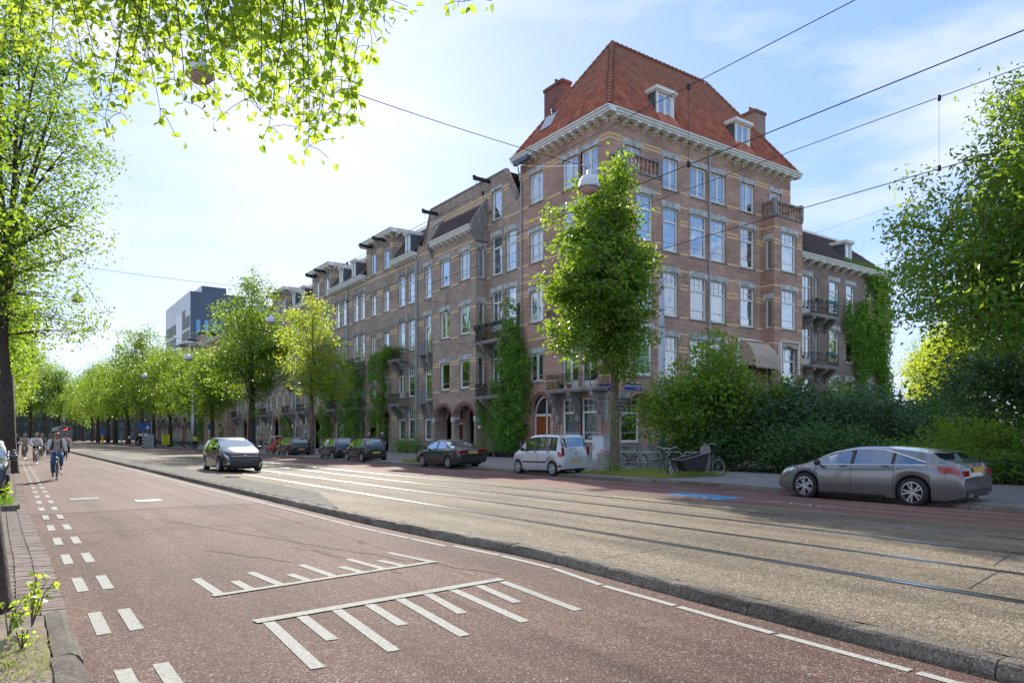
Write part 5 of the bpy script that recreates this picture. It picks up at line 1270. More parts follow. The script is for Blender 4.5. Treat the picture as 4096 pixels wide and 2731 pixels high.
for i, (x, y) in enumerate(((25.2,14.6),(25.4,13.1),(25.6,11.7),(25.9,10.5))):
    shrub('lavender_bush', ('lavender bush','second lavender bush','third lavender bush','last lavender bush')[i]+' along the pavement edge, counted from the cargo bike towards the estate car', (x,y,.1), [(0,0,.2,.75,.95,.34)], 90, 40, .07, m_lfb, 80+i, 'lavender along the garden edge', spread=.12, flower=m_lav, wr=.3)
for i, (x, y) in enumerate(((26.2,8.2),(26.3,6.6),(26.4,5.0),(26.4,3.3),(26.3,9.6))):
    shrub('garden_plant', ('strap-leaved plant behind the railing, beside the tail of the estate car','second strap-leaved plant behind the railing','third strap-leaved plant behind the railing','last strap-leaved plant behind the railing at the picture edge','strap-leaved plant hidden partly by the rear window of the estate car')[i], (x,y,.1), [(0,0,.28,.8,.9,.45)], 70, 26, .34, m_lfv, 90+i, 'strap-leaved plants behind the railing', spread=.2, wr=.12, cat='plant')
# climbers on the fronts
def climber(label, pts, dens, size, seed, plane='X', off=.32, mat=None, stem=True):
    """pts: (along, z, half width) centre line of the plant on the wall"""
    g = np.random.default_rng(seed); C_ = []
    for (a, z0, w0), (c, z1, w1) in zip(pts, pts[1:]):
        ln = math.hypot(c-a, z1-z0); n = max(6, int(dens*ln*(w0+w1)))
        t = g.uniform(0,1,n); u = g.uniform(-1,1,n)*(w0+(w1-w0)*t); dd = g.uniform(.1,1,n)*off*(1.15-np.abs(u)/(w0+w1+.01)*.6)*2
        C_.append(np.stack([a+(c-a)*t+u, dd, z0+(z1-z0)*t+g.normal(size=n)*.15], 1))
    cl = np.concatenate(C_); per = 26; P = np.repeat(cl, per, axis=0)+g.normal(size=(len(cl)*per,3))*[.17,.1,.16]; P[:,1] = np.maximum(P[:,1], .04)
    base = (XW, pts[0][0], 0) if plane == 'X' else (pts[0][0], YC, 0)
    if plane == 'X': W_ = np.stack([-P[:,1], P[:,0]-pts[0][0], P[:,2]], 1)
    else: W_ = np.stack([P[:,0]-pts[0][0], -P[:,1], P[:,2]], 1)
    t = thing('climbing_plant', base, label, 'climbing plant', 0, 'climbers on the house fronts')
    leaves('foliage', W_, size, mat or m_lfv, t, seed, droop=-.7, wr=.4)
    if stem:
        b = MB(); sp = [((-.08, a-pts[0][0], z) if plane == 'X' else (a-pts[0][0], -.08, z)) for a, z, _ in pts]
        b.tube([(sp[0][0],sp[0][1],0)]+sp, .045, 5); b.tube([(sp[0][0]-.05,sp[0][1]+.15,0)]+[(p[0]-.03,p[1]+.1,p[2]) for p in sp], .03, 5); b.build('stem', m_bark, t)
    return t
climber('tall tapering wisteria climbing the drainpipe between the mansion and the gabled house', [(41.9,.5,.4),(42.0,1.6,1.2),(42.1,3.2,1.8),(41.9,4.8,1.9),(41.6,6.6,1.85),(41.7,8.2,1.15),(41.9,9.6,.45),(41.6,11.2,.25)], 17, .21, 101, off=.7)
climber('lower leafy climber bending over the porch of the gabled house', [(43.0,.6,.7),(43.9,1.6,1.1),(44.8,2.4,.8),(45.6,3.4,.5),(45.9,4.1,.3)], 14, .16, 102, off=.5)
climber('climber that winds up to a leafy canopy on a second floor balcony', [(64.6,.8,.7),(64.2,2.4,1.2),(64.6,3.6,1.3),(64.8,5.0,1.2),(64.2,6.4,1.1),(64.9,7.8,1.4),(64.6,8.8,1.9),(62.9,9.6,2.0),(61.6,9.9,1.1)], 10, .18, 103, off=.7)
climber('broad full-height climber covering a terrace house behind the small parked cars', [(71.6,1.2,2.2),(71.6,3.0,2.8),(71.4,4.8,2.7),(71.2,6.4,2.2),(71.0,8.0,2.5),(71.0,9.3,1.8)], 8, .2, 104, off=.7)
climber('climber hanging from the balcony left of the broad climber', [(78.8,1.2,1.4),(79.4,3.0,1.3),(78.6,5.4,1.9),(78.2,7.4,1.7),(78.6,8.8,1.2)], 7, .2, 105, off=.6)
climber('small climber on the wall behind the red microcar', [(93,1.0,1.3),(93,2.8,1.2),(93.4,4.2,.8)], 7, .22, 106, off=.6)
climber('dark climber left of the broad street tree', [(126,1.0,2),(126,6,2.2),(126,10,1.6),(126,12.6,.8)], 4, .26, 107, off=.7)
climber('tallest ivy column, rising to the gutter left of the projecting house', [(141.5,1,2),(142,8,2.4),(142.3,14,2.2),(142.5,18.2,1.0)], 4, .28, 108, off=.9)
# ivy curtain on the low house
g = np.random.default_rng(7); poly = [(59.4,15.6),(62.95,15.7),(63.3,2.2),(62.0,5.5),(60.6,7.8),(59.2,6.0),(57.9,6.2),(57.0,9.0),(55.9,10.8),(56.3,12.9),(57.3,11.4),(58.4,12.9),(59.3,13.0),(59.6,14.2)]
def inpoly(x, y):
    c = False
    for (a, b1), (e, f) in zip(poly, poly[1:]+poly[:1]):
        if (b1 > y) != (f > y) and x < (e-a)*(y-b1)/(f-b1)+a: c = not c
    return c
cl = [(x, z) for x, z in g.uniform((55,2),(63.6,16),(2600,2)) if inpoly(x, z) and not (59.6 < x < 60.7 and (11.6 < z < 14.1 or z < 6.4))]
P = np.repeat([(x-60, -.15-.35*((x*7+z*3) % 1), z) for x, z in cl], 13, axis=0)+g.normal(size=(len(cl)*13,3))*[.2,.1,.2]; P[:,1] = np.minimum(P[:,1], -.03)
iv = thing('climbing_plant', (60,YC,0), 'thick ivy curtain over the far end of the lower brown house', 'climbing plant', 0, 'climbers on the house fronts')
leaves('foliage', P, .20, m_lfv, iv, 9, droop=-.6)
P2 = np.repeat(g.uniform((63.2,YC-.1,1),(63.7,YC+6,16),(420,3)), 14, axis=0)-[60,YC,0]+g.normal(size=(420*14,3))*.24; leaves('side_foliage', P2, .2, m_lfv, iv, 10, droop=-.6)
leaves('roof_foliage', np.repeat(g.uniform((55.5,YC-.6,15.8),(63,YC-.2,16.1),(70,3)),10,axis=0)-[60,YC,0]+g.normal(size=(700,3))*.12, .16, m_lfv, iv, 12)
# the near street tree: trunk at the left edge, twigs hanging into the top of the picture
nt_ = thing('street_tree', (-.33,8.0,0), 'nearest street tree, mossy trunk at the left edge and leafy twigs hanging from the top', 'tree')
b = MB(); tp = [(.0,-.05,-.1),(0,0,.1),(0,.0,.35),(-.03,.02,.9),(-.2,.1,2.6),(-.2,.1,4.6),(0,.1,6.4),(.3,.2,8.2)]
b.tube([(x,y,z) for x,y,z in tp], [.38,.33,.30,.27,.25,.22,.19,.15], 16); b.build('trunk', m_bark2, nt_, smooth=True)
def px3(x, y, z):      # a point of the crown, given by bearing, height angle and distance (all in plain metres afterwards)
    xc = (x-2048)/2840*z; c, s = math.cos(R(35.1)), math.sin(R(35.1)); return Vector((xc*c+z*s+.33, -xc*s+z*c-8.0, 1.6+(1744-y)/2840*z))
TW = [(60,190,7.2),(140,160,7.6),(200,230,7.0),(260,90,7.5),(330,290,6.4),(350,60,7.4),(400,350,6.6),(420,520,6.3),(480,500,6.5),(500,330,7.0),(560,380,7.2),(600,230,6.8),(640,480,6.6),(660,180,7.4),(700,360,6.4),(740,450,6.8),(780,250,6.5),(820,380,7.0),(860,410,6.6),(900,200,7.1),(930,350,6.9),(980,440,6.5),(1010,250,6.8),(1040,490,6.4),(1060,350,7.1),(1075,560,6.4),(1100,420,6.9),(1130,180,7.0),(1150,470,6.6),(1160,330,6.6),(1200,390,6.9),(1215,540,6.4),(1235,640,6.2),(1270,560,6.3),(1290,440,6.9),(1340,500,6.6),(1385,430,6.8),(1420,470,6.7),(455,150,7.3),(540,120,7.6),(720,90,7.1),(840,110,7.3),(960,90,7.2),(1050,80,7.4),(1110,60,7.0),(620,60,7.0),(300,120,8.0),(100,70,7.8),(1440,60,6.5),(1480,120,6.4),(1855,20,6.4),(590,300,8.0),(880,300,8.2),(1000,160,8.3),(760,170,8.2),(1180,250,8.0)]
rb = MB(); LV = []; rr = random.Random(8)
hubs = [Vector((1.2,.5,6.9)),Vector((2.4,-.6,6.6)),Vector((3.6,-1.6,6.3)),Vector((4.6,-2.0,6.6)),Vector((1.5,-1.6,7.0)),Vector((6.0,-2.9,6.6))]
for h_ in hubs: rb.tube([Vector((-.1,.1,5.6)), Vector((-.1,.1,5.6)).lerp(h_,.5)+Vector((0,0,.45)), h_], [.075,.05,.025], 6, False)
for (x, y, z) in TW:
    y = y*.93-12
    e_ = px3(x, y, z); st = min(hubs, key=lambda q: (q-e_).length); topz = max(e_.z+.8, min(st.z, e_.z+1.9))
    p0 = px3(x-rr.uniform(-160,330), y, z+rr.uniform(-.3,.3))+Vector((0,0,topz-e_.z)); 
    c1 = p0.lerp(e_, .45)+Vector((.12,.0,.25)); n = 12
    pts = [p0*(1-t)**2+c1*2*t*(1-t)+e_*t*t for t in [i/n for i in range(n+1)]]
    rb.tube([st, st.lerp(p0,.55)+Vector((0,0,.3))]+pts, [.02,.014]+[.010-.0075*i/n for i in range(n+1)], 5, False)
    for i in range(1, n+1):
        for k in range(rr.choice((2,2,3,4)) if i < n else 4):
            d = Vector((rr.uniform(-1,1),rr.uniform(-1,1),rr.uniform(-.9,.5)))*rr.uniform(.05,.26); q = pts[i]+d
            if d.length > .09: rb.tube([pts[i], pts[i]+d*.5+Vector((0,0,.02)), q], .003, 3, False)
            for _ in range(rr.choice((2,2,3,4))): LV.append(q+Vector((rr.uniform(-.09,.09),rr.uniform(-.09,.09),rr.uniform(-.07,.07))))
rb.build('branches', m_bark2, nt_)
lm = []
for s in range(3):
    q = MB(); out_ = [(0,0),(.34,.14),(.46,.40),(.34,.72),(0,1.0),(-.36,.70),(-.47,.38),(-.32,.13)]
    for i in range(4):
        a, c = out_[i], out_[i+1]; f = lambda p: (p[0]*.9, p[1], abs(p[0])*(.3+.1*s)-.12*p[1]**2)
        q.poly([(0,a[1],-.12*a[1]**2), f(a), f(c), (0,c[1],-.12*c[1]**2)])
        a, c = out_[(8-i)%8], out_[7-i]; q.poly([f(a), (0,a[1],-.12*a[1]**2), (0,c[1],-.12*c[1]**2), f(c)])
    lm.append(q.mesh('leaf', m_lfn))
LV.sort(key=lambda p: (p-Vector((.33,-8,1.6))).length); q = MB(); q.v = []
for i, p in enumerate(LV):
    sc_ = rr.uniform(.045,.10); ro = (rr.uniform(-2.0,.3), rr.uniform(-.9,.9), rr.uniform(0,6.28))
    if i < 290:
        o = put('leaf', lm[i%3], nt_, p, rot=ro); o.scale = (sc_,)*3
    else:
        M4 = Matrix.LocRotScale(p, __import__('mathutils').Euler(ro), Vector((sc_,)*3)); me = lm[i%3]; n0 = len(q.v)
        q.v += [tuple(M4 @ v.co) for v in me.vertices]; q.f += [tuple(n0+k for k in f.vertices) for f in me.polygons]; q.m += [0]*len(me.polygons)
cr_ = q.build('leaves', m_lfn, nt_); cr_['kind'] = 'stuff'
print('near leaves', len(LV))
# weeds, shoots and grass
def tuft(name, label, x0, x1, y0, y1, n, h, mat, seed, z=.1, kind='stuff', cat='grass'):
    g = np.random.default_rng(seed); P = g.uniform((x0,y0,z),(x1,y1,z+.01),(n,3)); o = leaves(name, P, h, mat, None, seed, droop=1.6, wr=.10)
    return tag(o, label, cat, kind=kind)
tuft('grass', 'dry grass round the foot of the corner tree and bicycle stands', 18.4, 22.2, 17.2, 21.6, 5200, .20, m_grass, 1)
tuft('grass', 'grass and moss on the sandy plot in the near left corner', -1.6, .2, 5.2, 6.3, 2200, .055, m_grass, 2, .10)
tuft('grass', 'grass in the small kerbed plot by the front of the small dark car', -1.0, -.02, 18.7, 20.8, 1500, .14, m_lfv, 3, .1)
tuft('grass', 'weeds in the road gutter beside the dark coupe', 18.2, 19.6, 34.2, 37.0, 1500, .22, m_grass, 4)
def sprout(label, loc, seed, h=.5, n=40, size=.055, w_=.14):
    g = random.Random(seed); t = thing('sapling', loc, label, 'weed', 0, 'weeds and suckers'); b = MB(); P = []
    for k in range(5):
        a = g.uniform(0,6.28); tip = Vector((math.cos(a)*w_*g.uniform(.4,1.4), math.sin(a)*w_*g.uniform(.4,1.4), h*g.uniform(.6,1)))
        pts = [Vector((0,0,0)), tip*.5+Vector((0,0,.08)), tip]; b.tube(pts, [.005,.004,.002], 4, False)
        for i in range(n//5): u = g.uniform(.25,1); P.append(tuple(tip*u+Vector((g.uniform(-.04,.04),g.uniform(-.04,.04),.02))))
    b.build('stem', m_bark, t); leaves('foliage', P, size, m_lfn, t, seed, droop=-.1, wr=.75); return t
sprout('leafy sucker growing beside the mossy trunk over the near kerb', (.12,6.75,.1), 1, .5, 60); sprout('low sprout at the foot of the near mossy trunk', (-.03,6.5,.1), 2, .3, 50, .045)
sprout('small yellowish weed on the sandy plot', (.05,6.0,.1), 3, .16, 30, .03, .08); sprout('weed standing in the kerbed plot by the small dark car', (-.15,19.4,.1), 4, .45, 60, .08)
for i, (x, y, s_) in enumerate(((28.9,57.5,1.5),(29.2,59.5,1.1),(28.8,55.5,1.3),(19.2,35.3,.5))): shrub('weed_clump', ('tall weeds against the plinth right of the drainpipe','grassy weeds below the terrace windows','tall weeds below the french balconies','green weed patch at the kerb behind the dark coupe')[i], (x,y,.1), [(0,0,s_*.4,.45*s_+.2,.7,s_*.55)], 60, 26, .12, m_lfv, 120+i, 'weeds along the fronts', cat='weed', wr=.3)

# ---------------------------------------------------------------- vehicles
def paint(name, c, metal=.5, rough=.28):
    m = M_(name, c, rough, metal, var=.04, vs=2, spec=.5, coat=1); return m
m_tyre = M_('tyre_rubber', (.018,.018,.018), .85, var=.2)
m_rim = M_('alloy_rim', (.55,.56,.58), .3, metal=.9, var=.05)
m_cap = M_('hub_cap', (.50,.52,.54), .4, metal=.5, var=.05)
m_cglass = glass_mat('car_glass', tint=(.50,.66,.66), base=.09, top=.9, rough=.01)
m_cdark = M_('car_interior', (.02,.022,.025), .8, var=.2)
m_plast = M_('black_plastic', (.022,.022,.024), .5, var=.1)
m_chrome = M_('chrome', (.75,.76,.78), .12, metal=1, var=0)
m_tail = M_('tail_lamp_red', (.26,.004,.008), .15, var=.1, coat=1)
m_lampc = M_('head_lamp_glass', (.55,.60,.64), .08, metal=.6, var=.1, coat=1)
m_amber = M_('amber_lens', (.7,.22,.03), .2, var=0)
m_platey = M_('number_plate_yellow', (.62,.36,.06), .5, var=.05)
m_seam = M_('door_seam', (.008,.008,.009), .9, var=0)
def wheel(parent, x, y, r, w_, side, style, mat_rim):
    def mk():
        t = MB(); rr_ = r*.70
        t.lathe([(rr_,-w_/2),(r*.93,-w_/2),(r*.985,-w_*.40),(r,-w_*.25),(r,w_*.25),(r*.985,w_*.40),(r*.93,w_/2),(rr_,w_/2)], 32, axis='y')
        return t.mesh('tyre', m_tyre, True)
    def mr():
        s = MB(); rr_ = r*.715; o = w_/2
        s.lathe([(rr_,-o*.6),(rr_,o*1.0),(rr_*.94,o*1.02),(rr_*.90,o*.7),(rr_*.90,o*.1)], 28, axis='y')
        if style == 'disc':
            s.lathe([(.0,o*.95),(rr_*.3,o*.95),(rr_*.55,o*.8),(rr_*.93,o*.92)], 28, axis='y')
            s.mat(1)
            for i in range(7):
                a = 6.283*i/7; c_, d_ = math.cos(a), math.sin(a); s.obox((c_*rr_*.68, o*.90, d_*rr_*.68), rr_*.13, .012, .022, Matrix.Rotation(-a, 3, 'Y'))
        else:
            n = {'five':5,'double':5,'ten':9}[style]
            s.lathe([(.0,o*.75),(rr_*.2,o*.78),(rr_*.22,o*.4)], 16, axis='y')
            for i in range(n):
                for dd in ((-.19,.19) if style == 'double' else (0,)):
                    a = 6.283*i/n+dd*1.1; c_, d_ = math.cos(a), math.sin(a)
                    s.obox((c_*rr_*.55, o*.62, d_*rr_*.55), rr_*.40, .018, {'five':.045,'double':.019,'ten':.02}[style], Matrix.Rotation(-a, 3, 'Y'))
            s.mat(1); s.lathe([(0,-o*.1),(rr_*.9,-o*.1)], 20, axis='y')
        return s.mesh('rim', [mat_rim, m_plast])
    k = (round(r,3), round(w_,3), style, mat_rim.name)
    t = put('wheel', None, parent, (x,y,r), 0 if side > 0 else math.pi); put('tyre', cached(('ty',)+k, mk), t); put('rim', cached(('ri',)+k, mr), t)
    return t
def smooth1(pts, it=2):
    for _ in range(it):
        q = [pts[0]]
        for a, b_ in zip(pts, pts[1:]): q += [(a[0]*.75+b_[0]*.25, a[1]*.75+b_[1]*.25), (a[0]*.25+b_[0]*.75, a[1]*.25+b_[1]*.75)]
        pts = q+[pts[-1]]
    return pts
def car(name, label, loc, rz, p, roll=0, group='cars parked along the kerb', cat='car'):
    L_, W, H = p['L'], p['W'], p['H']; h2 = L_/2; pm = p['paint']
    t = thing(name, loc, label, cat, rz, group); t.rotation_euler = (roll, 0, rz)
    topx, topz = zip(*smooth1(p['top'])); bx, bz_ = zip(*smooth1(p['belt'],1))
    wx = p['wheels']; r = p['r']; R_ = r*1.17; zb0 = p.get('zb', .19)
    fr, rf, ex = p.get('front', .80), p.get('rear', .84), p.get('ex', 5)
    def hw(x):
        u = abs(x)/h2; k = (fr if x > 0 else rf); return W/2*(1-(1-k)*u**ex)
    (rg0, rg1), (ws0, ws1) = p['rear_glass'], p['windscreen']      # x ranges, rear and front
    zref = p.get('belt0', 0.9)
    def sec(x):
        zt = float(np.interp(x, topx, topz)); zs = min(float(np.interp(x, bx, bz_)), zt-.035)
        gh = min(1, max(0, (zt-zs-.04)/(H-zref-.04))); b_ = hw(x); zb = zb0+ (.10*max(0,(abs(x)/h2-.86)/.14)); za = zb
        for w_ in wx:
            d = R_*R_-(x-w_)**2
            if d > 0: za = max(za, r+math.sqrt(d)*.98)
        za = min(za, zs-.06); tum = p.get('tumble', .20)
        yr = b_*.945-tum*gh if gh > .03 else b_*.86
        zr = zs+(zt-zs)*(.86 if gh > .3 else .6)
        if 'taper' in p and x < p['taper'][1]:
            f_ = max(.10, min(1, (x-p['taper'][0])/(p['taper'][1]-p['taper'][0])))**.6; zr = zs+.012+(zr-zs-.012)*f_; yr = b_*.93+(yr-b_*.93)*f_
        return [(0,zb),(b_*.60,zb),(b_*.60,za),(b_*.95,za),(b_*.985,za+.05*(zs-za)/.6),(b_,za+(zs-za)*.42),(b_*.992,za+(zs-za)*.78),(b_*.955,zs-.012),(b_*.935,zs+.008*gh),(yr,zr),(yr*.90,zt-.022*(1 if gh > .3 else .5)),(yr*.5,zt-.004),(0,zt)]
    xs_ = {-h2, h2, -h2+.02, h2-.02, -h2+.07, h2-.07, rg0, rg1, ws0, ws1}
    for w_ in wx:
        for k in range(-8, 9): xs_.add(round(w_+R_*math.sin(k*math.pi/16)*1.0, 4))
        xs_ |= {round(w_-R_-.004,4), round(w_+R_+.004,4)}
    for d in p['doors']: xs_.add(d)
    for a, c in p['side_glass']: xs_ |= {a, c}
    n = int(L_/.11)
    for k in range(n+1):
        x = -h2+L_*k/n
        if min(abs(x-q) for q in xs_) > .035: xs_.add(x)
    xs_ = sorted(q for q in xs_ if -h2 <= q <= h2)
    S = [sec(x) for x in xs_]; K = len(S[0])
    body, glass, doors = MB(), MB(), [MB() for _ in p['doors'][:-1]]
    def P3(i, k, s): y, z = S[i][k]; return (xs_[i], y*s, z)
    for s in (1, -1):
        for i in range(len(xs_)-1):
            xm = (xs_[i]+xs_[i+1])/2
            for k in range(K-1):
                q = [P3(i,k,s), P3(i+1,k,s), P3(i+1,k+1,s), P3(i,k+1,s)]
                if s < 0: q.reverse()
                tgt = body
                if k == 8 and any(a < xm < c for a, c in p['side_glass']): tgt = glass
                elif k in (9,10,11) and (rg0 < xm < rg1 or ws0 < xm < ws1): tgt = glass
                elif 3 <= k <= 7:
                    for j, (a, c) in enumerate(zip(p['doors'], p['doors'][1:])):
                        if a < xm < c: tgt = doors[j]
                tgt.poly(q)
    for i, rev in ((0, True), (len(xs_)-1, False)):
        ring_ = [(xs_[i], y, z) for y, z in S[i][3:]] + [(xs_[i], -y, z) for y, z in reversed(S[i][3:-1])]
        body.poly(ring_ if not rev else ring_[::-1])
    def fin(b_, nm, mt, sm=True):
        me = b_.mesh(nm, mt, sm); bm = bmesh.new(); bm.from_mesh(me); bmesh.ops.remove_doubles(bm, verts=bm.verts, dist=.0004); bm.to_mesh(me); bm.free()
        try: me.set_sharp_from_angle(angle=R(38))
        except Exception: pass
        return put(nm, me, t)
    bo = fin(body, 'body', [pm]); fin(glass, 'glazing', m_cglass)
    dr_ = [fin(d, 'door', pm) for d in doors]
    def surf(x, k):      # k fractional
        s_ = sec(x); i = min(int(k), K-2); f = k-i; return (s_[i][0]*(1-f)+s_[i+1][0]*f, s_[i][1]*(1-f)+s_[i+1][1]*f)
    def patch(nm, xa, xb, ka, kb, mat, off=.006, n=6, m=4, parent=None, sides=(1,-1), skew=0):
        out_ = []
        for s in sides:
            b_ = MB(); g_ = {}
            for i in range(n+1):
                for j in range(m+1):
                    k = ka+(kb-ka)*j/m; x = xa+(xb-xa)*i/n + skew*(j/m); y, z = surf(max(-h2,min(h2,x)), k)
                    g_[i,j] = len(b_.v); b_.v.append((x+ (off if x > 0 else -off)*.3, (y+off)*s, z))
            for i in range(n):
                for j in range(m): b_.f.append((g_[i,j],g_[i+1,j],g_[i+1,j+1],g_[i,j+1])); b_.m.append(0)
            out_.append(b_.build(nm, mat, parent or t, smooth=True))
        return out_
    def seam(x, k0, k1, nm='seam', w_=.011, mat=None, dx=0):
        b_ = MB()
        for s in (1, -1):
            for j in range(10):
                ka, kb = k0+(k1-k0)*j/10, k0+(k1-k0)*(j+1)/10; (ya, za), (yb_, zb_) = surf(x+dx*j/10, ka), surf(x+dx*(j+1)/10, kb)
                b_.poly([(x+dx*j/10-w_/2,(ya+.003)*s,za),(x+dx*j/10+w_/2,(ya+.003)*s,za),(x+dx*(j+1)/10+w_/2,(yb_+.003)*s,zb_),(x+dx*(j+1)/10-w_/2,(yb_+.003)*s,zb_)])
        return b_
    sm = MB()
    for d in p['doors']:
        q = seam(d, 3.6, 7.95); n0 = len(sm.v); sm.v += q.v; sm.f += [tuple(n0+i for i in f) for f in q.f]; sm.m += q.m
    sm.build('door_seams', m_seam, t)['kind'] = 'stuff'
    # glass surrounds and pillars
    tr = MB()
    g0, g1 = p['side_glass'][0][0], p['side_glass'][-1][1]
    for s in (1, -1):
        for kk in (8.03, 8.97):
            pts = []
            for i in range(25):
                x = g0+(g1-g0)*i/24; y, z = surf(x, kk); pts.append((x, (y+.006)*s, z))
            tr.tube(pts, .011, 4, False)
    tr.build('window_trim', m_chrome if p.get('chrome') else m_plast, t)
    for (a, c), (e, f) in zip(p['side_glass'], p['side_glass'][1:]): patch('pillar', c, e, 8.02, 8.98, m_plast, .004, 2, 4)
    # cabin inside
    b_ = MB(); xa, xb = rg1-.1, ws0+.05; b_.box(xa, xb, -W*.40, W*.40, .35, zref-.14); b_.build('dashboard_and_floor', m_cdark, t)
    for x in p.get('seats', ()):
        for y in (-W*.21, W*.21):
            b_ = MB(); b_.box(x-.07,x+.07,y-.22,y+.22,.5,1.0); b_.box(x-.05,x+.05,y-.12,y+.12,1.02,1.2); b_.build('seat', m_cdark, t)
    for w_ in wx:
        for s in (1, -1): wheel(t, w_, s*(W/2-.115), r, p.get('tw', .20), s, p.get('rimstyle', 'five'), p.get('rimmat', m_rim))
    b_ = MB(); b_.box(-h2*.9,h2*.9,-W*.33,W*.33,zb0-.02,.42); b_.build('underbody', m_plast, t)
    # lamps, bumpers, plates
    for sp in p.get('patches', ()): patch(*sp[:5], sp[5], **(sp[6] if len(sp) > 6 else {}))
    for nm, (x0, x1, y0, y1, z0, z1), mat, mirror in p.get('boxes', ()):
        for s in ((1,-1) if mirror else (1,)):
            b_ = MB(); b_.box(x0, x1, min(y0*s,y1*s), max(y0*s,y1*s), z0, z1); b_.build(nm, mat, t)
    for s in (1, -1):      # mirrors and handles
        xm = p['mirror']; y, z = surf(xm, 8.0); b_ = MB()
        for i in range(7):
            for j in range(10):
                pass
        e_ = MB(); prof = [(0.001,-.5),(.32,-.46),(.47,-.25),(.5,0),(.46,.3),(.3,.46),(.001,.5)]
        e_.lathe(prof, 12, axis='y'); e_.v = [(xm+.06+v[0]*.13, s*(y+.13)+v[1]*.19, z+.075+v[2]*.16) for v in e_.v]; e_.tube([(xm+.04,s*(y-.02),z+.0),(xm+.05,s*(y+.08),z+.05)], .022, 5)
        e_.build('mirror', p.get('mirror_mat', m_plast), t, smooth=True)
        for hx in p.get('handles', ()):
            y, z = surf(hx, p.get('hk', 7.2)); b_ = MB(); b_.box(hx-.09,hx+.09,min(s*y,s*(y+.028)),max(s*y,s*(y+.028)),z-.012,z+.014); b_.build('door_handle', p.get('handle_mat', pm), t)
    return t
m_pgrey = paint('grey_metallic_paint', (.20,.205,.21), .6, .22); m_psilver = paint('silver_paint', (.62,.64,.66), .35, .35); m_pgreen = paint('dark_green_paint', (.030,.042,.038), .4)
m_pblack = paint('black_paint', (.012,.013,.016), .3, .22); m_pblue = paint('dark_blue_paint', (.028,.045,.065), .4, .25); m_pred = paint('red_paint', (.40,.02,.02), .1, .3); m_pdk = paint('slate_paint', (.035,.045,.055), .4, .25)
def P_estate():
    h = 2.32
    return dict(L=4.64, W=1.78, H=1.37, r=.335, tw=.23, paint=m_pgrey, wheels=(-1.29,1.42), zb=.17, belt0=.93,
      top=[(-h,.70),(-h+.03,.98),(-h+.16,1.02),(-h+.42,1.10),(-h+.66,1.235),(-h+1.0,1.30),(-.6,1.355),(-.1,1.37),(.35,1.345),(.75,1.25),(1.05,1.10),(1.35,.955),(1.8,.87),(2.1,.80),(2.25,.72),(2.32,.56)],
      taper=(-1.62,-.62), belt=[(-h,.66),(-h+.1,.94),(-1.6,.965),(-.6,.925),(.4,.90),(1.2,.875),(1.7,.82),(2.1,.76),(2.32,.52)], rear_glass=(-1.93,-1.64), windscreen=(.60,1.27), side_glass=[(-1.56,-.86),(-.78,.12),(.22,1.02)], doors=[-.86,.17,1.13], chrome=True,
      rimstyle='double', seats=(-.55,.35), mirror=.95, handles=(-.68,.38), tumble=.24, front=.74, rear=.80, ex=4,
      patches=[('tail_lamp',-2.30,-1.86,6.05,7.35,m_tail,dict(skew=.10)),('head_lamp',1.80,2.26,6.3,7.6,m_lampc,dict(skew=-.1)),('side_skirt',-.9,1.0,3.15,3.9,m_plast,dict(n=8))],
      boxes=[('number_plate',(-2.335,-2.325,-.26,.26,.80,.92),m_platey,False),('rear_bumper',(-2.34,-2.2,-.60,.60,.26,.42),m_plast,False),('exhaust',(-2.37,-2.2,.38,.56,.27,.33),m_chrome,True),('roof_spoiler',(-1.86,-1.60,-.50,.50,1.225,1.25),m_pgrey,False),('tail_lamp',(-2.325,-2.25,.45,.68,.72,.85),m_tail,True),('emblem',(-2.335,-2.32,-.05,.05,.95,1.0),m_chrome,False)])
E1 = car('estate_car', 'grey metallic estate car with arched roof parked at the right, half on the pavement', (17.80,9.36,.0), PI2, P_estate(), R(-1.6))
def P_mpv():
    h = 1.75
    return dict(L=3.5, W=1.6, H=1.66, r=.285, tw=.165, paint=m_psilver, wheels=(-1.14,1.22), zb=.20, belt0=.98,
      top=[(-h,.60),(-h+.01,1.0),(-h+.08,1.10),(-h+.24,1.60),(-h+.42,1.645),(-.6,1.66),(.0,1.655),(.35,1.60),(.62,1.45),(.95,1.16),(1.15,1.04),(1.5,.90),(1.68,.76),(1.75,.50)],
      belt=[(-h,.55),(-h+.04,.98),(-1,1.0),(0,.98),(.8,.95),(1.2,.93),(1.6,.76),(1.75,.45)], rear_glass=(-1.665,-1.53), windscreen=(.40,1.0), side_glass=[(-1.42,-1.13),(-1.02,-.28),(-.18,.66)], doors=[-1.06,-.23,.86],
      rimstyle='disc', rimmat=m_cap, seats=(-.6,.2), mirror=.62, handles=(-.92,-.05), tumble=.13, front=.80, rear=.90, ex=6, handle_mat=m_plast, hk=6.9,
      patches=[('tail_lamp',-1.74,-1.50,5.9,7.9,m_tail,{}),('head_lamp',1.45,1.70,6.2,7.6,m_lampc,{}),('rub_strip',-1.0,.82,4.9,5.12,m_plast,dict(n=8,m=1)),('bumper_strip',-1.74,-1.45,4.3,4.55,m_plast,dict(m=1)),('indicator',.97,1.02,6.2,6.5,m_amber,{})],
      boxes=[('number_plate',(-1.775,-1.765,-.26,.26,.50,.61),m_platey,False),('rear_bumper',(-1.80,-1.6,-.70,.70,.28,.52),m_psilver,False),('tail_lamp',(-1.76,-1.70,.60,.705,.80,1.12),m_tail,True),('wiper',(-1.79,-1.75,-.02,.4,1.075,1.09),m_plast,False),('emblem',(-1.765,-1.75,-.04,.04,.86,.93),m_chrome,False),('plate_recess',(-1.758,-1.75,-.35,.35,.66,.74),m_psilver,False)])
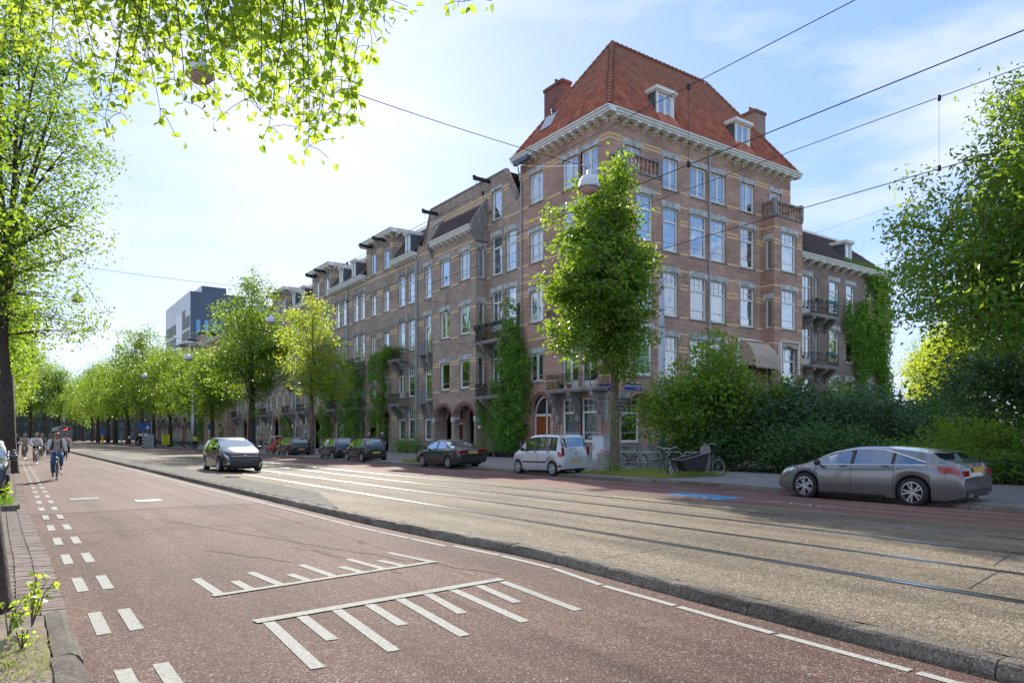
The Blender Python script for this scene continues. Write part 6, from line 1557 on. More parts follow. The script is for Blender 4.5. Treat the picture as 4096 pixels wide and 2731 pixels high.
car('small_mpv', 'small tall silver hatchback, second parked car from the corner tree end of the row', (18.52,23.6,.04), PI2, P_mpv(), R(-2.2))['label'] = 'small tall silver car with upright tail parked just left of the corner tree'
def P_coupe():
    h = 2.32
    return dict(L=4.63, W=1.71, H=1.42, r=.31, tw=.20, paint=m_pgreen, wheels=(-1.27,1.36), zb=.2, belt0=.92,
      top=[(-h,.62),(-h+.02,.90),(-h+.3,.97),(-h+.62,1.0),(-1.25,1.15),(-.75,1.36),(-.2,1.42),(.2,1.40),(.5,1.33),(.85,1.13),(1.1,.99),(1.6,.90),(2.1,.80),(2.3,.68),(2.32,.52)],
      belt=[(-h,.6),(-h+.1,.88),(-1.4,.95),(0,.93),(1,.90),(1.6,.84),(2.2,.70),(2.32,.48)], rear_glass=(-1.62,-.86), windscreen=(.42,1.02), side_glass=[(-.98,-.22),(-.10,.80)], doors=[-.16,.95],
      rimstyle='ten', seats=(-.7,.15), mirror=.78, handles=(.02,), tumble=.2, front=.80, rear=.86, ex=5,
      patches=[('tail_lamp',-2.31,-2.0,6.1,7.3,m_tail,{}),('head_lamp',2.0,2.28,6.3,7.5,m_lampc,{}),('bumper',-2.32,-1.7,3.3,5.0,m_plast,{}),('bumper',1.8,2.32,3.3,5.0,m_plast,{}),('rub_strip',-.9,.95,5.0,5.25,m_plast,dict(n=8,m=1))],
      boxes=[('number_plate',(-2.335,-2.325,-.26,.26,.72,.83),m_platey,False),('tail_lamp',(-2.33,-2.26,.30,.74,.76,.90),m_tail,True),('rear_bumper',(-2.40,-2.2,-.74,.74,.40,.58),m_plast,False)])
car('coupe', 'dark three door coupe with sloping tail and bright alloy wheels parked before the arched porches', (18.3,31.6,.04), PI2, P_coupe(), R(-2))
def P_city(L_, H, paintm, W=1.62, wb=2.34, rim='disc', door5=False):
    h = L_/2; w0 = -wb/2-.02; w1 = wb/2+.02
    return dict(L=L_, W=W, H=H, r=.29, tw=.17, paint=paintm, wheels=(w0,w1), zb=.2, belt0=.93,
      top=[(-h,.58),(-h+.01,.92),(-h+.07,1.05),(-h+.26,H-.10),(-h+.5,H-.02),(-.3,H),(.15,H-.02),(.45,H-.12),(.85,1.12),(1.1,.98),(h-.28,.88),(h-.08,.74),(h,.5)],
      belt=[(-h,.55),(-h+.05,.95),(-.8,.98),(.3,.93),(1,.90),(h-.2,.74),(h,.45)], rear_glass=(-h+.08,-h+.27), windscreen=(.36,1.0), side_glass=[(-h+.42,-.48),(-.38,.72)], doors=[-.44,.85],
      rimstyle=rim, rimmat=m_cap, seats=(-.6,.1), mirror=.70, handles=(-.28,), tumble=.17, front=.80, rear=.84, ex=4.5,
      patches=[('tail_lamp',-h+.02,-h+.24,6.0,7.8,m_tail,{}),('head_lamp',h-.35,h-.06,6.2,7.5,m_lampc,{}),('rub_strip',-.42,.8,4.6,4.75,m_chrome,dict(n=8,m=1))],
      boxes=[('number_plate',(-h-.015,-h-.005,-.26,.26,.50,.61),m_platey,False),('rear_bumper',(-h-.04,-h+.15,-.66,.66,.28,.50),m_plast,False)])
car('city_car', 'small dark green hatchback with glass tailgate, right one of the two parked bumper to bumper', (18.3,42.2,.04), PI2, P_city(3.42,1.46,m_pgreen), R(-2))
car('city_car', 'small rounded dark blue car with silver wheels, left one of the two bumper to bumper', (18.3,47.05,.04), PI2, P_city(3.55,1.49,m_pblue,1.63,2.3), R(-2))
car('hatchback', 'black five door hatchback parked left of the thin yellow-green tree', (18.5,57.1,.04), PI2, P_city(4.25,1.48,m_pblack,1.78,2.65,'ten'), R(-2))
def P_micro():
    h = 1.25
    return dict(L=2.5, W=1.12, H=1.62, r=.24, tw=.14, paint=m_pred, wheels=(-.80,.80), zb=.22, belt0=.88, top=[(-h,.6),(-h+.02,1.0),(-h+.12,1.52),(-h+.3,1.6),(-.2,1.62),(.2,1.56),(.6,1.1),(.85,.92),(1.15,.80),(1.25,.5)],
      belt=[(-h,.55),(-h+.05,.9),(0,.88),(.8,.82),(1.25,.45)], rear_glass=(-1.17,-1.08), windscreen=(.24,.66), side_glass=[(-1.0,-.42),(-.35,.42)], doors=[-.4,.55], rimstyle='disc', rimmat=m_cap, seats=(-.3,), mirror=.5, handles=(-.2,), tumble=.1, front=.8, rear=.92,
      patches=[('tail_lamp',-1.24,-1.15,5.5,6.6,m_tail,{})], boxes=[('rear_bumper',(-1.28,-1.1,-.45,.45,.3,.45),m_plast,False)])
car('microcar', 'tiny upright red microcar parked at the far end of the car row', (18.9,63.2,.04), PI2, P_micro(), R(-2))
def P_wagon():
    h = 2.28
    return dict(L=4.56, W=1.76, H=1.47, r=.325, tw=.21, paint=m_pblack, wheels=(-1.26,1.34), zb=.17, belt0=.95,
      top=[(-h,.62),(-h+.02,1.0),(-h+.1,1.08),(-h+.42,1.36),(-h+.7,1.43),(-.5,1.47),(0,1.465),(.35,1.42),(.7,1.30),(1.05,1.12),(1.25,1.02),(1.7,.93),(2.05,.82),(2.22,.70),(2.28,.52)],
      belt=[(-h,.58),(-h+.1,1.0),(-1,1.0),(0,.96),(1,.93),(1.6,.86),(2.1,.72),(2.28,.48)], rear_glass=(-2.15,-1.85), windscreen=(.5,1.18), side_glass=[(-1.75,-1.0),(-.92,-.02),(.08,.95)], doors=[-.97,.03,1.08],
      rimstyle='five', seats=(-.6,.3), mirror=.9, handles=(-.75,.25), tumble=.27, front=.68, rear=.84, ex=3.6,
      patches=[('head_lamp',1.78,2.20,6.3,7.4,m_lampc,dict(skew=-.12)),('lower_trim',1.9,2.26,3.6,4.0,m_chrome,dict(m=1))],
      boxes=[('upper_grille',(2.25,2.295,-.55,.55,.665,.69),m_chrome,False),('lower_grille',(2.22,2.29,-.52,.52,.26,.46),m_plast,False),('number_plate',(2.30,2.31,-.26,.26,.40,.51),m_pdk,False),('emblem',(2.29,2.315,-.06,.06,.68,.75),m_chrome,False),('fog_lamp',(2.16,2.26,.60,.72,.34,.42),m_lampc,True),('roof_rail',(-1.5,.3,.55,.585,1.46,1.50),m_pdk,True)])
car('estate_car', 'black estate car driving towards the camera on the tram bed', (7.92,32.9,bedz(7.9)), -PI2, P_wagon(), group=None)
def P_round():
    h = 1.86
    return dict(L=3.72, W=1.68, H=1.41, r=.30, tw=.19, paint=m_pdk, wheels=(-1.2,1.27), zb=.17, belt0=.92, top=[(-h,.6),(-h+.02,.95),(-h+.15,1.1),(-h+.4,1.36),(-.5,1.41),(.1,1.39),(.4,1.33),(.72,1.12),(.92,.99),(1.4,.93),(1.7,.84),(1.82,.70),(1.86,.5)],
      belt=[(-h,.55),(-h+.08,.95),(0,.94),(.9,.92),(1.4,.86),(1.75,.70),(1.86,.45)], rear_glass=(-1.72,-1.48), windscreen=(.36,.86), side_glass=[(-1.4,-.42),(-.34,.66)], doors=[-.4,.80], rimstyle='five', seats=(-.5,.15), mirror=.60, handles=(-.25,), tumble=.13, front=.80, rear=.86, ex=4.5,
      mirror_mat=m_pdk, boxes=[('grille',(1.84,1.875,-.42,.42,.56,.68),m_chrome,False),('lower_grille',(1.83,1.88,-.55,.55,.28,.44),m_plast,False),('number_plate',(1.88,1.89,-.26,.26,.44,.54),m_platey,False)], patches=[])
mini = car('compact_car', 'small dark retro hatchback with round headlamps cut off by the left picture edge', (-.90,24.6,.012), -PI2, P_round(), group='cars parked beside the cycle lane')
for s in (1,-1):
    b = MB(); b.lathe([(.001,.05),(.07,.045),(.115,.02),(.125,.0),(.14,-.02),(.14,-.06)], 20, axis='x'); o = b.build('head_lamp', [m_lampc], mini, (1.70,s*.56,.735), smooth=True)
    b = MB(); b.lathe([(.001,.03),(.05,.02),(.06,-.03)], 14, axis='x'); b.build('fog_lamp', m_lampc, mini, (1.78,s*.58,.40), smooth=True)
car('hatchback', 'silver parked car directly behind the small dark retro hatchback', (-.92,29.0,.012), -PI2, P_city(3.9,1.48,m_psilver,1.7,2.5), group='cars parked beside the cycle lane')
car('estate_car', 'black parked car third from the kerbed grass plot', (-.95,33.4,.012), -PI2, P_wagon(), group='cars parked beside the cycle lane')
for i, (y, pm_) in enumerate(((44,m_pgrey),(49,m_pblack),(54.2,m_psilver),(64,m_pdk),(69,m_pblack))):
    car('hatchback', ('grey parked car beyond the big forked trunk','black parked car, second beyond the big forked trunk','silver parked car, third beyond the big forked trunk','slate coloured parked car farther up the cycle lane','farthest parked car visible beside the cycle lane')[i], (-1.0,y,.012), -PI2, P_city(4.0,1.5,pm_,1.72,2.5), group='cars parked beside the cycle lane')

# ---- tram in the distance
tr = thing('tram', (8.1,158,.12), 'tram coming up the street with red lit destination display', 'tram')
m_tram = M_('tram_body', (.30,.34,.36), .4, var=.1); m_tdark = M_('tram_front_glass', (.02,.03,.045), .1, var=0, coat=1)
b = MB(); b.prism([(-1.2,.3),(1.2,.3),(1.22,1.0),(1.2,2.9),(1.0,3.3),(.6,3.45),(-.6,3.45),(-1.0,3.3),(-1.2,2.9),(-1.22,1.0)], .25, 28, 'y'); b.build('body', m_tram, tr)
b = MB(); b.prism([(-1.15,.35),(1.15,.35),(1.18,2.9),(.9,3.3),(-.9,3.3),(-1.18,2.9)], 0, .26, 'y'); b.build('front', m_tdark, tr)
b = MB(); b.box(-.62,.62,-.03,-.005,2.75,3.1); b.build('destination_board', M_('display_black', (.01,.01,.01), .4, var=0), tr)
m_disp = M_('display_red', (.8,.05,.02), .5, var=0, emit=(1,.08,.03,3.0))
text_obj('route_number', '3', .26, m_disp, tr, (.25,-.035,2.99), (PI2,0,0)); text_obj('destination_lettering', 'Flevopark', .16, m_disp, tr, (0,-.035,2.78), (PI2,0,0))
for s in (1,-1): b = MB(); b.box(s*.75-.12,s*.75+.12,-.03,0,.75,.9); b.build('head_lamp', m_lampc, tr)
b = MB()
for k in range(6): b.box(-1.235,-1.215,1.5+k*4.3,4.8+k*4.3,1.3,2.6)
b.build('side_windows', m_tdark, tr)['kind'] = 'stuff'
b = MB(); b.tube([(0,6,3.5),(0,4.6,4.3),(0,6.0,5.3)], .04, 4); b.tube([(-.8,6.0,5.5),(-.5,6,5.32),(.5,6,5.32),(.8,6,5.5)], .03, 4); b.build('pantograph', m_steel, tr)

# ---------------------------------------------------------------- bicycles
def ring(r, t, n=28):
    b = MB(); b.lathe([(r+t*math.cos(a), t*math.sin(a)) for a in [k*math.pi/3 for k in range(6)]], n, axis='y', closed=True); return b
def bwheel(parent, x, z, r, rimm, mud=True):
    w_ = put('wheel', None, parent, (x,0,z))
    put('tyre', cached(('bt',r), lambda: ring(r-.018,.018).mesh('tyre', m_tyre, True)), w_)
    def rm():
        b = ring(r-.045,.010)
        for k in range(14): a = math.pi*2*k/14; b.tube([(0,.02*(-1)**k,0),((r-.045)*math.cos(a),0,(r-.045)*math.sin(a))], .0022, 3, False)
        b.tube([(0,-.05,0),(0,.05,0)], .02, 6); return b.mesh('rim', rimm)
    put('rim', cached(('br',r,rimm.name), rm), w_); return w_
m_leath = M_('saddle_leather', (.03,.025,.022), .6, var=.1); m_bwhite = M_('white_enamel', (.6,.62,.62), .35, var=.05)
def bicycle(label, loc, rz, col, dutch=True, lean=0, group=None, steer=0, basket=False, rimm=None, name='bicycle'):
    t = thing(name, loc, label, 'bicycle', rz, group); t.rotation_euler = (lean,0,rz); r = .345; rimm = rimm or m_steel
    bwheel(t, -.54, r, r, rimm); fw = bwheel(t, .56, r, r, rimm)
    b = MB(); hd = (.36,0,.86); bb = (-.08,0,.29); st = (-.24,0,.80)
    if dutch: b.tube([hd,(.22,0,.62),bb], .017, 6)
    else: b.tube([hd,bb], .018, 6); b.tube([(.34,0,.80),(-.22,0,.76)], .016, 6)
    if dutch: b.tube([(.38,0,.78),(.18,0,.54),(-.16,0,.52)], .015, 6)
    b.tube([bb,st], .016, 6); b.tube([(.38,0,.72),(.355,0,.95)], .021, 6)
    for s in (.045,-.045): b.tube([bb,(-.54,s,r)], .010, 5); b.tube([(-.235,0,.76),(-.54,s,r)], .008, 5); b.tube([(.39,s*.6,.70),(.46,s,.52),(.56,s,r)], .011, 5)
    b.build('frame', col, t)
    m = MB()
    for cx_, a0, a1 in ((-.54,20,190),(.56,35,165)):
        pts = [(cx_+(r+.02)*math.cos(R(a)),0,r+(r+.02)*math.sin(R(a))) for a in range(a0,a1,12)]; m.tube(pts, .016, 4)
    m.box(-.78,-.32,-.07,.07,.735,.75); m.tube([(-.75,.06,.735),(-.56,.05,r)], .006, 3); m.tube([(-.75,-.06,.735),(-.56,-.05,r)], .006, 3); m.build('mudguards_and_rack', col, t)
    h = MB(); h.tube([(.355,0,.9),(.34,0,1.03)], .013, 6)
    pts = [(.12,-.27,1.02),(.26,-.28,1.06),(.37,-.16,1.05),(.36,0,1.03),(.37,.16,1.05),(.26,.28,1.06),(.12,.27,1.02)] if dutch else [(.33,-.3,1.0),(.36,-.1,1.02),(.36,.1,1.02),(.33,.3,1.0)]
    h.tube(pts, .012, 6); h.build('handlebar', m_steel, t)
    s_ = MB(); s_.tube([st,(-.265,0,.93)], .012, 5); s_.v += []; 
    s_.prism([(-.40,.94),(-.38,.99),(-.2,.975),(-.06,.965),(-.05,.945),(-.2,.93)], -.03, .03, 'y') if False else s_.prism([(-.42,.955),(-.40,1.0),(-.22,.985),(-.08,.975),(-.07,.955),(-.2,.945)], -.045, .045, 'y'); s_.box(-.42,-.26,-.09,.09,.955,.985); s_.build('saddle', m_leath, t)
    c = MB(); c.tube([(-.08,-.1,.29),(-.08,.1,.29)], .016, 5); c.tube([(-.08,.09,.29),(.07,.09,.21)], .009, 4); c.tube([(-.08,-.09,.29),(-.23,-.09,.37)], .009, 4); c.box(.03,.11,.09,.18,.195,.22); c.box(-.27,-.19,-.18,-.09,.36,.385); c.lathe([(.0,-.045),(.095,-.045),(.095,-.04),(.0,-.04)], 14, c=(-.08,0,.29), axis='y'); c.tube([(-.08,-.05,.385),(-.54,-.05,.375)], .006, 3); c.tube([(-.08,-.05,.20),(-.54,-.05,.31)], .006, 3); c.build('crank', m_plast, t)
    if basket:
        q = MB()
        for k in range(9):
            a = k/8; q.tube([(.45+.32*a,-.17,.78),(.45+.32*a,-.19,1.0)], .004, 3); q.tube([(.45+.32*a,.17,.78),(.45+.32*a,.19,1.0)], .004, 3); q.tube([(.77,-.17+.34*a,.78),(.79,-.19+.38*a,1.0)], .004, 3)
        for z in (.78,.89,1.0): q.tube([(.45,-.18,z),(.78,-.18,z),(.78,.18,z),(.45,.18,z),(.45,-.18,z)], .005, 3)
        q.build('basket', m_black, t)
    ld = MB(); ld.lathe([(.001,.03),(.03,.02),(.035,-.02),(.001,-.04)], 8, c=(.45,0,.82), axis='x'); ld.build('lamp', m_steel, t)
    return t
m_bblk = M_('bicycle_black', (.02,.02,.022), .35, var=.05, coat=.5)
bicycle('black bicycle locked to the left-most bicycle stand', (23.1,23.4,.11), R(-78), m_bblk, False, R(4))
bicycle('dark bicycle with wide bright swept handlebar, nosing out between the stands', (20.9,19.5,.11), R(-140), m_bblk, True, R(-7), rimm=m_steel)
bicycle('old bicycle with white front wheel and black basket, beside the cargo bike', (20.3,18.3,.11), R(-150), m_bblk, True, R(6), basket=True, rimm=m_bwhite)
# racks
ra, rb_ = Vector((21.3,22.3)), Vector((24.2,20.1))
for i in range(4):
    a = ra.lerp(rb_, i/4+.01); c = ra.lerp(rb_, (i+.92)/4); t = thing('bicycle_stand', (a.x,a.y,.1), ('left-most steel hoop bicycle stand, nearest the corner tree','second steel hoop bicycle stand from the corner tree','third steel hoop bicycle stand from the corner tree','right-most steel hoop bicycle stand, behind the cargo bike')[i], 'bicycle stand', 0, 'steel bicycle stands')
    d = c-a; e = d.normalized()*.09; b = MB(); b.tube([(0,0,0),(0,0,.72),(e.x*.3,e.y*.3,.79),(e.x,e.y,.82),(d.x-e.x,d.y-e.y,.82),(d.x-e.x*.3,d.y-e.y*.3,.79),(d.x,d.y,.72),(d.x,d.y,0)], .024, 8); b.build('hoop', m_steel, t, smooth=True)
    b = MB(); b.tube([(0,0,.38),(d.x,d.y,.38)], .018, 6); b.build('crossbar', m_steel, t, smooth=True)
# cargo bike
t = thing('cargo_bike', (20.7,17.5,.11), 'cargo bike with black wooden box and grey panel, parked across the pavement', 'cargo bike', R(168))
bwheel(t, 1.12, .25, .25, m_steel); bwheel(t, -.92, .33, .33, m_bwhite)
m_boxw = M_('black_plywood', (.035,.03,.036), .6, var=.25); m_pan = M_('grey_panel', (.28,.24,.24), .8, var=.2)
b = MB(); 
B4 = [(-.12,.22,.26),(.72,.22,.26)]; T4 = [(-.30,.31,.88),(.92,.31,.66)]
def side(s): return [(-.12,.22*s,.24),(.70,.22*s,.24),(.95,.30*s,.62),(-.32,.30*s,.90)]
b.poly(side(1)); b.poly(side(-1)); b.poly([side(1)[1],side(1)[2],side(-1)[2],side(-1)[1]]); b.poly([side(1)[0],side(1)[1],side(-1)[1],side(-1)[0]]); b.build('box', m_boxw, t)
b = MB(); b.prism([(-.20,.24),(.20,.24),(.29,.90),(.27,1.08),(.18,1.14),(-.18,1.14),(-.27,1.08),(-.29,.90)], -.34, -.31, 'x'); b.build('back_panel', m_pan, t)
b = MB(); b.tube([(.95,.31,.63),(-.32,.31,.91)], .015, 4); b.tube([(.95,-.31,.63),(-.32,-.31,.91)], .015, 4); b.tube([(.95,.31,.63),(.95,-.31,.63)], .015, 4); b.build('box_rim', m_pan, t)
b = MB(); b.tube([(1.12,.06,.25),(1.0,.05,.56),(.96,0,.60),(.72,0,.22),(-.1,0,.2),(-.50,0,.24),(-.62,0,.30)], .02, 6); b.tube([(-.50,0,.26),(-.70,0,.86)], .018, 6); b.tube([(-.42,0,.22),(-.38,0,1.06)], .02, 6)
for s in (.05,-.05): b.tube([(-.55,0,.28),(-.92,s,.33)], .012, 5); b.tube([(-.66,0,.74),(-.92,s,.33)], .010, 5)
b.tube([(-.92+.36*math.cos(R(a)),0,.33+.36*math.sin(R(a))) for a in range(20,190,15)], .018, 4); b.build('frame', m_bblk, t)
b = MB(); b.tube([(-.38,0,1.04),(-.37,0,1.16)], .014, 5); b.tube([(-.58,-.28,1.20),(-.44,-.24,1.22),(-.36,-.08,1.17),(-.36,.08,1.17),(-.44,.24,1.22),(-.58,.28,1.20)], .013, 6); b.build('handlebar', m_steel, t)
b = MB(); b.tube([(-.70,0,.84),(-.72,0,.94)], .013, 5); b.prism([(-.90,.95),(-.88,1.01),(-.66,.99),(-.52,.98),(-.52,.95)], -.06, .06, 'y'); b.box(-.90,-.70,-.11,.11,.95,.99); b.build('saddle', m_leath, t)
b = MB(); b.tube([(-.52,-.1,.25),(-.52,.1,.25)], .015, 4); b.tube([(-.52,.09,.25),(-.44,.09,.11)], .009, 4); b.box(-.48,-.40,.09,.18,.09,.12); b.tube([(-.2,.1,.2),(-.25,.22,.0)], .012, 4); b.tube([(-.2,-.1,.2),(-.25,-.22,.0)], .012, 4); b.build('crank_and_stand', m_plast, t)
# the long row of parked bicycles farther up the pavement
pb0 = bicycle('parked bicycle in the long rack row near the yellow poster', (18.6,99,.1), R(200), m_bblk, True, group='bicycles parked under the far trees')
for i in range(26):
    y = 100+i*1.35+rng.uniform(-.3,.3); 
    if 118 < y < 121: continue
    dup(pb0, (18.9+rng.uniform(-.4,.8), y, .1), R(200+rng.uniform(-25,25)), label=ORD[i]+' bicycle after the first in the long rack row under the far trees')
for i, (x, y, a) in enumerate(((20.6,38.6,-100),(21.0,38.9,-95),(20.5,53.2,-80))): bicycle(('bicycle leaning by the climber behind the small dark green hatchback','second bicycle leaning by the climber, nearer the wall','bicycle lying low beside the thin tree and the dark blue car')[i], (x,y,.1), R(a), m_bblk, True, R(9))

# ---------------------------------------------------------------- people
m_skin = M_('skin', (.42,.24,.16), .55, var=.08, vs=20); m_skind = M_('weathered_skin', (.36,.17,.11), .55, var=.08, vs=20)
CL = {k: M_('cloth_'+k, c, .9, var=.15, vs=9) for k, c in dict(grey=(.42,.40,.39), jeans=(.045,.10,.20), white=(.68,.66,.68), black=(.015,.015,.018), beige=(.45,.40,.31), navy=(.02,.03,.06), khaki=(.27,.22,.15), blue=(.10,.16,.25), pink=(.55,.42,.36), brown=(.10,.06,.04), lime=(.55,.62,.05), dress=(.12,.14,.13)).items()}
m_hair = {k: M_('hair_'+k, c, .7, var=.25, vs=40) for k, c in dict(blond=(.35,.22,.10), brown=(.06,.035,.02), grey=(.30,.28,.26), black=(.015,.012,.01)).items()}
def skin_mesh(name, J, E_, mat, parent, root=0, lv=2):
    me = bpy.data.meshes.new(name); me.from_pydata([j[:3] for j in J], E_, []); me.materials.append(mat); o = put(name, me, parent)
    s = o.modifiers.new('skin', 'SKIN'); s.use_smooth_shade = True
    for i, j in enumerate(J):
        r_ = j[3]; me.skin_vertices[0].data[i].radius = (r_, j[4] if len(j) > 4 else r_); me.skin_vertices[0].data[i].use_root = (i == root)
    q = o.modifiers.new('sub', 'SUBSURF'); q.levels = lv; q.render_levels = lv
    return o
def person(label, loc, rz, pose, shirt, legs, shoes='black', hair=None, skin=None, sleeves=1, shorts=False, bag=None, group=None, cap=None, scale=1, hairlong=False):
    t = thing('person', loc, label, 'person', rz, group); t.scale = (scale,)*3; skin = skin or m_skin
    if pose == 'ride':
        pel, ch, nk, hd = (-.22,0,1.0), (-.04,0,1.34), (.04,0,1.50), (.09,0,1.66)
        sh = (.0,.185,1.43); el = (.19,.27,1.19); wr_ = (.33,.26,1.08); hn = (.38,.26,1.075)
        hipy = .10; kn = {1:(.20,.13,.86), -1:(.14,-.13,.62)}; an = {1:(.10,.13,.46), -1:(-.05,-.13,.20)}
    else:
        pel, ch, nk, hd = (0,0,.95), (0,0,1.30), (.02,0,1.49), (.05,0,1.64)
        sh = (0,.185,1.42); el = (-.04,.25,1.14); wr_ = (.08,.24,.92); hn = (.11,.24,.86); hipy = .09
        kn = {1:(.13,.10,.52), -1:(-.04,-.10,.50)}; an = {1:(.20,.10,.09), -1:(-.28,-.10,.14)}
    J = [(*pel,.135,.10), (pel[0]*.5+ch[0]*.5,0,(pel[2]+ch[2])/2,.12,.09), (*ch,.135,.09), (*nk,.055), (hd[0]-.02,0,hd[2]-.06,.07), (*hd,.088,.10), (hd[0]-.01,0,hd[2]+.07,.075)]
    E_ = [(0,1),(1,2),(2,3),(3,4),(4,5),(5,6)]
    tips = []
    for s in (1,-1):
        i = len(J); J += [(sh[0],sh[1]*s,sh[2],.062),(el[0],el[1]*s,el[2],.043),(wr_[0],wr_[1]*s,wr_[2],.027),(hn[0],hn[1]*s,hn[2],.034)]; E_ += [(2,i),(i,i+1),(i+1,i+2),(i+2,i+3)]; tips.append(s)
        i = len(J); k, a = kn[s], an[s]; J += [(pel[0]+.02,hipy*s,pel[2]-.05,.095),(*k,.062),(k[0]*.5+a[0]*.5-.02,k[1],(k[2]+a[2])/2,.056),(*a,.04),(a[0]+.14,a[1],a[2]-.05,.035)]; E_ += [(0,i),(i,i+1),(i+1,i+2),(i+2,i+3),(i+3,i+4)]
    skin_mesh('body', J, E_, skin, t)
    # hands: palm with five fingers curled round the grip or hanging
    for s in (1,-1):
        hb = MB(); 
        for f in range(4):
            o_ = -.03+f*.02; q = Vector((hn[0]+.0,hn[1]*s,hn[2])); L_ = (.8,1,.95,.75)[f]
            if pose == 'ride': hb.tube([q+Vector((.0,o_,.02)), q+Vector((.045*L_,o_,.015)), q+Vector((.06*L_,o_,-.015)), q+Vector((.03,o_,-.035))], .0095, 5)
            else: hb.tube([q+Vector((o_,0,-.03)), q+Vector((o_+.005,0,-.07*L_)), q+Vector((o_+.015,-.01*s,-.10*L_))], .0085, 5)
        hb.tube([Vector((hn[0]-.01,hn[1]*s,hn[2])), Vector((hn[0]+.01,(hn[1]-.045)*s,hn[2]-.005)), Vector((hn[0]+.035,(hn[1]-.05)*s,hn[2]-.02))], .0105, 5)
        hb.build('fingers', skin, t)
    # clothes follow the same bones a little wider
    Js = [(pel[0],0,pel[2]+.02,.168,.135),(pel[0]*.5+ch[0]*.5,0,(pel[2]+ch[2])/2,.165,.13),(*ch,.185,.14),(ch[0]*.25+nk[0]*.75,0,ch[2]*.25+nk[2]*.75,.085)]; Es = [(0,1),(1,2),(2,3)]
    for s in (1,-1):
        i = len(Js); Js += [(sh[0],sh[1]*s,sh[2],.08),(el[0],el[1]*s,el[2],.062)]; Es += [(2,i),(i,i+1)]
        if sleeves == 2: Js.append((wr_[0]*.85+el[0]*.15,(wr_[1]*.85+el[1]*.15)*s,wr_[2]*.85+el[2]*.15,.045)); Es.append((i+1,i+2))
    skin_mesh('shirt', Js, Es, CL[shirt], t)
    Jt = [(pel[0],0,pel[2],.165,.135)]; Et = []
    for s in (1,-1):
        k, a = kn[s], an[s]; i = len(Jt); Jt += [(pel[0]+.02,hipy*s,pel[2]-.05,.112)]; Et += [(0,i)]
        if shorts: Jt += [((pel[0]*.55+k[0]*.45),k[1]*.95,(pel[2]*.5+k[2]*.5),.098)]; Et += [(i,i+1)]
        else: Jt += [(*k,.082),(k[0]*.5+a[0]*.5-.01,k[1],(k[2]+a[2])/2,.072),(a[0],a[1],a[2]+.05,.062)]; Et += [(i,i+1),(i+1,i+2),(i+2,i+3)]
    skin_mesh('trousers' if not shorts else 'shorts', Jt, Et, CL[legs], t)
    for s in (1,-1):
        a = an[s]; skin_mesh('shoe', [(a[0]-.05,a[1],a[2]-.045,.045,.04),(a[0]+.07,a[1],a[2]-.06,.046,.034),(a[0]+.17,a[1],a[2]-.065,.036,.028)], [(0,1),(1,2)], CL[shoes], t, lv=1)
    fb = MB(); x, z = hd[0], hd[2]; fb.tube([(x+.085,0,z+.015),(x+.112,0,z-.02),(x+.088,0,z-.035)], [.010,.016,.008], 5)
    for s in (1,-1): fb.obox((x-.005,.088*s,z-.005), .02, .008, .03, Matrix.Identity(3))
    fb.build('nose_and_ears', skin, t, smooth=True)
    eb = MB()
    for s in (1,-1): eb.lathe([(.001,.011),(.010,.006),(.013,0),(.010,-.006),(.001,-.011)], 8, c=(x+.086,.034*s,z+.012), axis='y')
    eb.obox((x+.092,0,z-.058), .004, .024, .005, Matrix.Identity(3)); eb.build('eyes_and_mouth', CL['black'], t)
    if hair:
        hb = MB(); hb.lathe([(.001,.128),(.05,.120),(.088,.085),(.103,.035),(.100,-.02),(.085,-.06)], 16, c=(x-.022,0,z)); hb.v = [(v[0] if v[0] < x+.055 or v[2] > z+.055 else x+.04, v[1], v[2]) for v in hb.v]; hb.build('hair', m_hair[hair], t, smooth=True)
        if hairlong: skin_mesh('long_hair', [(x-.06,0,z+.05,.10,.09),(x-.09,0,z-.08,.12,.08),(x-.10,0,z-.24,.10,.05)], [(0,1),(1,2)], m_hair[hair], t, lv=1)
    if cap: cb = MB(); cb.lathe([(.001,.135),(.06,.125),(.098,.09),(.108,.04)], 14, c=(x-.01,0,z)); cb.box(x+.06,x+.19,-.07,.07,z+.04,z+.055); cb.build('cap', CL[cap], t, smooth=True)
    if bag == 'straps':
        b = MB()
        for s in (1,-1): b.tube([(ch[0]-.13,.12*s,ch[2]+.10),(ch[0]+.02,.125*s,ch[2]+.19),(ch[0]+.15,.115*s,ch[2]+.06),(ch[0]+.10,.135*s,ch[2]-.16),(ch[0]-.1,.15*s,ch[2]-.2)], .02, 4)
        b.build('rucksack_straps', CL['black'], t); b = MB(); b.box(ch[0]-.32,ch[0]-.12,-.15,.15,ch[2]-.28,ch[2]+.16); b.build('rucksack', CL['black'], t)
    elif bag: b = MB(); b.prism([(ch[0]-.34,ch[2]-.3),(ch[0]-.13,ch[2]-.3),(ch[0]-.12,ch[2]+.15),(ch[0]-.2,ch[2]+.2),(ch[0]-.33,ch[2]+.12)], -.16, .16, 'y'); b.build('rucksack', CL[bag], t)
    return t
GC = 'people cycling towards the camera'
def rider(plab, blab, x, y, rz=-94, **k):
    bicycle(blab, (x,y,.005), R(rz), k.pop('bc', m_bblk), k.pop('dutch', True), group='ridden bicycles'); return person(plab, (x,y,.005), R(rz), 'ride', group=GC, **k)
rider('bald cyclist in grey jumper and blue jeans, nearest, with black rucksack straps', 'bicycle under the bald man in the grey jumper', 1.32, 30.9, shirt='grey', legs='jeans', sleeves=2, bag='straps', skin=m_skind, shoes='brown')
rider('cyclist in white wide-sleeved blouse and black shorts', 'pale bicycle under the cyclist in black shorts', 1.10, 48.8, shirt='white', legs='black', sleeves=2, shorts=True, hair='blond', bc=m_steel)
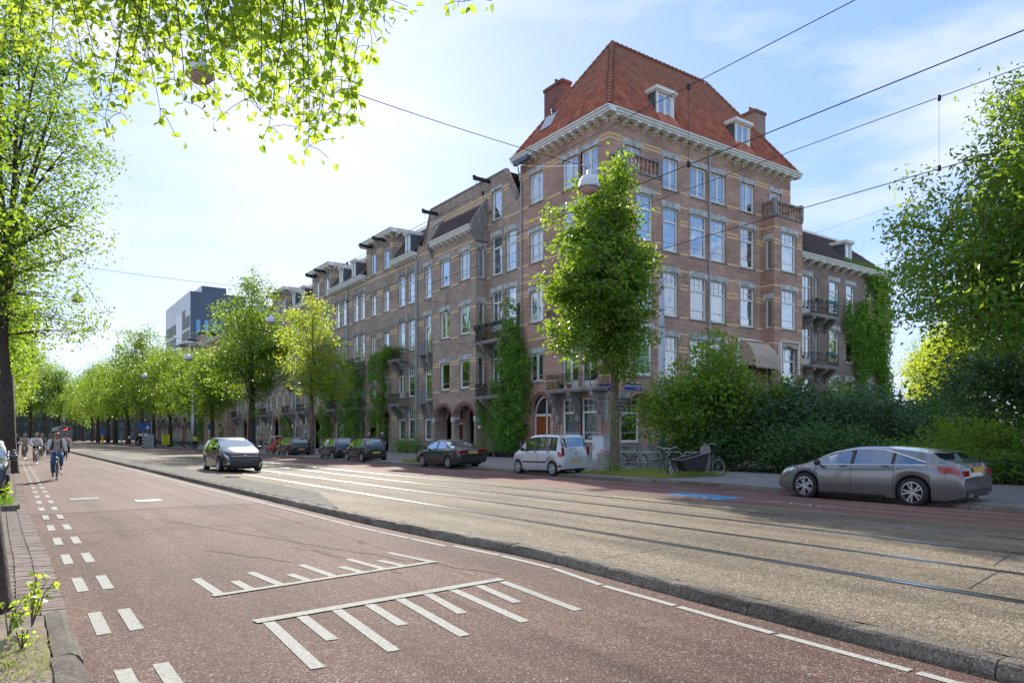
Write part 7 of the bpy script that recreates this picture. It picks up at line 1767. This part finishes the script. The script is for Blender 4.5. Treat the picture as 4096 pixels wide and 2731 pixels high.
rider('cyclist in beige jacket over a navy shirt', 'bicycle under the cyclist in the beige jacket', .68, 60.4, shirt='beige', legs='khaki', sleeves=2, hair='grey')
rider('long-haired cyclist in grey-green dress behind the white blouse', 'bicycle under the long-haired cyclist', 1.66, 59.7, shirt='dress', legs='dress', hair='blond', hairlong=True, sleeves=2)
rider('cyclist in open pale shirt and black trousers next to the tram kerb', 'bicycle nearest the tram kerb', 2.95, 56.4, shirt='pink', legs='black', hair='brown')
rider('dark-haired cyclist half hidden behind the bald man', 'bicycle half hidden behind the bald cyclist', 2.2, 63, shirt='black', legs='black', hair='black', sleeves=2)
rider('distant cyclist in blue beside the far parked cars', 'distant bicycle beside the far parked cars', .35, 112, shirt='blue', legs='navy', hair='brown'); rider('distant cyclist in black beside the far parked cars', 'second distant bicycle beside the far parked cars', -.35, 113, shirt='black', legs='black', hair='brown')
bicycle('bicycle ridden away past the domed lamp pole', (16.5,84.8,.005), R(92), m_bblk, group='ridden bicycles'); person('cyclist seen from behind with bright yellow rucksack', (16.5,84.8,.005), R(92), 'ride', 'grey', 'navy', bag='lime', hair='black', sleeves=2)
bicycle('bicycle by the banded bollard', (15.1,119,.005), R(95), m_bblk, group='ridden bicycles'); person('cyclist in light blue seen from behind by the banded bollard', (15.1,119,.005), R(95), 'ride', 'blue', 'navy', bag='straps', hair='brown', sleeves=2)
person('walker in dark clothes crossing behind the beige jacket', (.2,66,.02), R(-95), 'walk', 'navy', 'navy', hair='blond', sleeves=2)
GP = 'people on the pavement'
person('man with white cap by the door behind the dark green hatchback', (22.4,48.6,.11), R(-120), 'walk', 'navy', 'navy', cap='white', group=GP); person('man with beige cap left of the wooden door', (21.6,49.2,.11), R(-70), 'walk', 'navy', 'khaki', cap='beige', group=GP)
for i, (x, y, s, l, lb) in enumerate(((22,82,'blue','jeans','walker in light blue shirt on the far pavement'),(22.5,80.6,'pink','jeans','walker in pale shirt beside the light blue one'),(23,70,'blue','navy','person in blue by the terrace porch behind the driving car'),(16.5,150,'khaki','beige','far walker in khaki jacket near the tram'),(17.6,148,'white','navy','far walker in white near the tram'),(16.8,128,'black','black','dark figure with bicycle under the far trees'))): person(lb, (x,y,.11), R(-90+i*35), 'walk', s, l, hair='brown', group=GP)

# ---------------------------------------------------------------- street furniture
t = thing('utility_cabinet', (27.9,30.45,.1), 'grey street utility cabinet with pale door, between silver car and corner tree', 'cabinet')
m_cab = M_('cabinet_paint', (.42,.47,.50), .5, var=.08); m_cabw = M_('cabinet_door_paint', (.66,.69,.71), .45, var=.05)
b = MB(); b.box(0,1.2,0,1.05,0,1.52); b.box(-.03,1.23,-.03,1.08,1.52,1.58); b.build('housing', m_cab, t)
b = MB(); b.box(-.03,0,.06,.99,.22,1.48); b.build('door', m_cabw, t); b = MB(); b.box(-.05,-.03,.85,.89,.75,.98); b.build('lock', m_black, t); b = MB(); b.box(.5,.62,-.008,0,1.28,1.4); b.build('blue_sticker', m_blue, t)
for i, (x, y) in enumerate(((26.9,29.3),(26.9,27.6))):
    t = thing('planter', (x,y,.1), ('concrete planter just right of the utility cabinet','second concrete planter behind the black bicycle')[i], 'planter'); b = MB(); b.prism([(0,0),(.62,0),(.68,.55),(-.06,.55)], 0, .62, 'y'); b.build('pot', m_plinth, t); leaves('flowers', np.random.default_rng(i).uniform((0,0,.55),(.6,.6,.72),(120,3)), .08, m_flow if i == 0 else m_lfv, t, i)
def span(pts, r=.008, sag=.2, n=10):
    out_ = []
    for a, c in zip(pts, pts[1:]):
        a, c = Vector(a), Vector(c)
        for i in range(n+1):
            tt = i/n; p = a.lerp(c, tt); p.z -= sag*4*tt*(1-tt); out_.append(p)
    return out_
m_wire = M_('copper_wire', (.03,.028,.026), .5, metal=.3, var=0)
def wire(label, pts, r, sag, group='overhead wires', extra=None):
    t = thing('overhead_wire', tuple(pts[0]), label, 'wire', 0, group); o = Vector(pts[0]); b = MB(); b.tube([p-o for p in span([Vector(p) for p in pts], r, sag)], r, 5); b.build('cable', m_wire, t)
    for nm, q, rr_ in (extra or ()): b = MB(); b.tube([Vector(p)-o for p in q], rr_, 5); b.build(nm, m_wire, t)
    return t
for X, zc, zm, l1, l2, dy in ((8.3,5.67,6.85,'uppermost thick contact wire of the nearer tram track','messenger wire above the nearer tram track',7.2),(11.75,5.74,6.85,'lower contact wire of the farther tram track','messenger wire above the farther tram track',5.2)):
    ys = [-16,12,42,72,102,132,162,200]
    wire(l1, [(X,-14,zc)]+[(X,y,zc) for y in ys[1:]], .0075, .0)
    wire(l2, [(X,-14,zm)]+[(X,y,zm) for y in ys[1:]], .0065, .04 if False else .0, extra=[('dropper', [(X,y,zc),(X,y,zm)], .003) for y in (dy,12.9,20.5,29,40,54,70)]+[('clamp', [(X,y,zc-.03),(X,y,zc+.05)], .03) for y in (dy,20.5)]+[('clamp', [(X,y,zm-.05),(X,y,zm+.03)], .03) for y in (dy,12.9,20.5)])
for i, y in enumerate((42,72,102,132)):
    wire(('span wire carrying the tram wires behind the corner tree, first across the street','second span wire across the street near the sunlit trees','third span wire across the street near the domed lamp','farthest span wire in front of the tram')[i], [(-3,y,8.0),(8.3,y,6.9),(11.75,y,6.9),(30,y,8.6)], .007, .25)
# the span wire with the big lamp, from the trees on the left to the bracket on the mansion
wire('lamp wire crossing the sky from the upper left to the mansion gutter', [(-6,14.5,11.2),(3.4,16.4,10.2),(13.3,15.3,9.25),(26.6,24.8,9.2)], .010, .12)
wire('stay wire from the mansion wall bracket to the lamp wire', [(29.3,41.3,21.0),(13.3,15.3,9.3)], .006, .1)
wire('thin stay wire running right from the steel mast', [(26.6,24.8,9.2),(29,2,12)], .005, .1); wire('thin stay wire from the steel mast to the far side', [(26.6,24.8,7.9),(8,26,6.9),(-3,28,7.6)], .006, .15); wire('thin stay wire ending high on the steel mast', [(26.6,24.8,9.0),(11.75,12.9,6.85)], .006, .05)
m_lampw = M_('lamp_enamel', (.62,.66,.70), .35, var=.05, coat=.3); m_lens = M_('lamp_lens', (.55,.38,.33), .25, var=.1)
def lamp(label, loc, sc=1):
    t = thing('hanging_street_lamp', loc, label, 'street lamp', 0, 'street lamps hung over the road'); t.scale = (sc,)*3
    b = MB(); b.lathe([(.02,.52),(.05,.50),(.06,.40),(.10,.37),(.20,.32),(.27,.20),(.30,.05),(.315,.0),(.29,-.01),(.27,.0)], 24); b.build('shade', m_lampw, t, smooth=True)
    b = MB(); b.lathe([(.26,-.005),(.24,-.08),(.16,-.14),(.001,-.16)], 20); b.build('lens', m_lens, t, smooth=True)
    b = MB(); b.tube([(0,0,.5),(0,0,.66)], .015, 5); b.box(-.05,.05,-.02,.02,.6,.68); b.build('hanger', m_steel, t); b = MB(); b.box(-.02,.02,-.325,-.30,-.02,.05); b.build('clip', m_steel, t); return t
lamp('big white domed street lamp hanging before the crown of the corner tree', (13.35,15.2,8.62)); lamp('domed lamp half hidden in the overhanging leaves at upper left', (3.4,16.9,9.6)); lamp('domed lamp hanging before the small tree near the ivy column', (11.7,62.7,7.9)); lamp('shallow lamp hanging in front of the broad street tree', (12.4,42.3,8.3),.9); lamp('lamp at the edge of the left-hand crowns', (2.6,40.9,8.3),.9); lamp('small far lamp above the tram tracks', (11.5,84.8,7.9))
def mast(label, x, y, H, r=.10, thick=4.4):
    t = thing('steel_mast', (x,y,.1), label, 'mast', 0, 'steel masts'); b = MB(); b.tube([(0,0,0),(0,0,thick)], r*1.25, 12); b.tube([(0,0,thick),(0,0,thick+.15),(0,0,H)], [r*1.25,r,r*.9], 12); b.build('shaft', m_zinc, t, smooth=True)
    b = MB(); b.tube([(0,0,H-1.6),(0,0,H-1.5)], r*1.3, 10); b.tube([(0,0,H-.5),(0,0,H-.4)], r*1.2, 10); b.build('clamp_ring', m_steel, t); return t
mast('tall grey steel mast rising out of the shrubs right of the corner tree', 26.6, 24.8, 9.4, .14, 6.9); mast('steel mast between the far trees near the domed lamp', 17.7, 92, 8.7, .15); mast('steel mast beyond the yellow poster', 17.6, 122, 8.5, .14)
# wall bracket
t = thing('wall_bracket', (29.55,41.0,21.1), 'steel wire bracket just under the left end of the mansion gutter', 'bracket'); b = MB(); b.box(-.3,.0,-1.2,.5,-.2,.1); b.build('arm', m_slate, t); b = MB(); b.tube([(.1,.45,-.2),(.3,.45,-1.2)], .05, 6); b.build('brace', m_zinc, t)
def signpost(label, x, y, H, parts, r=.035, mat=None):
    t = thing('sign_post', (x,y,.1), label, 'traffic sign'); b = MB(); b.tube([(0,0,0),(0,0,H)], r, 8); b.build('post', mat or m_steel, t)
    for nm, fn, mt in parts: b = MB(); fn(b); b.build(nm, mt, t)
    return t
m_sy = M_('sign_yellow', (.75,.38,.02), .4, var=0); m_sw = M_('sign_white', (.8,.8,.8), .4, var=0); m_sb = M_('sign_blue', (.02,.12,.50), .35, var=0)
AZ = Matrix.Rotation(R(12), 3, 'Z')
def disc(b, r, z, y, n=20, sq=False):
    pts = [(r*math.cos(2*math.pi*i/n+(0 if sq else .1)), r*math.sin(2*math.pi*i/n+(0 if sq else .1))+z) for i in range(n)]; b.prism(pts, y, y+.015, 'y')
signpost('sign post with orange diamond over a round blue arrow sign', 18.3, 85, 3.9, [('diamond_border', lambda b: disc(b,.52,3.55,-.06,4,True), m_sw),('diamond', lambda b: disc(b,.42,3.55,-.08,4,True), m_sy),('round_sign', lambda b: disc(b,.38,2.55,-.06), m_sb),('arrow', lambda b: (b.box(-.04,.04,-.09,-.075,2.3,2.65), b.prism([(-.15,2.6),(.15,2.6),(0,2.82)],-.09,-.075,'y')), m_sw),('sub_plate', lambda b: b.box(-.42,.42,-.06,-.04,1.75,2.1), m_sw)])
t = signpost('black and white banded bollard post with blue sign panels', 13.9, 103.6, 3.2, [('blue_panel', lambda b: b.box(-.45,.0,-.06,-.04,2.2,3.3), m_sb),('small_plate', lambda b: b.box(-.5,.5,-.06,-.04,1.55,1.85), m_sw)], .05)
b = MB(); [b.tube([(0,0,k*.4),(0,0,k*.4+.2)], .13, 10) for k in range(5)]; b.build('black_bands', m_black, t)['kind'] = 'stuff'; b = MB(); b.tube([(0,0,0),(0,0,1.9)], .12, 10); b.build('white_core', m_sw, t)
t = thing('control_cabinet', (14.2,104.4,.1), 'grey control cabinet beside the banded bollard', 'cabinet'); b = MB(); b.box(0,1.1,0,.5,0,1.75); b.build('housing', m_cab, t); b = MB(); b.box(.06,1.04,-.02,0,.1,1.68); b.build('door', m_zinc, t)
signpost('orange bollard with small blue sign on the tram island', 13, 145, 1.9, [('blue_panel', lambda b: b.box(-.45,.45,-.06,-.04,1.75,2.6), m_sb)], .16, m_sy)
signpost('blue pedestrian crossing sign under the far trees', 15.6, 112, 3.2, [('blue_panel', lambda b: b.box(-.45,.45,-.06,-.04,2.4,3.3), m_sb),('white_triangle', lambda b: b.prism([(-.3,2.55),(.3,2.55),(0,3.1)],-.08,-.062,'y'), m_sw)])
t = thing('poster_board', (17.3,108,.1), 'yellow poster board under the far trees', 'poster'); b = MB(); b.box(-.5,.5,0,.06,.35,1.75); b.build('board', M_('poster_yellow', (.72,.70,.03), .6, var=0), t); b = MB(); b.box(-.45,-.4,.0,.06,0,.35); b.box(.4,.45,0,.06,0,.35); b.build('foot', m_black, t)
for k, s in enumerate(('WE','GO','ON','NOW')): text_obj('poster_lettering', s, .3, m_black, t, (0,-.008,1.55-k*.3), (PI2,0,R(0)))
# railing of the garden
t = thing('garden_railing', (25.5,-3,.1), 'black iron railing along the garden behind the tail of the estate car', 'railing')
for z in (.12,.72): b = MB(); b.tube([(0,0,z),(0,13.5,z)], .02, 4); b.build('rail', m_black, t)
bm2 = cached('railbar', lambda: MB().tube([(0,0,0),(0,0,.74)], .012, 5).mesh('bar', m_black))
for i in range(91): put('bar', bm2, t, (0,i*.15,0))
# pots, bench and balcony flowers
m_pot = M_('dark_plastic_pot', (.02,.02,.022), .5, var=.1); m_teal = M_('teal_planter', (.02,.16,.15), .5, var=.1); m_terra = M_('terracotta', (.42,.15,.08), .8, var=.15)
def pot(label, loc, r, h, pm_, seed, foliage=None, fl=None, fs=.3, n=160, box=None, size=.07):
    t = thing('flower_pot' if not box else 'flower_box', loc, label, 'plant pot', 0, 'pots and boxes of plants'); b = MB()
    if box: b.box(-.09,.09,-box/2,box/2,0,h)
    else: b.lathe([(.001,0),(r*.75,0),(r,h),(r*1.08,h),(r*1.08,h*.9),(r*.9,h*.85)], 12)
    b.build('pot', pm_, t); g = np.random.default_rng(seed); q = g.normal(size=(n,3))*[fs*.5,(box or 2*r)*.35+fs*.2,fs*.5]+[0,0,h+fs*.45]; q[:,2] = np.maximum(q[:,2], h*.9)
    leaves('foliage', q, size, foliage or m_lfv, t, seed, droop=.2)
    if fl: leaves('flowers', g.normal(size=(n//4,3))*[fs*.5,(box or 2*r)*.35,fs*.3]+[-.05,0,h+fs*.6], size*.9, fl, t, seed+1)
    return t
for i, (x, y, h) in enumerate(((28.6,44.2,.4),(28.5,43.4,.35),(28.6,42.6,.45),(28.5,41.8,.4),(28.7,45.0,.5),(28.6,40.9,.35))): pot('dark plant pot by the mansion wall, '+('behind the silver car tail','third of the row from the white bench','under the wisteria','right of the wisteria stem','nearest the white bench','last before the arched door')[i], (x,y,.11), .24, h, m_pot, 200+i, m_lfd if i % 2 else m_lf, None, .7, 260, size=.11)
pot('orange flower pot on the first floor balcony of the mansion, tall dried grass', (29.2,36.9,4.68), .15, .3, m_sy, 210, m_grass, None, .7, 160); pot('pink flowers on the first floor balcony of the mansion', (29.25,36.0,4.68), .18, .3, m_pot, 211, m_lfv, m_flow, .45, 260); pot('low green pot beside the pink flowers on the mansion balcony', (29.2,35.2,4.68), .16, .25, m_terra, 212, m_lfv, m_flor, .3, 160)
for i, (y, z, pm_, fl) in enumerate(((45.2,8.78,m_pot,m_flor),(44.3,8.78,m_terra,m_flow),(43.3,8.78,m_pot,None),(45.9,9.75,m_pot,m_flor),(44.9,9.75,m_pot,m_flor),(43.8,9.75,m_pot,None),(42.9,9.75,m_pot,m_flow))): pot(('pot with orange flowers standing on the second floor balcony of the gabled house','terracotta pot with pink flowers on the second floor balcony','green pot nearest the wisteria on the second floor balcony','left box of orange flowers hung on the balcony rail','middle box of orange flowers hung on the balcony rail','green box hung on the balcony rail','pink flower box hung on the balcony rail near the wisteria')[i], (28.98 if z > 9 else 29.2,y,z), .17, .28, pm_, 220+i, m_lfv, fl, .45, 170, box=.8 if z > 9 else None)
for i, (x, z) in enumerate(((50.9,11.95),(52.3,11.95),(53.3,11.95),(52.4,7.95))): 
    o = pot(('dark flower box at the left of the top iron balcony','teal flower box in the middle of the top iron balcony','teal flower box at the right of the top iron balcony','teal flower box on the lower iron balcony')[i], (x,31.18,z), .1, .26, m_teal if i else m_pot, 240+i, m_lf, m_flor if i == 0 else None, .35, 120, box=.8); o.rotation_euler.z = PI2
t = thing('garden_bench', (28.7,46.6,.11), 'white slatted bench folded against the porch wall', 'bench'); m_bw = M_('bench_paint', (.55,.56,.55), .6, var=.1)
for k in range(6): b = MB(); b.box(-.02,.02,k*.2,k*.2+.06,.1,.95); b.build('slat', m_bw, t)
for z in (.2,.55,.93): b = MB(); b.box(-.05,-.02,-.05,1.15,z,z+.06); b.build('rail', m_bw, t)
# chair and parasol base on the mansion balcony
t = thing('balcony_chair', (29.35,33.3,4.68), 'black folding chair on the first floor balcony of the mansion', 'chair'); b = MB(); b.box(-.25,.25,-.3,.3,.42,.46); b.build('seat', m_black, t); b = MB(); b.box(-.25,.25,-.34,-.30,.46,1.1); b.build('backrest', m_black, t)
for x in (-.22,.22):
    for y in (-.28,.28): b = MB(); b.tube([(x,y,0),(x,y,.42)], .015, 4); b.build('leg', m_black, t)
